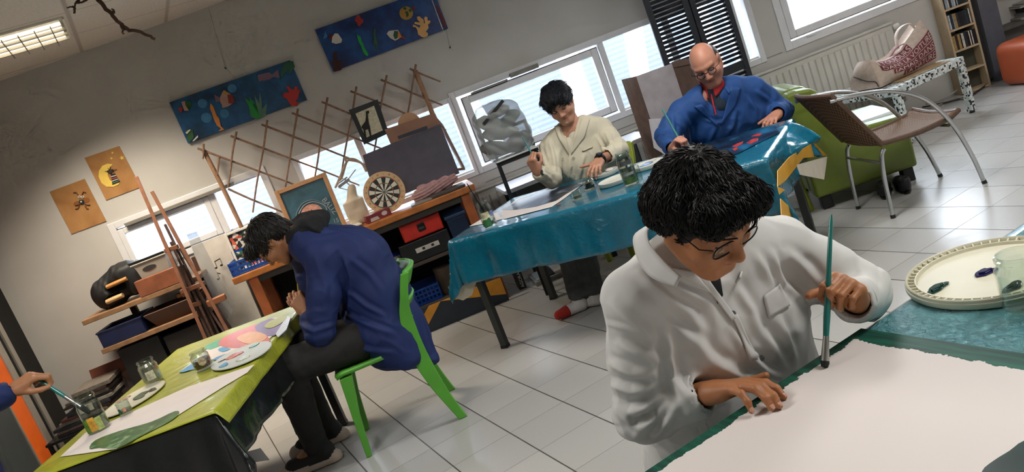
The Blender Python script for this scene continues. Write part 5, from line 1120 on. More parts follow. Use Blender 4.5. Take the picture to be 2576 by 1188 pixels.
# --- blue table
Lb = Vector((.570, -.8215, 0)); Sb = Vector((.8215, .570, 0)); Cb = Vector((2.335, 3.825, 0))
MBT = Matrix(((Lb.x, Sb.x, 0, Cb.x), (Lb.y, Sb.y, 0, Cb.y), (0, 0, 1, 0), (0, 0, 0, 1)))
table(MBT, 1.86, .84, 'long table with dark grey legs under the shiny blue cloth where two men paint', mtop, mtl)
mblue = plastic('cloth_teal', '#035a73', '#086d88', .2, 20, .5)
o = build('tablecloth', drape(MBT, 1.88, .86, (.26, .24, .28, .20), .7435, 110, .06, .07, 4), mblue, smooth=True, ang=180, solid=.0015, origin=Cb+Vector((0, 0, .74))); tagp(o, 'shiny teal blue plastic cloth on the long table of the two seated men', 'tablecloth')
# yellow and white under-cloths showing at the right end
def flap(px, pt, nrm, m_, nm, th=.002): return [PP(x, y, pt, nrm) for x, y in px]
endp = MBT @ Vector((.99, 0, .7)); nE = Lb
myel = mat('cloth_yellow', '#dba32a', .5, .06, 10); mwcl = mat('cloth_white', '#cfc6b4', .6, .05, 10)
t = thing('under_cloth', 'yellow and cream under-cloth hanging out below the blue cloth at the right end of the table', 'tablecloth', endp)
t['label'] = 'yellow and cream under-cloth hanging below the right end of the blue cloth'
P1_ = [(1962, 452), (2010, 398), (2052, 362), (2082, 366), (2070, 395), (2010, 405), (1975, 440), (1975, 470)]
build('yellow_flap', MB().solid(flap([(1955, 430), (1985, 395), (2046, 358), (2080, 392), (2020, 398), (1975, 455), (1955, 470)], endp, nE, None, '')[::1], .003), myel, t, world=True)
build('yellow_flap', MB().solid(flap([(1955, 470), (1973, 478), (1960, 490)], endp, nE, None, ''), .003), myel, t, world=True)
build('yellow_flap', MB().solid(flap([(1962, 500), (1985, 520), (2005, 562), (1966, 562)], endp, nE, None, ''), .003), myel, t, world=True)
build('cream_flap', MB().solid(flap([(2003, 415), (2080, 394), (2072, 452), (2012, 440)], endp+Lb*.05, nE, None, ''), .003), mwcl, t, world=True)
E0 = [PZ(1972, 305, .746), PZ(1950, 322, .746), PZ(1925, 345, .746), PZ(1900, 368, .746)]; E1 = [PZ(2066, 346, .70), PZ(2040, 364, .66), PZ(2003, 388, .63), PZ(1965, 415, .60)]
def fl_(u, v):
    k = u*3; i = min(2, int(k)); f = k-i; a_ = E0[i].lerp(E0[i+1], f); b_ = E1[i].lerp(E1[i+1], f); return a_.lerp(b_, v)+Vector((0, 0, .018*math.sin(PI*v)+.010*math.sin(11*u+3*v)*v))
build('blue_corner', MB().grid(18, 8, fl_), mblue, t, world=True, smooth=True, solid=.0015)
build('cream_corner', MB().solid(flap([(1127, 722), (1200, 705), (1188, 742), (1165, 756), (1140, 748)], MBT @ Vector((-.95, -.43, .5)), Vector((-.6, -.8, 0)), None, ''), .003), mwcl, t, world=True, label='cream cloth corner hanging at the left end')
# --- green table
ag = Vector((.419, .908, 0)); bg_ = Vector((.908, -.419, 0)); Cg = Vector((-.105, 3.98, 0))
MG = Matrix(((bg_.x, ag.x, 0, Cg.x), (bg_.y, ag.y, 0, Cg.y), (0, 0, 1, 0), (0, 0, 0, 1)))     # x = short side (to the right), y = long side (away)
table(MG, .76, 1.52, 'table with black legs under the olive green plastic cloth on the left', mtop, mmet)
mblc = plastic('cloth_black', '#0d0f10', '#16191a', .25, 14, .25, .4)
o = build('tablecloth', drape(MG, .775, 1.535, (.15, .22, .30, .05), .7425, 70, .10, .06, 6), mblc, smooth=True, ang=180, solid=.0015, origin=Cg+Vector((0, 0, .74))); tagp(o, 'black plastic cloth hanging down under the olive green one', 'tablecloth')
mgrn = plastic('cloth_olive', '#8e9420', '#a9ae2f', .35, 18, .35, .25)
o = build('tablecloth', drape(MG, .79, 1.55, (.03, .075, .012, .03), .7455, 80, .35, .10, 9), mgrn, smooth=True, ang=180, solid=.0015, origin=Cg+Vector((0, 0, .745))); tagp(o, 'crinkled olive green plastic cloth spread on the left table', 'tablecloth')
# --- front table
MFT = TR((1.30, .80, 0))
table(MFT, 2.1, .78, 'front table with a pale teal plastic cloth where the boy paints', mtop, mtl)
mteal = plastic('cloth_pale_teal', '#62aab5', '#86c3c9', .16, 58, 1.0, .8, .022)
o = build('tablecloth', drape(MFT, 2.11, .79, (.15, .15, .15, .05), .7435, 80, .05, .05, 12), mteal, smooth=True, ang=180, solid=.0015, origin=(1.3, .8, .74)); tagp(o, 'pale teal crinkled plastic cloth on the front table under the green bordered sheet', 'tablecloth')

# ================================================================== CHAIRS
def make_chair(M, m_, label, group='moulded plastic chairs'):
    t = thing('plastic_chair', label, 'chair', M, group)
    hw = .20
    for s in (-1, 1):
        # rear leg sweeping up into the back upright
        pts = bez([(s*.225, -.27, .001), (s*.215, -.215, .20), (s*.205, -.185, .42), (s*.205, -.20, .60), (s*.215, -.235, .71), (s*.215, -.275, .805)], 5)
        b = MB(); n = len(pts); vs = []
        for i, p in enumerate(pts):
            f_ = i/(n-1); w_ = .016; d_ = .022+.020*math.sin(min(1, f_*1.25)*PI)**2
            vs += [(p.x-w_, p.y-d_, p.z), (p.x+w_, p.y-d_, p.z), (p.x+w_, p.y+d_, p.z), (p.x-w_, p.y+d_, p.z)]
        fs = [(4*i+j, 4*i+(j+1) % 4, 4*i+4+(j+1) % 4, 4*i+4+j) for i in range(n-1) for j in range(4)]+[(3, 2, 1, 0), (4*n-4, 4*n-3, 4*n-2, 4*n-1)]
        build('rear_leg', b.add(vs, fs), m_, t, smooth=True, ang=50, bevel=.004)
        pts = [(s*.19, .235, .001), (s*.185, .215, .22), (s*.175, .185, .43)]
        b = MB(); vs = []
        for (x, y, z), w_ in zip(pts, (.014, .020, .032)): vs += [(x-w_, y-w_, z), (x+w_, y-w_, z), (x+w_, y+w_, z), (x-w_, y+w_, z)]
        fs = [(4*i+j, 4*i+(j+1) % 4, 4*i+4+(j+1) % 4, 4*i+4+j) for i in range(2) for j in range(4)]+[(3, 2, 1, 0), (8, 9, 10, 11)]
        build('front_leg', b.add(vs, fs), m_, t, bevel=.004)
    def sf(u, v):
        x = (u-.5)*2; y = -.20+v*.43; w_ = .205+.0*v+.01*math.sin(v*PI); return (x*w_, y, .452-.018*(1-x*x)*math.sin(v*PI)-.01*(v > .95))
    build('seat', MB().grid(12, 12, sf), m_, t, smooth=True, solid=.022)
    def rail(z0, z1, bow, y0, th, nm):
        def rf(u, v): x = (u-.5)*2; return (x*.215, y0-bow*(1-x*x)-.06*(v-.5)*(z1-z0)/.1, z0+(z1-z0)*v)
        build(nm, MB().grid(14, 4, rf), m_, t, smooth=True, solid=th)
    rail(.735, .812, .055, -.255, .022, 'top_rail'); rail(.635, .672, .055, -.215, .018, 'back_slat'); rail(.55, .587, .05, -.20, .018, 'back_slat')
    return t
mcg = mat('chair_green', '#56a334', .38, .05, 10); mcy = mat('chair_lime', '#8f9c2e', .4, .05, 10); mcd = mat('chair_dark_green', '#1d6b3a', .4, .05, 10)
f_ = Vector((-.969, .247, 0)).normalized(); r_ = Vector((f_.y, -f_.x, 0))
def cframe(o, f, tilt=0): f = Vector(f).normalized(); r = Vector((f.y, -f.x, 0)); return Matrix(((r.x, f.x, 0, o[0]), (r.y, f.y, 0, o[1]), (0, 0, 1, 0), (0, 0, 0, 1)))
make_chair(cframe((.745, 3.98), f_), mcg, 'bright green plastic chair under the man in the blue coat on the left')
make_chair(cframe((2.655, 4.585), -Sb), mcy, 'lime green plastic chair behind the man in the cream coat')
make_chair(cframe((3.345, 3.875), -Sb), mcy, 'lime green plastic chair under the bald man in the blue coat')
make_chair(cframe((1.05, 1.55), (-.57, -.82)), mcd, 'dark green plastic chair under the boy in the white coat')
# ================================================================== ON THE TABLES
mgl = glassy('jar_glass', '#f2f6f3', .03, .03); mwat = glassy('murky_water', '#b9bfb4', .05, .05, .25, '#8d9489')
mpaper = mat('paper_white', '#ddd4cf', .7, .02)
def jar(px, z, r, h, label, water=None, wl=.5, mw=None, band=None, lidless=True, group='glass jars', neck=.82, bands=()):
    p = PZ(*px, z) if len(px) == 2 else Vector(px)
    t = thing('glass_jar', label, 'jar', p, group)
    prof = [(r*.9, .002), (r, .008), (r, h*.72), (r*neck, h*.84), (r*neck, h*.88), (r*(neck+.08), h*.9), (r*(neck+.08), h*.95), (r*neck, h*.96), (r*neck, h), (r*neck*.94, h), (r*neck*.94, h*.86), (r*.95, h*.72), (r*.95, .012), (r*.0+.001, .010)]
    build('glass', MB().lathe(prof, 28, 0, None, True, False), mgl, t, smooth=True, ang=22)
    if water: build('water', MB().lathe([(r*.94, .0135), (r*.94, h*wl), (.001, h*wl)], 24, 0, None, True, False), mw or mwat, t, smooth=True)
    for (z0, z1, a0, a1, cc) in bands:
        b = MB(); n = 16; vs = []
        for i in range(n+1):
            a = a0+(a1-a0)*i/n; vs += [(r*1.006*math.cos(a), r*1.006*math.sin(a), h*z0), (r*1.006*math.cos(a), r*1.006*math.sin(a), h*z1)]
        b.add(vs, [(2*i, 2*i+2, 2*i+3, 2*i+1) for i in range(n)]); build('label', b, mat('lab'+cc, cc, .5, .25, 60), t, smooth=True)
    return t, p
ACAM = math.atan2(-1, -.3)
def brush(tip, end, r, label, mh, ferr=.14, bris=.07, mb_=None, group=None, br=None, flatb=1.0):
    tip, end = Vector(tip), Vector(end); t = thing('paintbrush', label, 'paintbrush', tip, group); L = end-tip; br = br or r*1.5
    build('bristles', MB().tube([tip, tip+L*bris*.6, tip+L*bris], [br*.75, br*1.05, br], 10), mb_ or mat('bristle_dark', '#1d2624', .7), t, world=True, smooth=True)
    build('ferrule', MB().tube([tip+L*bris, tip+L*ferr], [br, r*1.05], 12), mat('ferrule', '#b5b3ae', .25, .03, metal=.9), t, world=True, smooth=True)
    build('handle', MB().tube([tip+L*ferr, tip+L*(ferr+.12), tip+L*.6, tip+L*.95, end], [r*1.05, r*1.25, r, r*.7, r*.35], 12), mh, t, world=True, smooth=True)
    return t
mhg = mat('handle_teal', '#1f7a74', .25, .05, coat=.5); mhb = mat('handle_black', '#15181a', .3, .05, coat=.4)
def slab(name, px, z, th, m_, label, cat, group=None, curl=None):
    P = [PZ(x, y, z) for x, y in px]; o_ = sum(P, Vector())/len(P)
    a = sum(P[i].x*P[(i+1) % len(P)].y-P[(i+1) % len(P)].x*P[i].y for i in range(len(P)))
    if a < 0: P = P[::-1]
    o = build(name, MB().prism([(p.x-o_.x, p.y-o_.y) for p in P], 0, th), m_); o.location = o_; return tagp(o, label, cat, group)
def patch(root, name, px, z, m_, th=.0006, smooth=0):
    P = [PZ(x, y, z) for x, y in px]
    if smooth:
        Q = []; k = len(P)
        for i in range(k):
            a, b_, c_, d_ = P[i-1], P[i], P[(i+1) % k], P[(i+2) % k]
            for j in range(smooth): t_ = j/smooth; Q.append(.5*((2*b_)+(c_-a)*t_+(2*a-5*b_+4*c_-d_)*t_*t_+(3*b_-a-3*c_+d_)*t_**3))
        P = Q
    a = sum(P[i].x*P[(i+1) % len(P)].y-P[(i+1) % len(P)].x*P[i].y for i in range(len(P)))
    if a < 0: P = P[::-1]
    return build(name, MB().prism([(p.x, p.y) for p in P], z, z+th), m_, root, world=True)
# ---------------- front table: the green-edged sheet
ZF = .7465
q = NT('green_border_sheet'); sp = q.N('ShaderNodeSeparateXYZ', ins={0: q.obj()}); nz = q.noise(26, 5, dist=.6); n3 = q.noise(140, 3)
n2 = q.math('MULTIPLY_ADD', nz.outputs[0], .03, q.math('MULTIPLY', n3.outputs[0], .012))
dE = q.math('ADD', q.math('SUBTRACT', .0, sp.outputs[1]), -.012); dR = q.math('ADD', q.math('SUBTRACT', .0, sp.outputs[0]), -.040)   # distance in from the far edge and from the right edge
m1 = q.math('LESS_THAN', q.math('ADD', dE, q.math('SUBTRACT', .021, n2)), .012); m2 = q.math('LESS_THAN', q.math('ADD', dR, q.math('SUBTRACT', .021, n2)), .010)
gm = q.math('MAXIMUM', m1, m2); 
st = q.N('ShaderNodeTexNoise', ins={'Scale': 60.0, 'Detail': 5.0}); mp = q.N('ShaderNodeMapping', ins={'Scale': (1.0, .12, 1)}); q.l.new(q.obj(), mp.inputs[0]); q.l.new(mp.outputs[0], st.inputs['Vector'])
q.col(q.mix(gm, rgb('#e4dbd6'), q.ramp(st.outputs[0], [(.35, rgb('#04372e')), (.6, rgb('#0a5f4a'))]))); q.set(Roughness=q.math('MULTIPLY_ADD', gm, -.12, .7))
o = build('painted_sheet', MB().prism([(-.80, -.62), (.0, -.62), (.0, 0), (-.80, 0)], 0, .0012), q.m); o.location = (1.183, 1.193, ZF); tagp(o, 'large white sheet with a painted dark green border on the front table', 'painting')
md = mat('paint_black_green', '#12302c', .35, .2, 30)
patch(o, 'dark_paint', [(2470, 1188), (2500, 1160), (2540, 1135), (2576, 1110), (2640, 1100), (2640, 1200), (2480, 1230)], ZF+.0013, md, .0006, 3)
# lid palette
pl0 = PZ(2430, 735, .752); LC, LR = Vector((1.475, 1.085, .7475)), .172
t = thing('lid_palette', 'big round cream plastic lid used as a palette on the front table', 'lid', LC); mlid = mat('lid_cream', '#d6d2bb', .4, .03)
build('lid', MB().lathe([(LR*.99, 0), (LR, .004), (LR, .012), (LR*.985, .013), (LR*.985, .019), (LR*.97, .021), (LR*.955, .019), (LR*.95, .012), (LR*.885, .011), (LR*.875, .0165), (LR*.86, .0165), (LR*.85, .010), (.001, .010)], 64, 0, None, True, False), mlid, t, smooth=True, ang=50)
for i in range(56):
    a = 2*PI*i/56; build('rim_rib', MB().bar((LR*.885*math.cos(a), LR*.885*math.sin(a), .0135), (LR*.955*math.cos(a), LR*.955*math.sin(a), .0155), .0028, .006), mlid, t)
def blobp(px, r, cc, seed, nm): 
    p = PZ(*px, .758)-LC; b = MB(); n = 16
    P = blob(p.x, p.y, r, 20, .3, seed, r*.62); b.prism(P, .0103, .014); b.prism([(p.x+(x-p.x)*.6, p.y+(y-p.y)*.6) for x, y in P], .014, .018); build(nm, b, mat('oil'+cc, cc, .12, .15, 60, coat=.5), t, bevel=.0015)
blobp((2357, 727), .026, '#0b3b33', 3, 'green_paint'); blobp((2478, 687), .024, '#1c1a52', 5, 'blue_paint'); blobp((2548, 724), .025, '#14211f', 8, 'black_paint')
jar((2590, 775), ZF, .044, .115, 'clear glass jar at the right edge beside the cream lid on the front table', group=None)
brush(Vector((1.017, 1.147, ZF+.003)), PD(2091, 540, 1.60), .0055, 'long teal paintbrush upright in the fist of the boy in white', mhg, .2, .04, br=.0085)
# ---------------- blue table
ZB = .747
bw = [(.05, .35, ACAM-1.0, ACAM+.2, '#3f7d4a'), (.38, .62, ACAM-.9, ACAM+.3, '#d7cfa6'), (.4, .6, ACAM+.4, ACAM+1.1, '#7d86b4')]
jar((1235, 570), ZB, .042, .155, 'tall labelled jar at the left end of the blue table', True, .25, bands=bw)
p = PZ(1235, 570, ZB); brush(p+Vector((.012, 0, .012)), PW(1200, 446, 1.9)*0+p+Vector((-.035, .02, .285)), .005, 'thin black brush standing in the jar at the left end of the blue table', mhb, .3, .12)
o = slab('painted_sheet', [(1257, 533), (1267, 552), (1388, 521), (1422, 498), (1474, 457), (1300, 503)], ZB, .001, mpaper, 'white sheet with a dark grey-blue painted field before the man in cream', 'painting')
q = NT('slate_paint'); nz = q.noise(9, 6, dist=1.0); q.col(q.ramp(nz.outputs[0], [(.35, rgb('#1b2027')), (.55, rgb('#39414e')), (.7, rgb('#77859a'))])); q.set(Roughness=.3)
patch(o, 'dark_field', [(1262, 529), (1300, 528), (1350, 520), (1400, 505), (1425, 488), (1470, 462), (1440, 462), (1370, 480), (1302, 506)], ZB+.001, q.m)
slab('paper', [(1181, 570), (1222, 545), (1250, 535), (1262, 552), (1222, 563)], ZB, .0012, mpaper, 'blank white paper corner under the tall jar at the left end of the blue table', 'paper')
jar((1455, 503), ZB, .026, .055, 'small clear glass with water near the dark painted sheet', True, .5, neck=.95, group=None)
mink = mat('ink_water', '#14201f', .15)
jar((1486, 477), ZB, .034, .075, 'short jar of black paint under the hand of the man in cream', True, .6, mink, group=None)
jar((1590, 464), ZB, .043, .185, 'tall glass jar with a green label in the middle of the blue table', True, .55, bands=[(.08, .25, ACAM-1, ACAM+.9, '#4a6b36'), (.32, .40, ACAM-1, ACAM+.6, '#8a918c'), (.62, .75, ACAM-1, ACAM+.6, '#4b4e4c')])
jar((1612, 462), ZB, .020, .10, 'narrow clear glass with a brush beside the tall green labelled jar', None, neck=.95, group=None)
def lid2(px, r, label, cc='#cfcfc2', name='lid_palette'):
    p = PZ(*px, ZB); t = thing(name, label, 'lid', p, 'plastic lids used as palettes on the blue table'); build('lid', MB().lathe([(r*.97, 0), (r, .004), (r, .022), (r*.97, .024), (r*.93, .020), (.001, .019)], 40, 0, None, True, False), mat('lid'+cc, cc, .4, .03), t, smooth=True, ang=50); return t, p
t, p = lid2((1552, 458), .105, 'white round lid in front, left of the tall green labelled jar'); 
t, p = lid2((1525, 440), .085, 'grey-white round lid behind, near the watch of the man in cream', '#bfc2b8'); build('paint_blob', MB().prism(blob(.02, -.02, .028, 18, .3, 2), .0195, .030), m_wht, t, bevel=.004); build('paint_blob', MB().prism(blob(.03, .03, .025, 18, .3, 3), .0195, .024), mat('ink_water', '#14201f', .15), t, bevel=.003)
t, p = lid2((1632, 420), .095, 'white lid with blue paint right of the tall green labelled jar'); build('blue_paint', MB().prism(blob(-.01, 0, .05, 20, .25, 6, .03), .0195, .022), mat('oil_blue', '#4f7fb5', .2), t); build('white_paint', MB().prism(blob(.05, .03, .03, 20, .3, 7), .0195, .026), m_wht, t, bevel=.003)
brush(PZ(1596, 452, ZB+.02), PZ(1596, 452, ZB+.02)+Vector((-.02, .01, .11)), .006, 'short black brush standing in the narrow glass', mhb, .3, .15)
q = NT('blue_painting'); nz = q.noise(5, 5, dist=.6); q.col(q.ramp(nz.outputs[0], [(.36, rgb('#10151e')), (.52, rgb('#16324c')), (.68, rgb('#1f6590'))])); q.set(Roughness=.25)
o = slab('painted_sheet', [(1668, 446), (1700, 395), (1800, 352), (1950, 316), (1962, 334), (1925, 352), (1860, 385), (1770, 415), (1700, 440)], ZB, .0012, q.m, 'dark blue painted sheet with red strokes before the bald man', 'painting')
mrp = mat('oil_red', '#b83a2c', .25, .2, 40)
for pl_ in (((1841, 369), (1855, 361), (1870, 356), (1868, 362), (1852, 370)), ((1878, 360), (1893, 350), (1908, 348), (1905, 355), (1888, 362)), ((1889, 344), (1905, 336), (1918, 336), (1910, 343)), ((1842, 376), (1852, 371), (1858, 374), (1848, 380))): patch(o, 'red_stroke', pl_, ZB+.0013, mrp, .001, 0)
o = build('orange_peel', MB().ball((0, 0, .004), (.014, .006, .004), 10), mat('peel', '#b5562a', .5), smooth=True); o.location = PZ(1407, 516, ZB); tagp(o, 'small orange scrap beside the dark painted sheet', 'scrap')
# ---------------- green table
ZG = .749
jar((252, 1082), ZG, .046, .165, 'large glass jar with a green and yellow label on the olive cloth', True, .30, bands=[(.05, .42, ACAM-.95, ACAM-.3, '#5d8a2c'), (.08, .44, ACAM-.28, ACAM+.35, '#d8a33a'), (.06, .40, ACAM+.36, ACAM+.9, '#9fae62')], neck=.86)
jar((320, 1042), ZG, .028, .062, 'little glass jar of murky water near the large labelled jar', True, .4, neck=.95, group=None, bands=[(.2, .6, ACAM-.8, ACAM-.3, '#2f6a4a'), (.3, .6, ACAM+.1, ACAM+.5, '#c98a70')])
jar((390, 962), ZG, .045, .125, 'clear jar with a pale label at the back edge of the olive cloth', True, .75, glassy('pale_water', '#d8d6c8', .05, .05, .3, '#c6c4b2'), bands=[(.2, .55, ACAM-.2, ACAM+.7, '#c9c5ae')])
mbr = mat('brown_water', '#54392c', .2, .1)
jar((516, 928), ZG, .043, .095, 'jar of brown water with a round label on the olive cloth', True, .55, mbr, group=None)
p = PZ(516, 928, ZG); b = MB(); n = 20; vs = [(.0437*math.cos(ACAM+.35), .0437*math.sin(ACAM+.35), .045)]
for i in range(n): a = 2*PI*i/n; th_ = ACAM+.35+.45*math.cos(a); vs.append((.0437*math.cos(th_), .0437*math.sin(th_), .045+.02*math.sin(a)))
o = build('label', b.add([tuple(p+Vector(v)) for v in vs], [(0, i+1, (i+1) % n+1) for i in range(n)]), mat('lab_cream', '#b9a88c', .5, .3, 90), [x for x in bpy.data.objects if x.name.startswith('glass_jar') and 'round label' in x.get('label', '')][0], world=True)
o = slab('painted_sheet', [(152, 1150), (215, 1090), (470, 975), (640, 918), (622, 938), (560, 975), (400, 1075), (292, 1130)], ZG, .001, mpaper, 'long white sheet with a green leaf shape at the near end of the olive cloth', 'painting')
q = NT('leaf_paint'); nz = q.noise(14, 5, dist=1.2); q.col(q.ramp(nz.outputs[0], [(.36, rgb('#33562f')), (.58, rgb('#4c7444')), (.72, rgb('#8fae86'))])); q.set(Roughness=.35)
patch(o, 'green_leaf', [(225, 1130), (240, 1108), (300, 1085), (380, 1062), (440, 1035), (450, 1042), (420, 1065), (360, 1095), (295, 1128), (250, 1128)], ZG+.001, q.m, .0006, 3)
def plate(px4, label, blobs, cc='#d3cfbe'):
    P = [PZ(*p, ZG) for p in px4]; c_ = sum(P, Vector())/4; t = thing('palette', label, 'palette', c_, 'oval palettes on the olive cloth')
    a = (P[0]-P[2])/2; b_ = (P[1]-P[3])/2; b = MB(); n = 36; vs = []
    for (k, z) in ((.92, 0), (1.0, .005), (1.0, .009), (.93, .007), (.02, .006)):
        for i in range(n): q_ = 2*PI*i/n; v = a*math.cos(q_)*k+b_*math.sin(q_)*k; vs.append((v.x, v.y, z))
    fs = [(i*n+j, i*n+(j+1) % n, (i+1)*n+(j+1) % n, (i+1)*n+j) for i in range(4) for j in range(n)]+[tuple(range(n))[::-1]]
    if a.cross(b_).z < 0: fs = [f[::-1] for f in fs]
    build('plate', b.add(vs, fs), mat('plate'+cc, cc, .35, .04), t, smooth=True)
    for (px, r, c2_, sd, el) in blobs:
        p = PZ(*px, ZG)-c_; build('paint', MB().prism(blob(p.x, p.y, r, 18, .25, sd, r*el), .0062, .010), mat('oil'+c2_, c2_, .2, .2, 50), t, bevel=.001)
    return t
plate(((262, 1048), (330, 1030), (418, 966), (348, 985)), 'oval cream palette with green and brown paint beside the large labelled jar', (((355, 1000), .035, '#3f5a3e', 2, 1.4), ((310, 1010), .03, '#b39a7e', 4, 1.3), ((385, 985), .02, '#5a5a48', 5, 1.5)))
plate(((532, 932), (620, 915), (684, 868), (600, 880)), 'oval white palette with red, blue and green paint beside the brown jar', (((592, 898), .035, '#c9604a', 3, 1.3), ((565, 923), .025, '#4f9cc0', 6, 1.2), ((560, 912), .016, '#20262c', 7, .4), ((642, 873), .022, '#1c7a52', 8, 1.2), ((612, 905), .03, '#c8cdb8', 9, 1.6)), '#c3c9c4')
o = slab('painted_sheet', [(450, 938), (535, 868), (690, 800), (730, 800), (715, 818), (668, 862), (540, 902), (490, 930)], ZG, .001, mpaper, 'white sheet painted with red, orange, purple and blue before the man on the left', 'painting')
for nm, pl_, cc in (('green_paint', [(515, 872), (560, 852), (580, 845), (570, 862), (530, 880)], '#27a06a'), ('red_paint', [(548, 868), (570, 845), (620, 825), (655, 815), (665, 840), (680, 858), (640, 870), (590, 876)], '#cc4a33'), ('purple_paint', [(640, 822), (680, 802), (710, 808), (712, 826), (690, 845), (660, 842)], '#6a4a80'), ('blue_paint', [(450, 938), (500, 905), (520, 900), (530, 912), (490, 928)], '#2f8fc0'), ('blue_paint', [(535, 905), (560, 893), (600, 885), (595, 893), (555, 905)], '#2a86bb'), ('blue_paint', [(548, 880), (560, 874), (580, 878), (560, 886)], '#3a9ac9')):
    kz = globals().get('kz', 0)+1; patch(o, nm, pl_, ZG+.0011+.0002*kz, mat('p'+cc, cc, .35, .12, 30), .0006, 2)
patch(o, 'orange_paint', [(595, 852), (620, 838), (645, 835), (672, 845), (660, 858), (625, 866)], ZG+.0030, mat('p_or', '#dd9440', .35, .12, 30), .0006, 3); patch(o, 'olive_disc', [(665, 822), (680, 808), (715, 796), (722, 800), (705, 815), (680, 826)], ZG+.0034, mat('p_ol', '#a3a431', .4, .08, 30), .0008, 3)
pj = PZ(252, 1082, ZG)
slab('paint_tray', [(694, 842), (722, 798), (732, 800), (722, 830), (700, 850)], ZG, .004, mat('tray_white', '#c8ccd0', .3, .1, 60), 'white film wrapped tray edge at the right side of the olive cloth', 'tray')

# ---------------- dry branch hanging from the ceiling
mbk = mat('branch_bark', '#4a3324', .8, .25, 40, bump=.3); DB_ = 3.5
t = thing('branch', 'dry brown branch hanging under the ceiling at the top left', 'branch', PD(305, 60, DB_))
def twig(px, r0, r1, nm='twig'):
    P = bez([PD(x, y, DB_+d) for x, y, d in px], 5); n = len(P); random.seed(len(P)+int(px[0][0]))
    P = [p+Vector((random.uniform(-1, 1), random.uniform(-1, 1), random.uniform(-1, 1)))*.004 for p in P]
    return build(nm, MB().tube(P, [r0+(r1-r0)*i/(n-1) for i in range(n)], 7), mbk, t, smooth=True, world=True)
twig([(150, -140, 0), (205, -50, 0), (245, 0, 0), (280, 35, .02), (305, 60, .03), (325, 75, .03), (360, 83, .02), (388, 97, 0)], .011, .0065, 'main_stem')
for q_ in ([(305, 60, .03), (309, 72, .02), (310, 86, 0)], [(325, 75, .03), (312, 74, .05), (303, 66, .08)], [(205, -50, 0), (222, -12, -.02), (214, 3, -.03), (193, 7, -.04), (186, 17, -.05), (167, 20, -.06)], [(186, 17, -.05), (188, 26, -.06), (187, 35, -.07)], [(193, 7, -.04), (198, 2, -.02), (196, -8, 0)], [(280, 35, .02), (286, 30, .0), (283, 22, 0)]): twig(q_, .006, .003)
pt = PD(150, -140, DB_); build('string', MB().tube([pt, Vector((pt.x, pt.y, zc))], .0015, 5), mat('string_white', '#cfcabf', .7), t, world=True)
pt = PD(245, 0, DB_); build('string', MB().tube([pt, Vector((pt.x, pt.y, zc))], .0015, 5), mat('string_white', '#cfcabf', .7), t, world=True)
# grey lining corner of the black cloth at the near end of the left table
o_ = MG @ Vector((.39, -.80, .60)); nG = -ag
o = build('lining_flap', MB().solid([PP(x, y, o_, nG) for x, y in ((588, 1146), (655, 1128), (678, 1158), (625, 1166), (596, 1172))][::-1], .002), mat('lining_grey', '#6f6f6d', .6), [x for x in bpy.data.objects if x.get('label', '').startswith('black plastic cloth')][0], world=True)
# ================================================================== PEOPLE
from mathutils.bvhtree import BVHTree
def V3(*a): return Vector(a)
def lerp(a, b, t): return Vector(a)*(1-t)+Vector(b)*t
def hframe(c, fwd, pitch, roll=0.):
    """head frame: x right, y where the nose points, z crown; fwd is horizontal, pitch down in degrees"""
    f = Vector((fwd[0], fwd[1], 0)).normalized(); r = Vector((f.y, -f.x, 0)); p = math.radians(pitch)
    y = f*math.cos(p)-Vector((0, 0, math.sin(p))); z = f*math.sin(p)+Vector((0, 0, math.cos(p)))
    M = Matrix(((r.x, y.x, z.x, c[0]), (r.y, y.y, z.y, c[1]), (r.z, y.z, z.z, c[2]), (0, 0, 0, 1)))
    return M @ Matrix.Rotation(math.radians(roll), 4, 'Y')
def head(s, M, k=1., lids=True, jaw=1., lipm=1):
    P = lambda *a: M @ Vector([x*k for x in a])
    E = lambda c, r, **kw: s.ell([x*k for x in c], [x*k for x in r], M, **kw)
    E((0, -.012, .032), (.074, .094, .084), k=.02); E((0, .035, -.01), (.066, .062, .085), k=.03); E((0, .03, -.058), (.058*jaw, .062, .052), k=.025)
    s.cap(P(-.018, .078, -.100), P(.018, .078, -.100), .017*k, k=.025)
    for q in (-1, 1):
        s.cap(P(q*.058*jaw, -.005, -.045), P(q*.03, .06, -.092), .022*k, .018*k, k=.025); E((q*.042, .062, -.03), (.028, .028, .026), k=.02)
        s.cap(P(q*.012, .087, .026), P(q*.045, .074, .026), .012*k, .010*k, k=.014)
        E((q*.032, .094, .002), (.017, .013, .012), k=.010, sub=True)
        E((q*.032, .0765, .002), (.0145, .0135, .0125), k=.003)
        s.cap(P(q*.020, .0895, -.003), P(q*.044, .0855, -.003), .0022*k, .0022*k, k=.002, m=2)
        E((q*.078, -.008, -.006), (.010, .020, .031), k=.008); E((q*.087, -.002, -.004), (.006, .011, .018), k=.004, sub=True)
        E((q*.013, .100, -.036), (.009, .011, .009), k=.006)
    s.cap(P(0, .086, .018), P(0, .112, -.028), .008*k, .0115*k, k=.012); E((0, .112, -.032), (.0115, .011, .010), k=.006)
    for q in (-1, 1): E((q*.006, .108, -.043), (.0035, .005, .003), k=.002, sub=True)
    s.cap(P(-.021, .087, -.063), P(0, .0955, -.0615), .0048*k, .006*k, k=.005, m=lipm); s.cap(P(.021, .087, -.063), P(0, .0955, -.0615), .0048*k, .006*k, k=.005, m=lipm)
    s.cap(P(-.017, .086, -.0725), P(.017, .086, -.0725), .0065*k, k=.005, m=lipm); s.cap(P(-.022, .096, -.0672), P(.022, .096, -.0672), .0022*k, k=.002, sub=True)
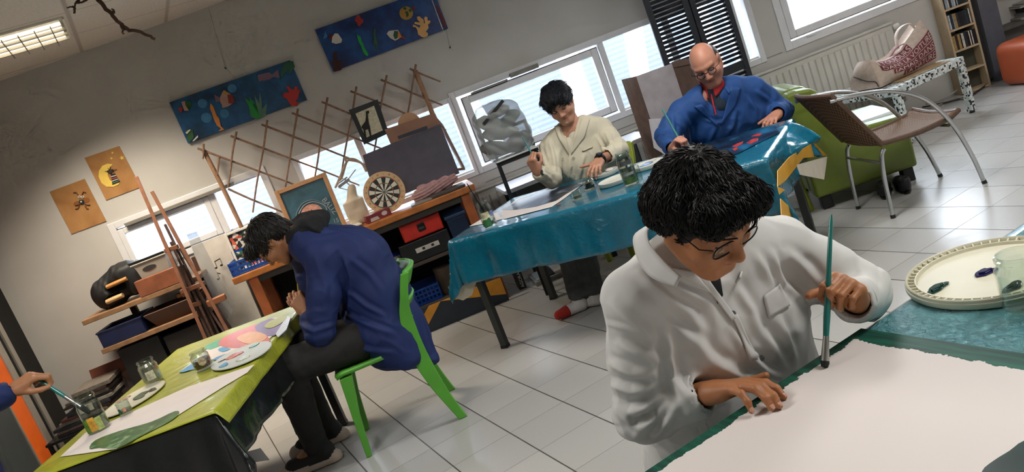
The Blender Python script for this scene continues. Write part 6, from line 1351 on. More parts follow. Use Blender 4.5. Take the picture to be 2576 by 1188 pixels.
def hand(s, M, fing, thumb, ts=1, f=1., nails=3):
    """M: wrist frame (y to the fingers, z back of the hand, thumb on ts*x); fing: 4 x (mcp, pip, dip, splay) degrees; thumb: 3 directions"""
    L = lambda *a: M @ Vector([x*f for x in a])
    kx = [.030, .0105, -.009, -.027]; ky = [.088, .093, .088, .079]
    ln = [(.041, .025, .020), (.046, .029, .021), (.042, .027, .020), (.033, .020, .018)]; rr = [.0090, .0092, .0088, .0078]
    for q in (-1, 1): s.cap(L(q*.010, -.012, 0), L(q*.012, .02, 0), .0185*f, .018*f, k=.01)
    for i in range(4): s.cap(L(kx[i]*.6*ts, .02, 0), L(kx[i]*ts, ky[i]-.006, 0), .0155*f, .0118*f, k=.014)
    s.cap(L(.014*ts, .018, -.008), L(.026*ts, .05, -.008), .017*f, .013*f, k=.014); s.cap(L(-.018*ts, .02, -.008), L(-.022*ts, .055, -.008), .014*f, .012*f, k=.014)
    for i in range(4):
        p = Vector((kx[i]*ts, ky[i], 0)); b = fing[i]; sp = math.radians(-b[3]*ts); d0 = Vector((math.sin(sp), math.cos(sp), 0)); a = 0; r = rr[i]
        for j in range(3):
            a += math.radians(b[j]); d = d0*math.cos(a)+Vector((0, 0, -math.sin(a))); n = p+d*ln[i][j]
            r2 = r*(.94 if j < 2 else .86); s.cap(L(*p), L(*n), r*f, r2*f, k=.0035 if j else .007); 
            if j: E_ = s.ell([x*f for x in p], [r*1.05*f]*3, M, k=.003)
            if j == 2 and nails is not None:
                up = d0*math.sin(a)+Vector((0, 0, math.cos(a))); q = n+up*(r2*.72)-d*.001; x_ = d.cross(up); R = Matrix(((x_.x, d.x, up.x, q.x*f), (x_.y, d.y, up.y, q.y*f), (x_.z, d.z, up.z, q.z*f), (0, 0, 0, 1)))
                s.ell((0, 0, 0), (.0052*f, .0062*f, .0026*f), M @ R, k=.001, m=nails)
            p, r = n, r2
    p = Vector((.022*ts, .022, -.010)); r = .0135
    for j, l_ in enumerate((.040, .031, .026)):
        d = Vector((thumb[j][0]*ts, thumb[j][1], thumb[j][2])).normalized(); n = p+d*l_; r2 = r*.86; s.cap(L(*p), L(*n), r*f, r2*f, k=.010 if j == 0 else .004); p, r = n, r2
    if nails is not None: s.ell([x*f for x in p], (.006*f, .006*f, .0085*f), M, k=.001) if 0 else None
def thick(s, pts, rs, right, w, k=.07, m=0):
    """a flattened trunk: the chain repeated sideways"""
    right = Vector(right).normalized()
    for i in range(len(pts)-1):
        for q in (-1, -.5, 0, .5, 1): s.cap(Vector(pts[i])+right*w[i]*q, Vector(pts[i+1])+right*w[i+1]*q, rs[i], rs[i+1], k, m)
def skin(name, hexc, lip, sss=.06, nail='#d3a288'):
    q = NT(name); nz = q.noise(18, 4); c = rgb(hexc); q.col(q.ramp(nz.outputs[0], [(.3, tuple(x*.86 for x in c[:3])), (.7, tuple(min(1, x*1.08) for x in c[:3]))])); q.set(Roughness=.5)
    q.b.inputs['Subsurface Weight'].default_value = sss; q.b.inputs['Subsurface Radius'].default_value = (.01, .004, .002); q.bump(q.noise(260, 3).outputs[0], .08, .001)
    return [q.m, mat(name+'_lip', lip, .45, .1, 60), mat('lash', '#1a1412', .6, 0), mat(name+'_nail', nail, .3, .03), mat(name+'_shade', '#8d7a70', .6, .1, 80)]
def body(root_label, lo, hi, h, fn, mats, loc, cat='person'):
    s = SDF(lo, hi, h); fn(s); V, F, L = s.mesh(1); V = V-np.array(loc)
    o = npmesh('person', V, F, mats, None, L); o.location = loc; return tagp(o, root_label, cat)
def I_(root): bpy.context.view_layer.update(); root['_'] = 0; return root
def cloth(name, root, lo, hi, h, fn, mats, waves=(), creases=(), smooth=2, folds=()):
    s = SDF(lo, hi, h); fn(s); V, F, L = s.mesh(smooth)
    N = vnormals(V, F)
    for (c, rad, ax, fr, amp) in creases:         # local folds radiating around a joint, running across direction ax
        d = np.linalg.norm(V-np.array(c), axis=1); w_ = np.exp(-(d/rad)**2); ph = (V-np.array(c)) @ np.array(Vector(ax).normalized())
        V = V+N*((np.abs(np.sin(ph*fr+wav(V, 9, 5)*1.6))**.7-.55)*amp*w_)[:, None]
    for (amp, fr, sd) in waves:
        x = wav(V*np.array([1, 1, .62]), fr, sd, 1.1); y = wav(V, fr*.7, sd+50, 1.2)
        V = V+N*((np.clip(1-np.abs(x)*3.2, 0, 1)**1.5*1.9+y*.7-.3)*amp)[:, None]
    if folds:                                     # single folds: a ridge with a valley along its lower side
        tr_ = BVHTree.FromPolygons([tuple(v) for v in V], [tuple(f) for f in F]); N = vnormals(V, F); D_ = np.zeros(len(V))
        for px, amp, wd in folds:
            P = []
            for i in range(len(px)-1):
                for k in range(7):
                    t = k/7; q = hit(tr_, (px[i][0]*(1-t)+px[i+1][0]*t, px[i][1]*(1-t)+px[i+1][1]*t), 0)
                    if q is not None and (not P or (q-Vector(P[-1])).length < .15): P.append(tuple(q))
            if len(P) < 3: continue
            P = np.array(P); d = np.full(len(V), 9.); sg = np.zeros(len(V)); fade = np.ones(len(V)); n_ = len(P)
            near = np.nonzero(((V > P.min(0)-.09) & (V < P.max(0)+.09)).all(1))[0]; Q = V[near]; vw = np.array(CAM)-P.mean(0)
            for i in range(n_-1):
                a, b_ = P[i], P[i+1]; ba = b_-a; t = np.clip(((Q-a) @ ba)/(ba @ ba+1e-12), 0, 1); R = Q-a-t[:, None]*ba; dd = np.linalg.norm(R, axis=1); m = dd < d[near]
                u = (i+t)/(n_-1); d[near] = np.where(m, dd, d[near]); sg[near] = np.where(m, R @ np.cross(ba, vw), sg[near]); fade[near] = np.where(m, np.sin(PI*np.clip(u*.96+.02, 0, 1))**.5, fade[near])
            D_ += fade*amp*(np.exp(-(d/wd)**2)-.75*np.exp(-((d-1.7*wd)/wd)**2)*(sg < 0)-.25*np.exp(-((d-1.9*wd)/wd)**2)*(sg > 0))
        V = V+N*D_[:, None]
    o = npmesh(name, V, F, mats, root, L)
    o_t = BVHTree.FromPolygons([tuple(v) for v in V], [tuple(f) for f in F]); return o, o_t
def hit(tree, px, lift=.003):
    d = ray(*px).normalized(); p, n, i, ds = tree.ray_cast(CAM, d)
    if p is None:
        k = tree.find_nearest(PD(px[0], px[1], 2)); return None
    return p+n*lift
def onbody(name, root, tree, quad, m_, nx=8, ny=6, lift=.004, th=.002):
    """a cloth piece lying on the garment, spanned by four picture corners"""
    a, b_, c_, d_ = [Vector(q) for q in quad]; last = [None]
    def fn(u, v):
        px = (a*(1-u)+b_*u)*(1-v)+(d_*(1-u)+c_*u)*v; p = hit(tree, px, lift)
        if p is None or (last[0] is not None and (p-last[0]).length > .25): p = last[0] or PD(px[0], px[1], 3)
        last[0] = p; return p
    return build(name, MB().grid(nx, ny, fn), m_, root, world=True, smooth=True, solid=th)
def cuff(root, E_, W_, f_, r, m_, ln=.045):
    u = (W_-E_).normalized(); e = E_+(W_-E_)*f_
    return build('cuff', MB().lathe([(r-.004, .004), (r, .006), (r+.001, ln*.4), (r, ln), (r-.003, ln+.001), (r-.004, ln*.4), (r-.006, .008)], 28, 0, frame3(e-u*(ln-.016), u.orthogonal(), u), False, False), m_, root, world=True, smooth=True)
def button(root, tree, px, m_, r=.008, nm='button', ringm=None):
    d = ray(*px).normalized(); p, n, i, ds = tree.ray_cast(CAM, d)
    if p is None: return
    M = frame3(p, n.orthogonal(), n); b = MB().lathe([(r, 0), (r, .0025), (r*.6, .003), (r*.5, .0018), (.001, .0018)], 14, 0, M, False, False); return build(nm, b, m_, root, world=True, smooth=True)
def collar(name, root, pts_low, pts_high, m_, th=.004):
    lo_, hi_ = bez(pts_low, 6), bez(pts_high, 6); n = len(lo_)-1
    return build(name, MB().grid(n, 4, lambda u, v: lerp(lo_[min(n, int(round(u*n)))], hi_[min(n, int(round(u*n)))], v)), m_, root, world=True, smooth=True, solid=th)
def strands(root, name, V, F, m_, n, ln, r, seed, crown, flow=(0, 0, -.3), keep=None, wob=.35, lift=.05):
    """fine locks lying on the hair surface, combed away from the crown"""
    g = np.random.default_rng(seed); N = vnormals(V, F); idx = g.choice(len(V), n); b = MB(); cr = Vector(crown); fl = Vector(flow)
    for i in idx:
        p = Vector(V[i]); nn = Vector(N[i])
        if keep is not None and not keep(p, nn): continue
        t = (p-cr).normalized()+fl+Vector(g.normal(size=3))*wob; t = (t-nn*t.dot(nn))
        if t.length < 1e-4: continue
        t.normalize(); l_ = ln*g.uniform(.6, 1.3); sdw = nn.cross(t)*g.normal()*l_*.18
        b.tube([p-nn*r*.6, p+t*l_*.35+nn*l_*lift+sdw*.5, p+t*l_*.7+nn*l_*lift*.6+sdw, p+t*l_-nn*l_*.10+sdw*1.2], [r, r*1.05, r*.8, r*.15], 5)
    return build(name, b, m_, root, world=True, smooth=True)
mhair_b = mat('hair_black', '#080707', .5, .15, 60, spec=.25); mhair_d = mat('hair_dark', '#17130f', .5, .2, 60); mhair_g = mat('hair_grey_brown', '#39322d', .6, .2, 60)
mwcoat = mat('coat_white', '#d9d8d5', .8, .03, 10); mcoat_c = mat('coat_cream', '#d3cbb4', .8, .05, 10)
mcoat_b = mat('coat_blue', '#0c235a', .75, .08, 10); mcoat_b2 = mat('coat_blue_bright', '#12427f', .75, .08, 10)
mtrd = mat('trouser_black', '#1b1a18', .85, .12, 30); mtrg = mat('trouser_grey', '#4c4d4d', .85, .12, 30)
def glasses(root, M, k, m_, w_=.026, h_=.021, r=.0014, y=.104, round_=False):
    t = MB(); P = lambda *a: M @ Vector([x*k for x in a])
    for q in (-1, 1):
        pts = []
        for i in range(24):
            a = 2*PI*i/24; e = 2.0 if round_ else 2.8
            cx = math.copysign(abs(math.cos(a))**(2/e), math.cos(a))*w_; cz = math.copysign(abs(math.sin(a))**(2/e), math.sin(a))*h_
            pts.append(P(q*.033+cx, y-.25*abs(q*.033+cx)**1.5-.006, -.004+cz))
        t.tube(pts, r, 6, closed=True)
        t.tube([P(q*(.033+w_), y-.013, .006), P(q*.082, y-.03, .008), P(q*.085, .0, .006), P(q*.083, -.02, -.012)], r*.9, 6)
    t.tube([P(-.033+w_, y-.006, .0), P(0, y+.001, .003), P(.033-w_, y-.006, .0)], r, 6)
    g = build('glasses', t, m_, root, world=True, smooth=True)
    for q in (-1, 1):
        b = MB(); b.add([P(q*.033+w_*.95*math.cos(2*PI*i/20), y-.25*abs(q*.033+w_*.95*math.cos(2*PI*i/20))**1.5-.006, -.004+h_*.95*math.sin(2*PI*i/20)) for i in range(20)], [tuple(range(20))]); build('lens', b, glassy('lens_glass', '#f2f6f8', .05), g, world=True)
    return g
# ------------------------------------------------------------------ the boy in the white coat
sk = skin('skin_boy', '#b4764c', '#a3604a')
HC = PD(1766, 536, 1.47); HM = hframe(HC, (.04, -1.0), 41, 2)
RS, LS = PD(1600, 752, 1.64), PD(1962, 625, 1.76); NB = lerp(RS, LS, .5)+V3(.005, .0, .055); CH = lerp(RS, LS, .5)+V3(.0, .06, -.13); PV = V3(1.01, 1.56, .50)
BR = (RS-LS).normalized(); RE, LE = PD(1616, 1042, 1.70), PD(2165, 735, 1.74); RW = V3(.8194, 1.2853, .7645); LWr = PD(2150, 757, 1.65)
az_, el_, rl_ = math.radians(-66.84), math.radians(10.84), math.radians(17.09)
hy_ = V3(math.cos(el_)*math.cos(az_), math.cos(el_)*math.sin(az_), math.sin(el_)); hx_ = hy_.cross(V3(0, 0, 1)).normalized(); hz_ = hx_.cross(hy_); hx_ = hx_*math.cos(rl_)+hz_*math.sin(rl_)
RHM = frame3(RW, hy_, hx_.cross(hy_)); LHM = frame3(LWr, PD(2128, 695, 1.572)-LWr, PD(2150, 665, 1.58)-PD(2080, 790, 1.575))
f_boy = .97; f_r = 1.06
def fb_(s):
    head(s, HM, .92, jaw=1.06); s.cap(HM @ V3(0, -.03, -.06), NB, .048, .052, k=.02)
    s.chain([PV, CH, NB], [.11, .12, .06], .05); s.chain([NB, RS], [.05, .045], .03); s.chain([NB, LS], [.05, .045], .03)
    s.chain([RS, RE, RW], [.042, .035, .024], .01); s.chain([LS, LE, LWr], [.042, .035, .024], .01)
    hand(s, RHM, [(10, 23.6, 24.9, 11.3), (11, 31.2, 26.3, 21), (12.3, 33.5, 27.5, 15.5), (17, 39, 28, 23)], [(.75, .62, .05), (.5, .85, .12), (.4, .9, .15)], -1, 1.02)
    hand(s, LHM, [(66, 74, 40, -2), (70, 76, 40, 0), (72, 78, 42, 2), (74, 80, 44, 4)], [(.85, .55, -.45), (.25, .75, -.75), (-.2, .8, -.6)], 1, f_boy)
    for q in (-1, 1): hp = PV+BR*q*.09; kn = hp+V3(-.12, -.38, .02); s.chain([hp, kn, kn+V3(0, .06, -.44)], [.07, .05, .035], .02)
boy = body('boy in a white coat and glasses bending over a green bordered sheet in the foreground', (.42, .92, .02), (1.42, 1.76, 1.36), .0034, fb_, sk, tuple(PV))
def rig(q): pass
cutR = (RW-RE).normalized(); cutL = (LWr-LE).normalized()
def fc_(s):
    thick(s, [PV+V3(0, 0, -.06), lerp(PV, CH, .5)+V3(-.01, -.05, 0), CH, lerp(CH, NB, .75)], [.125, .125, .118, .075], BR, [.10, .085, .10, .085], .06)
    s.chain([lerp(NB, RS, .35), RS], [.07, .066], .05); s.chain([lerp(NB, LS, .35), LS], [.07, .064], .05)
    rw = RE+(RW-RE)*.80; s.chain([RS, lerp(RS, RE, .5), RE], [.068, .064, .060], .025); s.chain([RE, rw], [.060, .050], .02)
    lw = LE+(LWr-LE)*.92; s.chain([LS, lerp(LS, LE, .5), LE], [.066, .066, .060], .025); s.chain([LE, lw], [.060, .046], .02)
    s.half(V3(0, 0, .36), (0, 0, -1))
    s.cap(rw-cutR*.005, rw+cutR*.09, .036, k=.004, sub=True); s.cap(lw-cutL*.005, lw+cutL*.09, .034, k=.004, sub=True)
    # open neck: a wedge cut down the front
    fr = HM.to_3x3() @ V3(0, 1, 0); fr = Vector((-.26, -.965, 0)).normalized()
    s.cap(NB+V3(0, 0, .07), NB+fr*.09+V3(0, 0, -.01), .052, .040, k=.012, sub=True); s.cap(NB+fr*.085+V3(0, 0, .03), NB+fr*.165+V3(0, 0, -.12), .050, .012, k=.01, sub=True)
up_ = (RE-RS).normalized()
coat, tr = cloth('coat', boy, (.42, .92, .30), (1.42, 1.80, 1.16), .005, fc_, [mwcoat], [(.0022, 12, 21), (.0012, 30, 22)],
    [(RE, .12, up_+cutR*.4, 58, .006), (LE, .11, (LE-LS), 60, .006), (lerp(RE, RW, .45), .08, cutR+V3(0, 0, .4), 62, .004)], 2,
    [([(1610, 690), (1680, 750), (1745, 805)], .009, .011), ([(1640, 690), (1720, 735), (1790, 765)], .007, .009), ([(1540, 770), (1620, 830), (1690, 870)], .007, .012), ([(1690, 815), (1750, 865), (1810, 915)], .008, .012), ([(1672, 885), (1690, 950), (1730, 1000)], .014, .012),
     ([(1655, 830), (1668, 890), (1672, 960)], -.014, .010), ([(1520, 812), (1570, 826), (1612, 842)], .004, .006), ([(1560, 868), (1610, 890), (1665, 915)], .010, .010), ([(1535, 915), (1590, 940), (1655, 945)], .010, .010), ([(1530, 965), (1590, 985), (1650, 975)], .010, .010), ([(1535, 1010), (1580, 1040), (1620, 1030), (1665, 995)], .011, .010), ([(1545, 1035), (1600, 1075), (1650, 1055)], .008, .009), ([(1600, 1100), (1640, 1060), (1690, 1010)], .007, .009), ([(1640, 1110), (1680, 1060), (1710, 1005)], .006, .008),
     ([(1840, 830), (1880, 890), (1930, 935), (1985, 955)], .007, .008), ([(1900, 820), (1950, 880), (1985, 940)], .009, .012), ([(1955, 800), (1985, 870), (2005, 930)], .010, .012), ([(1945, 640), (1962, 690), (1975, 760)], .008, .009), ([(1985, 640), (2030, 680), (2060, 720)], .009, .011), ([(1960, 700), (2000, 740), (2050, 765)], .008, .010), ([(1900, 640), (1925, 680), (1945, 720)], .006, .010), ([(1850, 720), (1890, 780), (1910, 830)], .007, .010), ([(1760, 900), (1830, 930), (1900, 970)], .008, .013), ([(1720, 760), (1760, 830), (1770, 900)], .006, .012)])
fr = Vector((-.26, -.965, 0)).normalized(); sd = Vector((fr.y, -fr.x, 0))
sh, _t = cloth('undershirt', boy, tuple(NB-V3(.2, .25, .25)), tuple(NB+V3(.2, .25, .12)), .006, lambda s: (s.cap(NB+fr*.0+V3(0, 0, -.11), NB+fr*.0+V3(0, 0, .0), .075, .060, k=.02), s.cap(NB+fr*.02+V3(0, 0, -.02), NB+fr*.02+V3(0, 0, .09), .05, .05, k=.008, sub=True)), [mat('shirt_black', '#16171b', .8, .1)], [], [])
chi = [(1712, 697, 1.50), (1664, 652, 1.53), (1630, 604, 1.58), (1642, 560, 1.64), (1720, 540, 1.74), (1835, 575, 1.76), (1868, 640, 1.69), (1862, 700, 1.60)]
clo = [(1700, 722, 1.512), (1634, 694, 1.555), (1598, 632, 1.61), (1608, 582, 1.68), (1720, 560, 1.78), (1850, 590, 1.79), (1884, 650, 1.71), (1852, 712, 1.62)]
collar('coat_collar', coat, [PD(*q) for q in clo], [PD(*q) for q in chi], mwcoat, .004)
cuff(coat, RE, RW, .84, .0475, mwcoat, .055); cuff(coat, LE, LWr, .93, .045, mwcoat)
onbody('pocket', coat, tr, [(1918, 745), (1962, 712), (1984, 770), (1930, 800)], mwcoat, 8, 8, .004, .003)
onbody('front_edge', coat, tr, [(1752, 690), (1772, 690), (1850, 800), (1838, 808)], mwcoat, 4, 14, .004, .003)
onbody('front_edge', coat, tr, [(1838, 795), (1852, 790), (1905, 900), (1885, 905)], mwcoat, 4, 12, .004, .003)
onbody('shirt_front', boy, tr, [(1778, 698), (1808, 700), (1816, 742), (1803, 764)], mat('shirt_black', '#16171b', .8, .1), 6, 8, .0035, .002)
onbody('lapel', coat, tr, [(1660, 665), (1745, 685), (1790, 735), (1700, 702)], mwcoat, 10, 6, .005, .003)
mstud = mat('stud_grey', '#8b8d90', .3, .05, metal=.7)
button(coat, tr, (1843, 790), mstud, .007, 'snap'); button(coat, tr, (1916, 900), mstud, .007, 'snap')
# trousers and shoes under the table
def ft_(s):
    for q in (-1, 1): hp = PV+BR*q*.09+V3(0, 0, .0); kn = hp+V3(-.12, -.38, .02); s.chain([hp, kn, kn+V3(0, .06, -.44)], [.09, .072, .055], .03)
cloth('trousers', boy, (.55, .9, .0), (1.4, 1.75, .66), .012, ft_, [mtrd])
def fh_(s):
    E = lambda c, r, **k: s.ell(c, r, HM, **k)
    E((0, -.016, .036), (.080, .097, .085), k=.02); E((.050, -.02, .02), (.040, .06, .06), k=.03); E((-.050, -.02, .02), (.040, .06, .06), k=.03); E((0, -.07, -.02), (.075, .05, .07), k=.03)
    E((0, .055, .075), (.074, .045, .034), k=.02); E((-.048, .055, .055), (.032, .036, .028), k=.02); E((.048, .055, .055), (.032, .036, .028), k=.02)
    E((0, .115, -.03), (.080, .06, .075), k=.012, sub=True); E((0, .05, -.12), (.1, .09, .09), k=.02, sub=True)
    for q in (-1, 1): E((q*.095, .02, -.03), (.03, .04, .045), k=.01, sub=True)
s = SDF(np.array(HC)-.19, np.array(HC)+.19, .004); fh_(s); V, F, L_ = s.mesh(2); x = wav(V, 70, 41, 1.2); y_ = wav(V, 150, 42, 1.0); V = V+vnormals(V, F)*(x*.004+y_*.002)[:, None]
hair = npmesh('hair', V, F, [mhair_b], boy)
strands(hair, 'locks', V, F, mhair_b, 6500, .019, .0014, 6, HM @ V3(0, -.06, .13), (0, 0, -.15), lambda p, n: (lambda q: q.z > (.034 if q.y > .02 else -.05))(HM.inverted() @ p), .4, .05)
glasses(boy, HM, .92, mat('glasses_dark', '#232326', .3, 0, metal=.5), .027, .0185, .0014)
for q in (-1, 1): build('eyebrow', MB().tube(bez([HM @ V3(q*.014, .0955, .024), HM @ V3(q*.032, .0925, .030), HM @ V3(q*.05, .079, .026)], 4), [.003]*9, 6, flat=.6), mhair_b, boy, world=True, smooth=True)
# ------------------------------------------------------------------ the young man in the cream coat
def seated(label, skn, HC, HM, hk, RS, LS, RE, LE, RW, LW, PV, RH, LH, legs, h=.0042, jaw=1., hf=1.):
    NB = lerp(RS, LS, .5)+V3(0, 0, .06); BR = (RS-LS).normalized(); CH = lerp(PV, NB, .62)
    pts = [HC, RS, LS, RE, LE, RW, LW, PV]+[q for l_ in legs for q in l_]
    lo = np.min([tuple(p) for p in pts], 0)-.24; hi = np.max([tuple(p) for p in pts], 0)+.24; lo[2] = .004
    def fn(s):
        head(s, HM, hk, jaw=jaw); s.cap(HM @ V3(0, -.03, -.07), NB, .050, .055, k=.02); s.chain([PV, CH, NB], [.11, .12, .06], .05)
        for (S_, E_, W_) in ((RS, RE, RW), (LS, LE, LW)): s.chain([NB, S_], [.05, .045], .03); s.chain([S_, E_, W_], [.045, .037, .025], .01)
        for (M, fi, th_, ts) in (RH, LH): hand(s, M, fi, th_, ts, hf)
        for l_ in legs: s.chain(l_[:3], [.07, .05, .035], .02); s.chain(l_[2:], [.034, .03], .02)
    o = body(label, lo, hi, h, fn, skn, tuple(PV)); return o, NB, BR, CH
def coat_of(root, NB, BR, CH, PV, RS, LS, RE, LE, RW, LW, m_, fr, w=(.10, .09, .11, .09), d=(.13, .13, .125, .08), sl=(.90, .90), sr=.062, hem=.40, seed=1, hh=.0075, vneck=1., cuff_r=(.044, .044), folds=()):
    cuffs = []
    lo = np.min([tuple(p) for p in (RS, LS, RE, LE, RW, LW, PV)], 0)-.22; hi = np.max([tuple(p) for p in (RS, LS, RE, LE, RW, LW, NB)], 0)+.2; lo[2] = hem-.05
    def fn(s):
        thick(s, [PV+V3(0, 0, -.05), lerp(PV, CH, .5), CH, lerp(CH, NB, .78)], d, BR, w, .06)
        for (S_, E_, W_, f_, cf) in ((RS, RE, RW, sl[0], cuff_r[0]), (LS, LE, LW, sl[1], cuff_r[1])):
            e = E_+(W_-E_)*f_; s.chain([lerp(NB, S_, .35), S_], [.07, sr+.006], .05); s.chain([S_, lerp(S_, E_, .5), E_], [sr+.006, sr, sr-.004], .025); s.chain([E_, e], [sr-.004, cf+.009], .02)
        s.half(V3(0, 0, hem), (0, 0, -1))
        for (E_, W_, f_, cf) in ((RE, RW, sl[0], cuff_r[0]), (LE, LW, sl[1], cuff_r[1])):
            u = (W_-E_).normalized(); e = E_+(W_-E_)*f_; s.cap(e-u*.005, e+u*.08, cf-.010, k=.004, sub=True)
        if vneck: s.cap(NB+V3(0, 0, .07), NB+fr*.09+V3(0, 0, .0), .058, .046, k=.012, sub=True); s.cap(NB+fr*.09+V3(0, 0, .02), NB+fr*(.16)+V3(0, 0, -.14*vneck), .048, .012, k=.01, sub=True)
    for (E_, W_, f_, cf) in ((RE, RW, sl[0], cuff_r[0]), (LE, LW, sl[1], cuff_r[1])): cuffs.append((E_, W_, f_, cf+.004))
    r_ = cloth('coat', root, lo, hi, hh, fn, [m_], [(.003, 12, seed), (.0015, 30, seed+1)], [(RE, .11, RE-RS, 55, .007), (LE, .11, LE-LS, 55, .007)], 2, folds)
    for q in cuffs: cuff(r_[0], *q, m_)
    return r_
def inner(root, name, NB, fr, m_, rim=.9):
    return cloth(name, root, tuple(NB-V3(.22, .22, .28)), tuple(NB+V3(.22, .22, .12)), .006, lambda s: (s.cap(NB+V3(0, 0, -.10)+fr*.012, NB+fr*.008+V3(0, 0, .0), .070, .062, k=.02), s.cap(NB+V3(0, 0, .03), NB+V3(0, 0, .10), .050, .052, k=.006, sub=True)), [m_])
def legs_of(root, legs, m_, PV, rs=(.09, .075, .062), hh=.010, name='trousers', cut=.10):
    pts = [q for l_ in legs for q in l_[:3]]+[PV]; lo = np.min([tuple(p) for p in pts], 0)-.14; hi = np.max([tuple(p) for p in pts], 0)+.14; lo[2] = 0.01
    return cloth(name, root, lo, hi, hh, lambda s: [s.chain(l_[:2]+[lerp(l_[1], l_[2], 1-cut)], rs, .03) for l_ in legs], [m_], [(.003, 16, 3), (.0015, 40, 4)], [(l_[1], .11, l_[2]-l_[1], 50, .009) for l_ in legs]+[(l_[2], .12, (0, 0, 1), 60, .008) for l_ in legs])
def ring_collar(root, NB, fr, m_, r=.082, hgt=.055, op=35, name='coat_collar', back=-.012):
    sd = Vector((fr.y, -fr.x, 0)); c = NB+fr*back; A_ = [math.radians(x) for x in (op, 75, 125, 180, 235, 285, 360-op)]
    g = lambda a, rr, z: c+sd*math.sin(a)*rr+fr*math.cos(a)*rr+V3(0, 0, z-.06*max(0, math.cos(a)))
    return collar(name, root, [g(a, r*1.18, -.002) for a in A_], [g(a, r*.92, hgt) for a in A_], m_, .005)
skY = skin('skin_young', '#c08b70', '#a9685c')
HC = PD(1409, 262, 5.02); HM = hframe(HC, (-.66, -.75), 22, 9)
RS, LS = PD(1386, 370, 5.10), PD(1511, 322, 5.12); RE, LE = PD(1388, 450, 5.0), PD(1558, 378, 5.02); RW, LW = PD(1352, 432, 4.86), PD(1509, 402, 4.86); PV = V3(2.67, 4.59, .52)
RHM = frame3(RW, PD(1333, 400, 4.82)-RW, PD(1310, 410, 4.75)-PD(1350, 410, 4.86)); LHM = frame3(LW, PZ(1484, 440, .80)-LW, V3(-.2, -.5, 1))
SbN = -Sb; sdv = Vector((SbN.y, -SbN.x, 0))
lg = []
for (px, toe) in (((1497, 742), (1487, 758)), ((1458, 755), (1440, 778))):
    an = PZ(*px, .07); to = PZ(*toe, .035); lg.append([PV+V3(0, 0, 0)+(an-V3(2.22, 4.45, .07))*.4, V3(an.x, an.y, .50)+Sb*.10, an, to])
ym, NB, BR, CH = seated('young man in a cream coat with a wristwatch painting at the blue table', skY, HC, HM, 1.0, RS, LS, RE, LE, RW, LW, PV,
    (RHM, [(60, 70, 40, 0), (64, 74, 40, 0), (68, 76, 42, 0), (70, 78, 44, 0)], [(.6, .7, -.5), (.0, .75, -.7), (-.3, .8, -.5)], 1), (LHM, [(18, 26, 16, -8), (22, 30, 18, -1), (24, 32, 18, 5), (22, 30, 18, 12)], [(.9, .4, -.1), (.9, .5, -.05), (.8, .6, .0)], 1 if (LHM.to_3x3() @ V3(1, 0, 0)).dot(WT) < 0 else -1), lg, jaw=.95)
frY = SbN
cY, tY = coat_of(ym, NB, BR, CH, PV, RS, LS, RE, LE, RW, LW, mcoat_c, frY, sl=(.82, .52), seed=31, hem=.44, cuff_r=(.040, .050), folds=[([(1380, 350), (1392, 390), (1398, 440)], .008, .012), ([(1435, 395), (1432, 430), (1428, 470)], .009, .012), ([(1470, 390), (1462, 425), (1455, 460)], .010, .012), ([(1500, 345), (1515, 370), (1525, 390)], .010, .012), ([(1525, 335), (1535, 360), (1545, 375)], .008, .010), ([(1360, 360), (1365, 395), (1375, 425)], .010, .012), ([(1355, 430), (1375, 440), (1390, 455)], .008, .010)])
inner(ym, 'tee_shirt', NB, frY, mat('tee_cream', '#d8d2c4', .8, .04))
ring_collar(cY, NB, frY, mcoat_c, .086, .05, 48)
onbody('lapel', cY, tY, [(1396, 320), (1418, 312), (1432, 392), (1404, 345)], mcoat_c, 6, 8, .006, .004); onbody('lapel', cY, tY, [(1462, 300), (1484, 300), (1470, 345), (1436, 390)], mcoat_c, 6, 8, .006, .004)
onbody('pocket_edge', cY, tY, [(1464, 378), (1490, 367), (1491, 371), (1465, 382)], mcoat_c, 6, 2, .005, .003)
mbt = mat('button_cream', '#c4bba4', .4)
for p in ((1415, 400), (1443, 398), (1411, 420), (1438, 422), (1417, 445), (1444, 442)): button(cY, tY, p, mbt, .010)
legs_of(ym, lg, mtrg, PV)
for i, l_ in enumerate(lg):
    an, to = l_[2], l_[3]; dv_ = (to-an); dv_.z = 0; dv_.normalize()
    sk_ = cloth('sock', ym, tuple(an-V3(.2, .2, .1)), tuple(an+V3(.2, .2, .12)), .006, lambda s: (s.cap(an+V3(0, 0, .09), an-V3(0, 0, .02), .042, .044, k=.02), s.cap(an-V3(0, 0, .03), an+dv_*.11-V3(0, 0, .032), .040, .034, k=.02), s.cap(an+dv_*.10-V3(0, 0, .032), an+dv_*.16-V3(0, 0, .034), .036, .030, k=.01, m=1), s.half(V3(0, 0, .002), (0, 0, -1))), [mat('sock_white', '#cfc9c6', .9), mat('sock_red', '#a02820', .9)])
def hair_of(root, HM, m_, fn, rad, ntuft, ln, keep, dirf, seed, r=.003, off=(0, -.014, .036), amp=.004):
    C_ = np.array(HM @ V3(0, 0, .02)); s = SDF(C_-.2, C_+.2, .005); fn(lambda c, r_, **k: s.ell(c, r_, HM, **k)); V, F, L_ = s.mesh(2); V = V+vnormals(V, F)*(wav(V, 70, seed, 1.2)*amp)[:, None]
    hr = npmesh('hair', V, F, [m_], root)
    if ntuft: strands(hr, 'locks', V, F, m_, ntuft, ln, r, seed, HM @ V3(0, -.05, .13), dirf, None, .25, .05)
    return hr
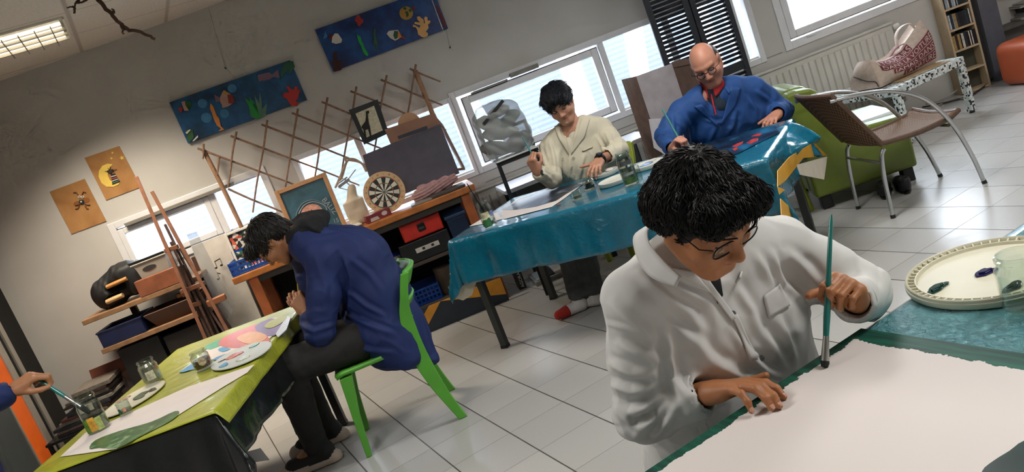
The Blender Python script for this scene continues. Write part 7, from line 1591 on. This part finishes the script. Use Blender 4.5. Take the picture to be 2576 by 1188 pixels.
def fy(E):
    E((0, -.018, .045), (.095, .112, .102), k=.02); E((0, .055, .092), (.084, .060, .040), k=.025); E((.03, .085, .072), (.04, .03, .026), k=.02); E((-.045, .075, .07), (.035, .035, .03), k=.02)
    E((0, .115, -.02), (.082, .055, .070), k=.012, sub=True); E((0, .05, -.12), (.1, .1, .09), k=.02, sub=True)
    for q in (-1, 1): E((q*.09, .02, -.03), (.03, .035, .04), k=.01, sub=True)
hair_of(ym, HM, mat('hair_blue_black', '#11141c', .45, .15, 60), fy, None, 3200, .045, None, (-.3, -.3, -.2), 51, .0017)
for q in (-1, 1): build('eyebrow', MB().tube(bez([HM @ V3(q*.014, .1005, .025), HM @ V3(q*.032, .0965, .031), HM @ V3(q*.052, .083, .026)], 4), [.0032]*9, 6, flat=.6), mhair_d, ym, world=True, smooth=True)
build('chin_beard', MB().ball(HM @ V3(0, .096, -.098), (.014, .008, .009), 12), skY[4], ym, world=True, smooth=True)
# his wristwatch and brush
t = build('wristwatch', MB().lathe([(.033, -.011), (.036, -.009), (.036, .009), (.033, .011)], 24, 0, frame3(LW-(LW-LE).normalized()*.004, (LW-LE).orthogonal(), (LW-LE).normalized()), False, False), mblkp, ym, world=True, smooth=True, solid=.004)
fz = (LHM.to_3x3() @ V3(0, 0, 1)).normalized(); build('watch_face', MB().lathe([(.021, 0), (.021, .010), (.018, .012), (.001, .012)], 20, 0, frame3(LW+fz*.031, fz.orthogonal(), fz), True, False), mblkp, t, world=True, smooth=True); build('watch_dial', MB().lathe([(.013, .0121), (.001, .0125)], 16, 0, frame3(LW+fz*.031, fz.orthogonal(), fz), True, False), mat('dial_blue', '#3b4a66', .2), t, world=True)
gr = RHM @ V3(.0, .075, -.036)
brush(gr+(PD(1368, 452, 4.8)-PD(1314, 352, 4.82))*.42, gr-(PD(1368, 452, 4.8)-PD(1314, 352, 4.82))*.58, .0055, 'teal handled paintbrush held in the fist of the man in cream', mhg, .28, .12, mb_=mat('bristle_dark', '#1d2624', .7), br=.011)
# ------------------------------------------------------------------ the bald man in the blue coat
skB = skin('skin_bald', '#b98069', '#9c5d52')
HC = PD(1775, 160, 4.60); HM = hframe(HC, (-.74, -.67), 27, 8)
RS, LS = PD(1716, 283, 4.66), PD(1893, 226, 4.72); RE, LE = PD(1678, 342, 4.62), PD(1968, 278, 4.80); RW, LW = PD(1692, 372, 4.46), PD(1957, 285, 4.66); PV = V3(3.40, 3.90, .52)
RHM = frame3(RW, PD(1705, 352, 4.40)-RW, PD(1690, 330, 4.38)-PD(1700, 372, 4.42)); LHM = frame3(LW, PD(1940, 300, 4.60)-LW, PD(1925, 285, 4.45)-PD(1940, 300, 4.60)+V3(0, 0, .12))
fpv = PV-Sb*.42
lg = [[PV+Lb*q*.1, PV-Sb*.42+Lb*q*.14, V3(*(PV-Sb*.40+Lb*q*.14).xy, .08), V3(*(PV-Sb*.56+Lb*q*.15).xy, .04)] for q in (-1, 1)]
bm, NB, BR, CH = seated('bald man with round glasses in a bright blue coat painting at the blue table', skB, HC, HM, 1.04, RS, LS, RE, LE, RW, LW, PV,
    (RHM, [(62, 72, 40, 0), (66, 74, 40, 0), (70, 76, 42, 0), (72, 78, 44, 0)], [(.6, .7, -.5), (.0, .75, -.7), (-.3, .8, -.5)], 1), (LHM, [(24, 34, 20, -5), (26, 36, 22, -1), (28, 36, 22, 3), (28, 36, 22, 8)], [(.85, .5, -.3), (.6, .8, -.3), (.4, .9, -.2)], 1 if (LHM.to_3x3() @ V3(1, 0, 0)).dot(Lb) < 0 else -1), lg, jaw=1.08)
cB, tB = coat_of(bm, NB, BR, CH, PV, RS, LS, RE, LE, RW, LW, mcoat_b2, SbN, w=(.13, .13, .15, .11), d=(.15, .15, .14, .085), sl=(.86, .9), sr=.070, seed=61, hem=.44, vneck=1.15, cuff_r=(.048, .048), folds=[([(1725, 290), (1740, 330), (1745, 375)], .010, .014), ([(1800, 320), (1790, 345), (1780, 375)], .009, .013), ([(1850, 280), (1845, 315), (1830, 340)], .010, .014), ([(1880, 245), (1900, 275), (1905, 310)], .012, .014), ([(1905, 230), (1930, 250), (1945, 270)], .010, .012), ([(1690, 290), (1695, 325), (1700, 345)], .010, .013), ([(1770, 300), (1800, 310), (1830, 305)], .006, .010)])
inner(bm, 'sweater', NB+V3(0, 0, .02)+SbN*.012, SbN, mat('sweater_navy', '#1b2a38', .85, .1))
ring_collar(bm, NB+V3(0, 0, .035)+SbN*.012, SbN, mat('collar_red', '#b01f28', .8, .08), .064, .062, 16, 'sweater_collar', .008)
build('zip', MB().tube([NB+SbN*.085+V3(0, 0, .0), NB+SbN*.108+V3(0, 0, -.06), NB+SbN*.118+V3(0, 0, -.12)], .005, 6), mat('collar_red', '#b01f28', .8, .08), bm, world=True)
ring_collar(cB, NB, SbN, mcoat_b2, .094, .045, 55)
onbody('lapel', cB, tB, [(1745, 268), (1765, 262), (1810, 322), (1772, 290)], mcoat_b2, 6, 8, .006, .004); onbody('lapel', cB, tB, [(1838, 218), (1862, 222), (1850, 262), (1812, 318)], mcoat_b2, 6, 8, .006, .004)
legs_of(bm, lg, mtrd, PV)
for l_ in lg:
    an, to = l_[2], l_[3]; dv_ = to-an; dv_.z = 0; dv_.normalize()
    cloth('shoe', bm, tuple(an-V3(.27, .27, .12)), tuple(an+V3(.27, .27, .14)), .008, lambda s: (s.cap(an-dv_*.04-V3(0, 0, .02), an-dv_*.03+V3(0, 0, .03), .042, .044, k=.02), s.cap(an-dv_*.03-V3(0, 0, .03), an+dv_*.18-V3(0, 0, .045), .048, .040, k=.03), s.half(V3(0, 0, .003), (0, 0, -1))), [mat('trainer_black', '#141416', .7, .1)])
def fb2(E):
    E((0, -.03, .012), (.088, .094, .088), k=.02); E((0, .045, .085), (.072, .115, .07), k=.012, sub=True); E((0, .11, -.02), (.1, .085, .12), k=.012, sub=True); E((0, -.01, -.12), (.12, .12, .085), k=.01, sub=True)
    for q in (-1, 1): E((q*.085, .0, -.012), (.025, .024, .036), k=.008, sub=True)
hair_of(bm, HM, mhair_g, fb2, (.08, .09, .085), 0, .02, None, None, 71, amp=.002)
glasses(bm, HM, 1.04, mat('glasses_brown', '#1c1413', .3), .023, .0195, .0022, .106, True)
brp = RHM @ V3(.0, .072, -.034); dB = (PD(1712, 352, 4.40)-PD(1661, 262, 4.45)).normalized()
brush(brp+dB*.10, brp-dB*.24, .006, 'paintbrush with a pale teal handle and dark end in the fist of the bald man', mhg, .3, .15, br=.010)
bpos = PZ(1733, 392, ZB)
# ------------------------------------------------------------------ the man in the dark blue coat at the green table (seen from the side)
skL = skin('skin_left', '#a5714f', '#8d5748')
HC = PD(684, 606, 4.03); HM = hframe(HC, (-.93, .34), 52, 0)
fL = Vector((-.969, .247, 0)); sL = Vector((-.247, -.969, 0))      # sL: towards us, his left
NB = PD(752, 598, 4.02); LS, RS = PD(812, 652, 3.90), NB+Vector((.02, .20, -.09)); LE, RE = PD(806, 836, 3.86), PD(800, 770, 4.28); LW, RW = PD(768, 786, 3.95), PD(768, 772, 4.14); PV = V3(.80, 3.98, .53)
LHM = frame3(LW, PD(742, 749, 3.98)-LW, V3(-.3, -.9, .2)); RHM = frame3(RW, PD(741, 749, 4.10)-RW, V3(-.2, .3, 1))
NBs = NB
def seat2():
    global lm
    CH = lerp(PV, NB, .60)+V3(.13, -.0, .03)
    lgL = [[PV+sL*.09, V3(.29, 3.93, .585), V3(.27, 4.06, .10), V3(.10, 4.13, .035)], [PV-sL*.09, V3(.34, 4.16, .585), V3(.37, 4.30, .10), V3(.2, 4.36, .035)]]
    pts = [HC, RS, LS, RE, LE, RW, LW, PV, CH]+[q for l_ in lgL for q in l_]; lo = np.min([tuple(p) for p in pts], 0)-.22; hi = np.max([tuple(p) for p in pts], 0)+.22; lo[2] = .004
    def fn(s):
        head(s, HM, 1.02); s.cap(HM @ V3(0, -.035, -.06), NB, .052, .058, k=.02); s.chain([PV, CH, NB], [.12, .12, .06], .05)
        for (S_, E_, W_) in ((RS, RE, RW), (LS, LE, LW)): s.chain([NB, S_], [.05, .045], .03); s.chain([S_, E_, W_], [.045, .037, .025], .01)
        hand(s, LHM, [(40, 50, 25, -4), (45, 55, 28, 0), (50, 60, 30, 3), (55, 62, 30, 7)], [(.7, .7, -.5), (.4, .85, -.6), (.2, .9, -.5)], 1, 1.0); hand(s, RHM, [(40, 50, 25, -4), (45, 55, 28, 0), (50, 60, 30, 3), (55, 62, 30, 7)], [(.7, .7, -.5), (.4, .85, -.6), (.2, .9, -.5)], -1, 1.0)
        for l_ in lgL: s.chain(l_[:3], [.07, .05, .04], .02); s.chain(l_[2:], [.036, .03], .02)
    lm = body('man in a dark blue coat hunched over the table on a bright green chair', lo, hi, .0042, fn, skL, tuple(PV))
    BRv = (RS-LS).normalized()
    def fc(s):
        thick(s, [PV+V3(.02, 0, -.04), lerp(PV, CH, .5)+V3(.03, 0, 0), CH, lerp(CH, NB, .8)], [.15, .145, .14, .085], BRv, [.11, .10, .10, .07], .06)
        for (S_, E_, W_) in ((RS, RE, RW), (LS, LE, LW)):
            e = E_+(W_-E_)*.55; s.chain([lerp(NB, S_, .35), S_], [.08, .078], .05); s.chain([S_, lerp(S_, E_, .5)+V3(.01, -.01, 0), E_], [.080, .080, .072], .03); s.chain([E_, e], [.070, .056], .02)
        # skirt of the coat spread over the seat and hanging behind
        s.cap(PV+V3(.07, -.10, -.02), PV+V3(.12, -.20, -.20), .13, .06, k=.06); s.cap(PV+V3(.08, .06, .0), PV+V3(.10, .08, -.12), .12, .07, k=.05); s.cap(PV+V3(-.05, -.13, .02), PV+V3(.02, -.22, -.14), .10, .05, k=.05)
        s.half(V3(0, 0, .30), (0, 0, -1)); s.cap(V3(.28, 3.90, .60), PV+V3(-.04, -.05, -.01), .08, .10, k=.02, sub=True) if 0 else None
    c_, t_ = cloth('coat', lm, lo, hi, .0065, fc, [mcoat_b], [(.0045, 9, 81), (.002, 22, 82)], [(LE, .13, (.3, .2, 1), 48, .006)], 2, [([(850, 640), (872, 700), (868, 780), (850, 850)], -.012, .012), ([(715, 680), (760, 700), (840, 690)], .006, .012), ([(735, 770), (790, 790), (850, 770)], .009, .013), ([(740, 810), (790, 835), (850, 815)], .010, .013), ([(870, 730), (920, 770), (975, 800)], .009, .013), ([(868, 790), (930, 820), (1000, 845)], .010, .014), ([(860, 850), (920, 880), (1000, 890)], .009, .014), ([(870, 900), (905, 930), (925, 955)], .009, .012), ([(880, 650), (930, 690), (965, 740)], .007, .014), ([(770, 600), (850, 590), (905, 615)], .004, .010), ([(790, 640), (820, 720), (810, 790)], .006, .016)])
    legs_of(lm, lgL, mtrd, PV, (.105, .088, .062), cut=.04)
    ho = NB+V3(.02, 0, .02)
    cloth('hood', lm, tuple(ho-V3(.24, .24, .24)), tuple(ho+V3(.24, .24, .24)), .007, lambda s: (s.cap(NB+V3(.01, -.07, .0), NB+V3(.03, .09, .0), .062, .062, k=.03), s.cap(NB+V3(.07, -.08, .015), NB+V3(.08, .09, .025), .072, .074, k=.04), s.ell((0, 0, 0), (.085, .12, .045), Matrix.Translation(NB+V3(.10, .0, .045)), k=.03), s.cap(NB+V3(-.02, -.055, .02), NB+V3(.03, -.07, .03), .04, .045, k=.03)), [mat('hood_black', '#16171c', .9, .15, 30)], [(.006, 18, 91), (.003, 40, 92)])
    def fl(E):
        E((0, -.02, .035), (.090, .110, .096), k=.02); E((0, .06, .08), (.078, .05, .036), k=.02); E((0, -.075, -.03), (.07, .05, .075), k=.03)
        E((0, .115, -.03), (.085, .06, .080), k=.012, sub=True); E((0, .06, -.12), (.1, .1, .085), k=.02, sub=True)
        for q in (-1, 1): E((q*.092, .012, -.025), (.03, .034, .042), k=.01, sub=True)
    hair_of(lm, HM, mhair_d, fl, (.094, .114, .10), 2600, .045, None, (-.3, 0, -.4), 95, .0022)
    glasses(lm, HM, 1.02, mat('glasses_dark', '#232326', .3, 0, metal=.5), .026, .019, .0015)
    for i, l_ in enumerate(lgL):
        an, to = l_[2], l_[3]; dv_ = to-an; dv_.z = 0; dv_.normalize(); msh = mat('trainer_black', '#141416', .7, .1)
        so = cloth('shoe', lm, tuple(an-V3(.27, .27, .12)), tuple(an+V3(.27, .27, .14)), .006, lambda s: (s.cap(an-dv_*.04-V3(0, 0, .02), an-dv_*.03+V3(0, 0, .01), .040, .040, k=.02), s.cap(an-dv_*.03-V3(0, 0, .035), an+dv_*.15-V3(0, 0, .05), .048, .040, k=.03), s.cap(an-dv_*.07-V3(0, 0, .078), an+dv_*.19-V3(0, 0, .078), .042, .046, k=.008, m=1), s.cap(an+V3(0, 0, .02), an+V3(0, 0, .2), .036, .04, k=.01, sub=True), s.half(V3(0, 0, .003), (0, 0, -1))), [msh, mat('sole_cream', '#b9a99a', .6)])
seat2()
brush(LHM @ V3(.02, .10, -.04)+V3(-.03, 0, -.07), LHM @ V3(.02, .10, -.04)+V3(.01, 0, .07), .005, 'short yellow brush in the hand of the man in dark blue', mat('handle_yellow', '#b5a23a', .4), .3, .12)
# ------------------------------------------------------------------ the person at the left edge: only a hand and a blue sleeve in view
sk5 = skin('skin_edge', '#b07a58', '#9c6450')
JA = PZ(252, 1082, ZG); DJ = (JA-CAM).dot(FWD)
RW5 = PD(28, 985, 3.22); HM5 = frame3(RW5, PD(92, 938, 3.26)-RW5, V3(-.2, -.35, 1)); RE5 = PD(-170, 1090, 3.05); RG5 = V3(-.42, -.9, 0); C5 = PD(-205, 1075, 3.15); RS5 = C5+RG5*.18+V3(0, 0, .15); PV5 = V3(C5.x-.03, C5.y, .52)
LS5 = C5-RG5*.18+V3(0, 0, .15); NB5 = lerp(RS5, LS5, .5)+V3(0, 0, .06); LE5 = LS5+V3(-.12, .06, -.25); LW5 = LE5+V3(.12, -.14, -.16); HC5 = NB5+V3(.05, -.02, .19)
F5 = V3(.9, -.42, 0); hm5 = hframe(HC5, (.8, .3), 25)
lg5 = [[PV5+RG5*q*.09, PV5+RG5*q*.10+F5*.38+V3(0, 0, .03), V3(*(PV5+RG5*q*.10+F5*.36).xy, .08), V3(*(PV5+RG5*q*.10+F5*.5).xy, .04)] for q in (-1, 1)]
ts5 = 1 if (HM5.to_3x3() @ V3(1, 0, 0)).z < 0 else -1
p5, NB_, BR_, CH_ = seated('person cut off by the left edge whose hand dips a brush in a jar', sk5, HC5, hm5, 1.0, RS5, LS5, RE5, LE5, RW5, LW5, PV5,
    (HM5, [(42, 62, 35, -2), (48, 64, 36, 0), (55, 66, 38, 2), (62, 68, 40, 4)], [(.5, .8, -.55), (.1, .85, -.5), (-.1, .9, -.4)], ts5), (frame3(LW5, (.6, -.2, -.6), (.5, .2, .6)), [(20, 25, 15, 0)]*4, [(.7, .7, -.2), (.5, .8, -.1), (.4, .9, 0)], 1), lg5, hf=1.12)
coat_of(p5, NB_, BR_, CH_, PV5, RS5, LS5, RE5, LE5, RW5, LW5, mcoat_b, F5, seed=111, sl=(.90, .85), hem=.42, hh=.0075)
legs_of(p5, lg5, mtrd, PV5, hh=.014)
inner(p5, 'shirt', NB_, F5, mat('shirt_black', '#16171b', .8, .1))
hair_of(p5, hm5, mhair_d, lambda E: (E((0, -.02, .035), (.088, .106, .094), k=.02), E((0, .115, -.03), (.085, .06, .08), k=.012, sub=True), E((0, .06, -.12), (.1, .1, .085), k=.02, sub=True)), None, 0, 0, None, None, 120)
tipA = JA+V3(-.005, .0, .085); endA = HM5 @ V3(.0, .05, -.005); topA = PD(108, 962, DJ-.02)
brush(tipA, topA+(topA-tipA)*.25, .0075, 'teal brush dipped in the large labelled jar by the person at the left edge', mhg, .42, .15, br=.011)
vs = SC.view_settings; vs.view_transform = 'Standard'; vs.look = 'None'; vs.exposure = 0.24; vs.gamma = 1.0; vs.use_curve_mapping = False
cy = SC.cycles; cy.max_bounces = 6; cy.diffuse_bounces = 3; cy.glossy_bounces = 3; cy.transmission_bounces = 4; cy.transparent_max_bounces = 14; cy.use_adaptive_sampling = True; cy.adaptive_threshold = .08; cy.adaptive_min_samples = 12; cy.sample_clamp_indirect = 6.0
cy.use_denoising = True; cy.caustics_reflective = False; cy.caustics_refractive = False
try: cy.denoiser = 'OPENIMAGEDENOISE'
except Exception: pass
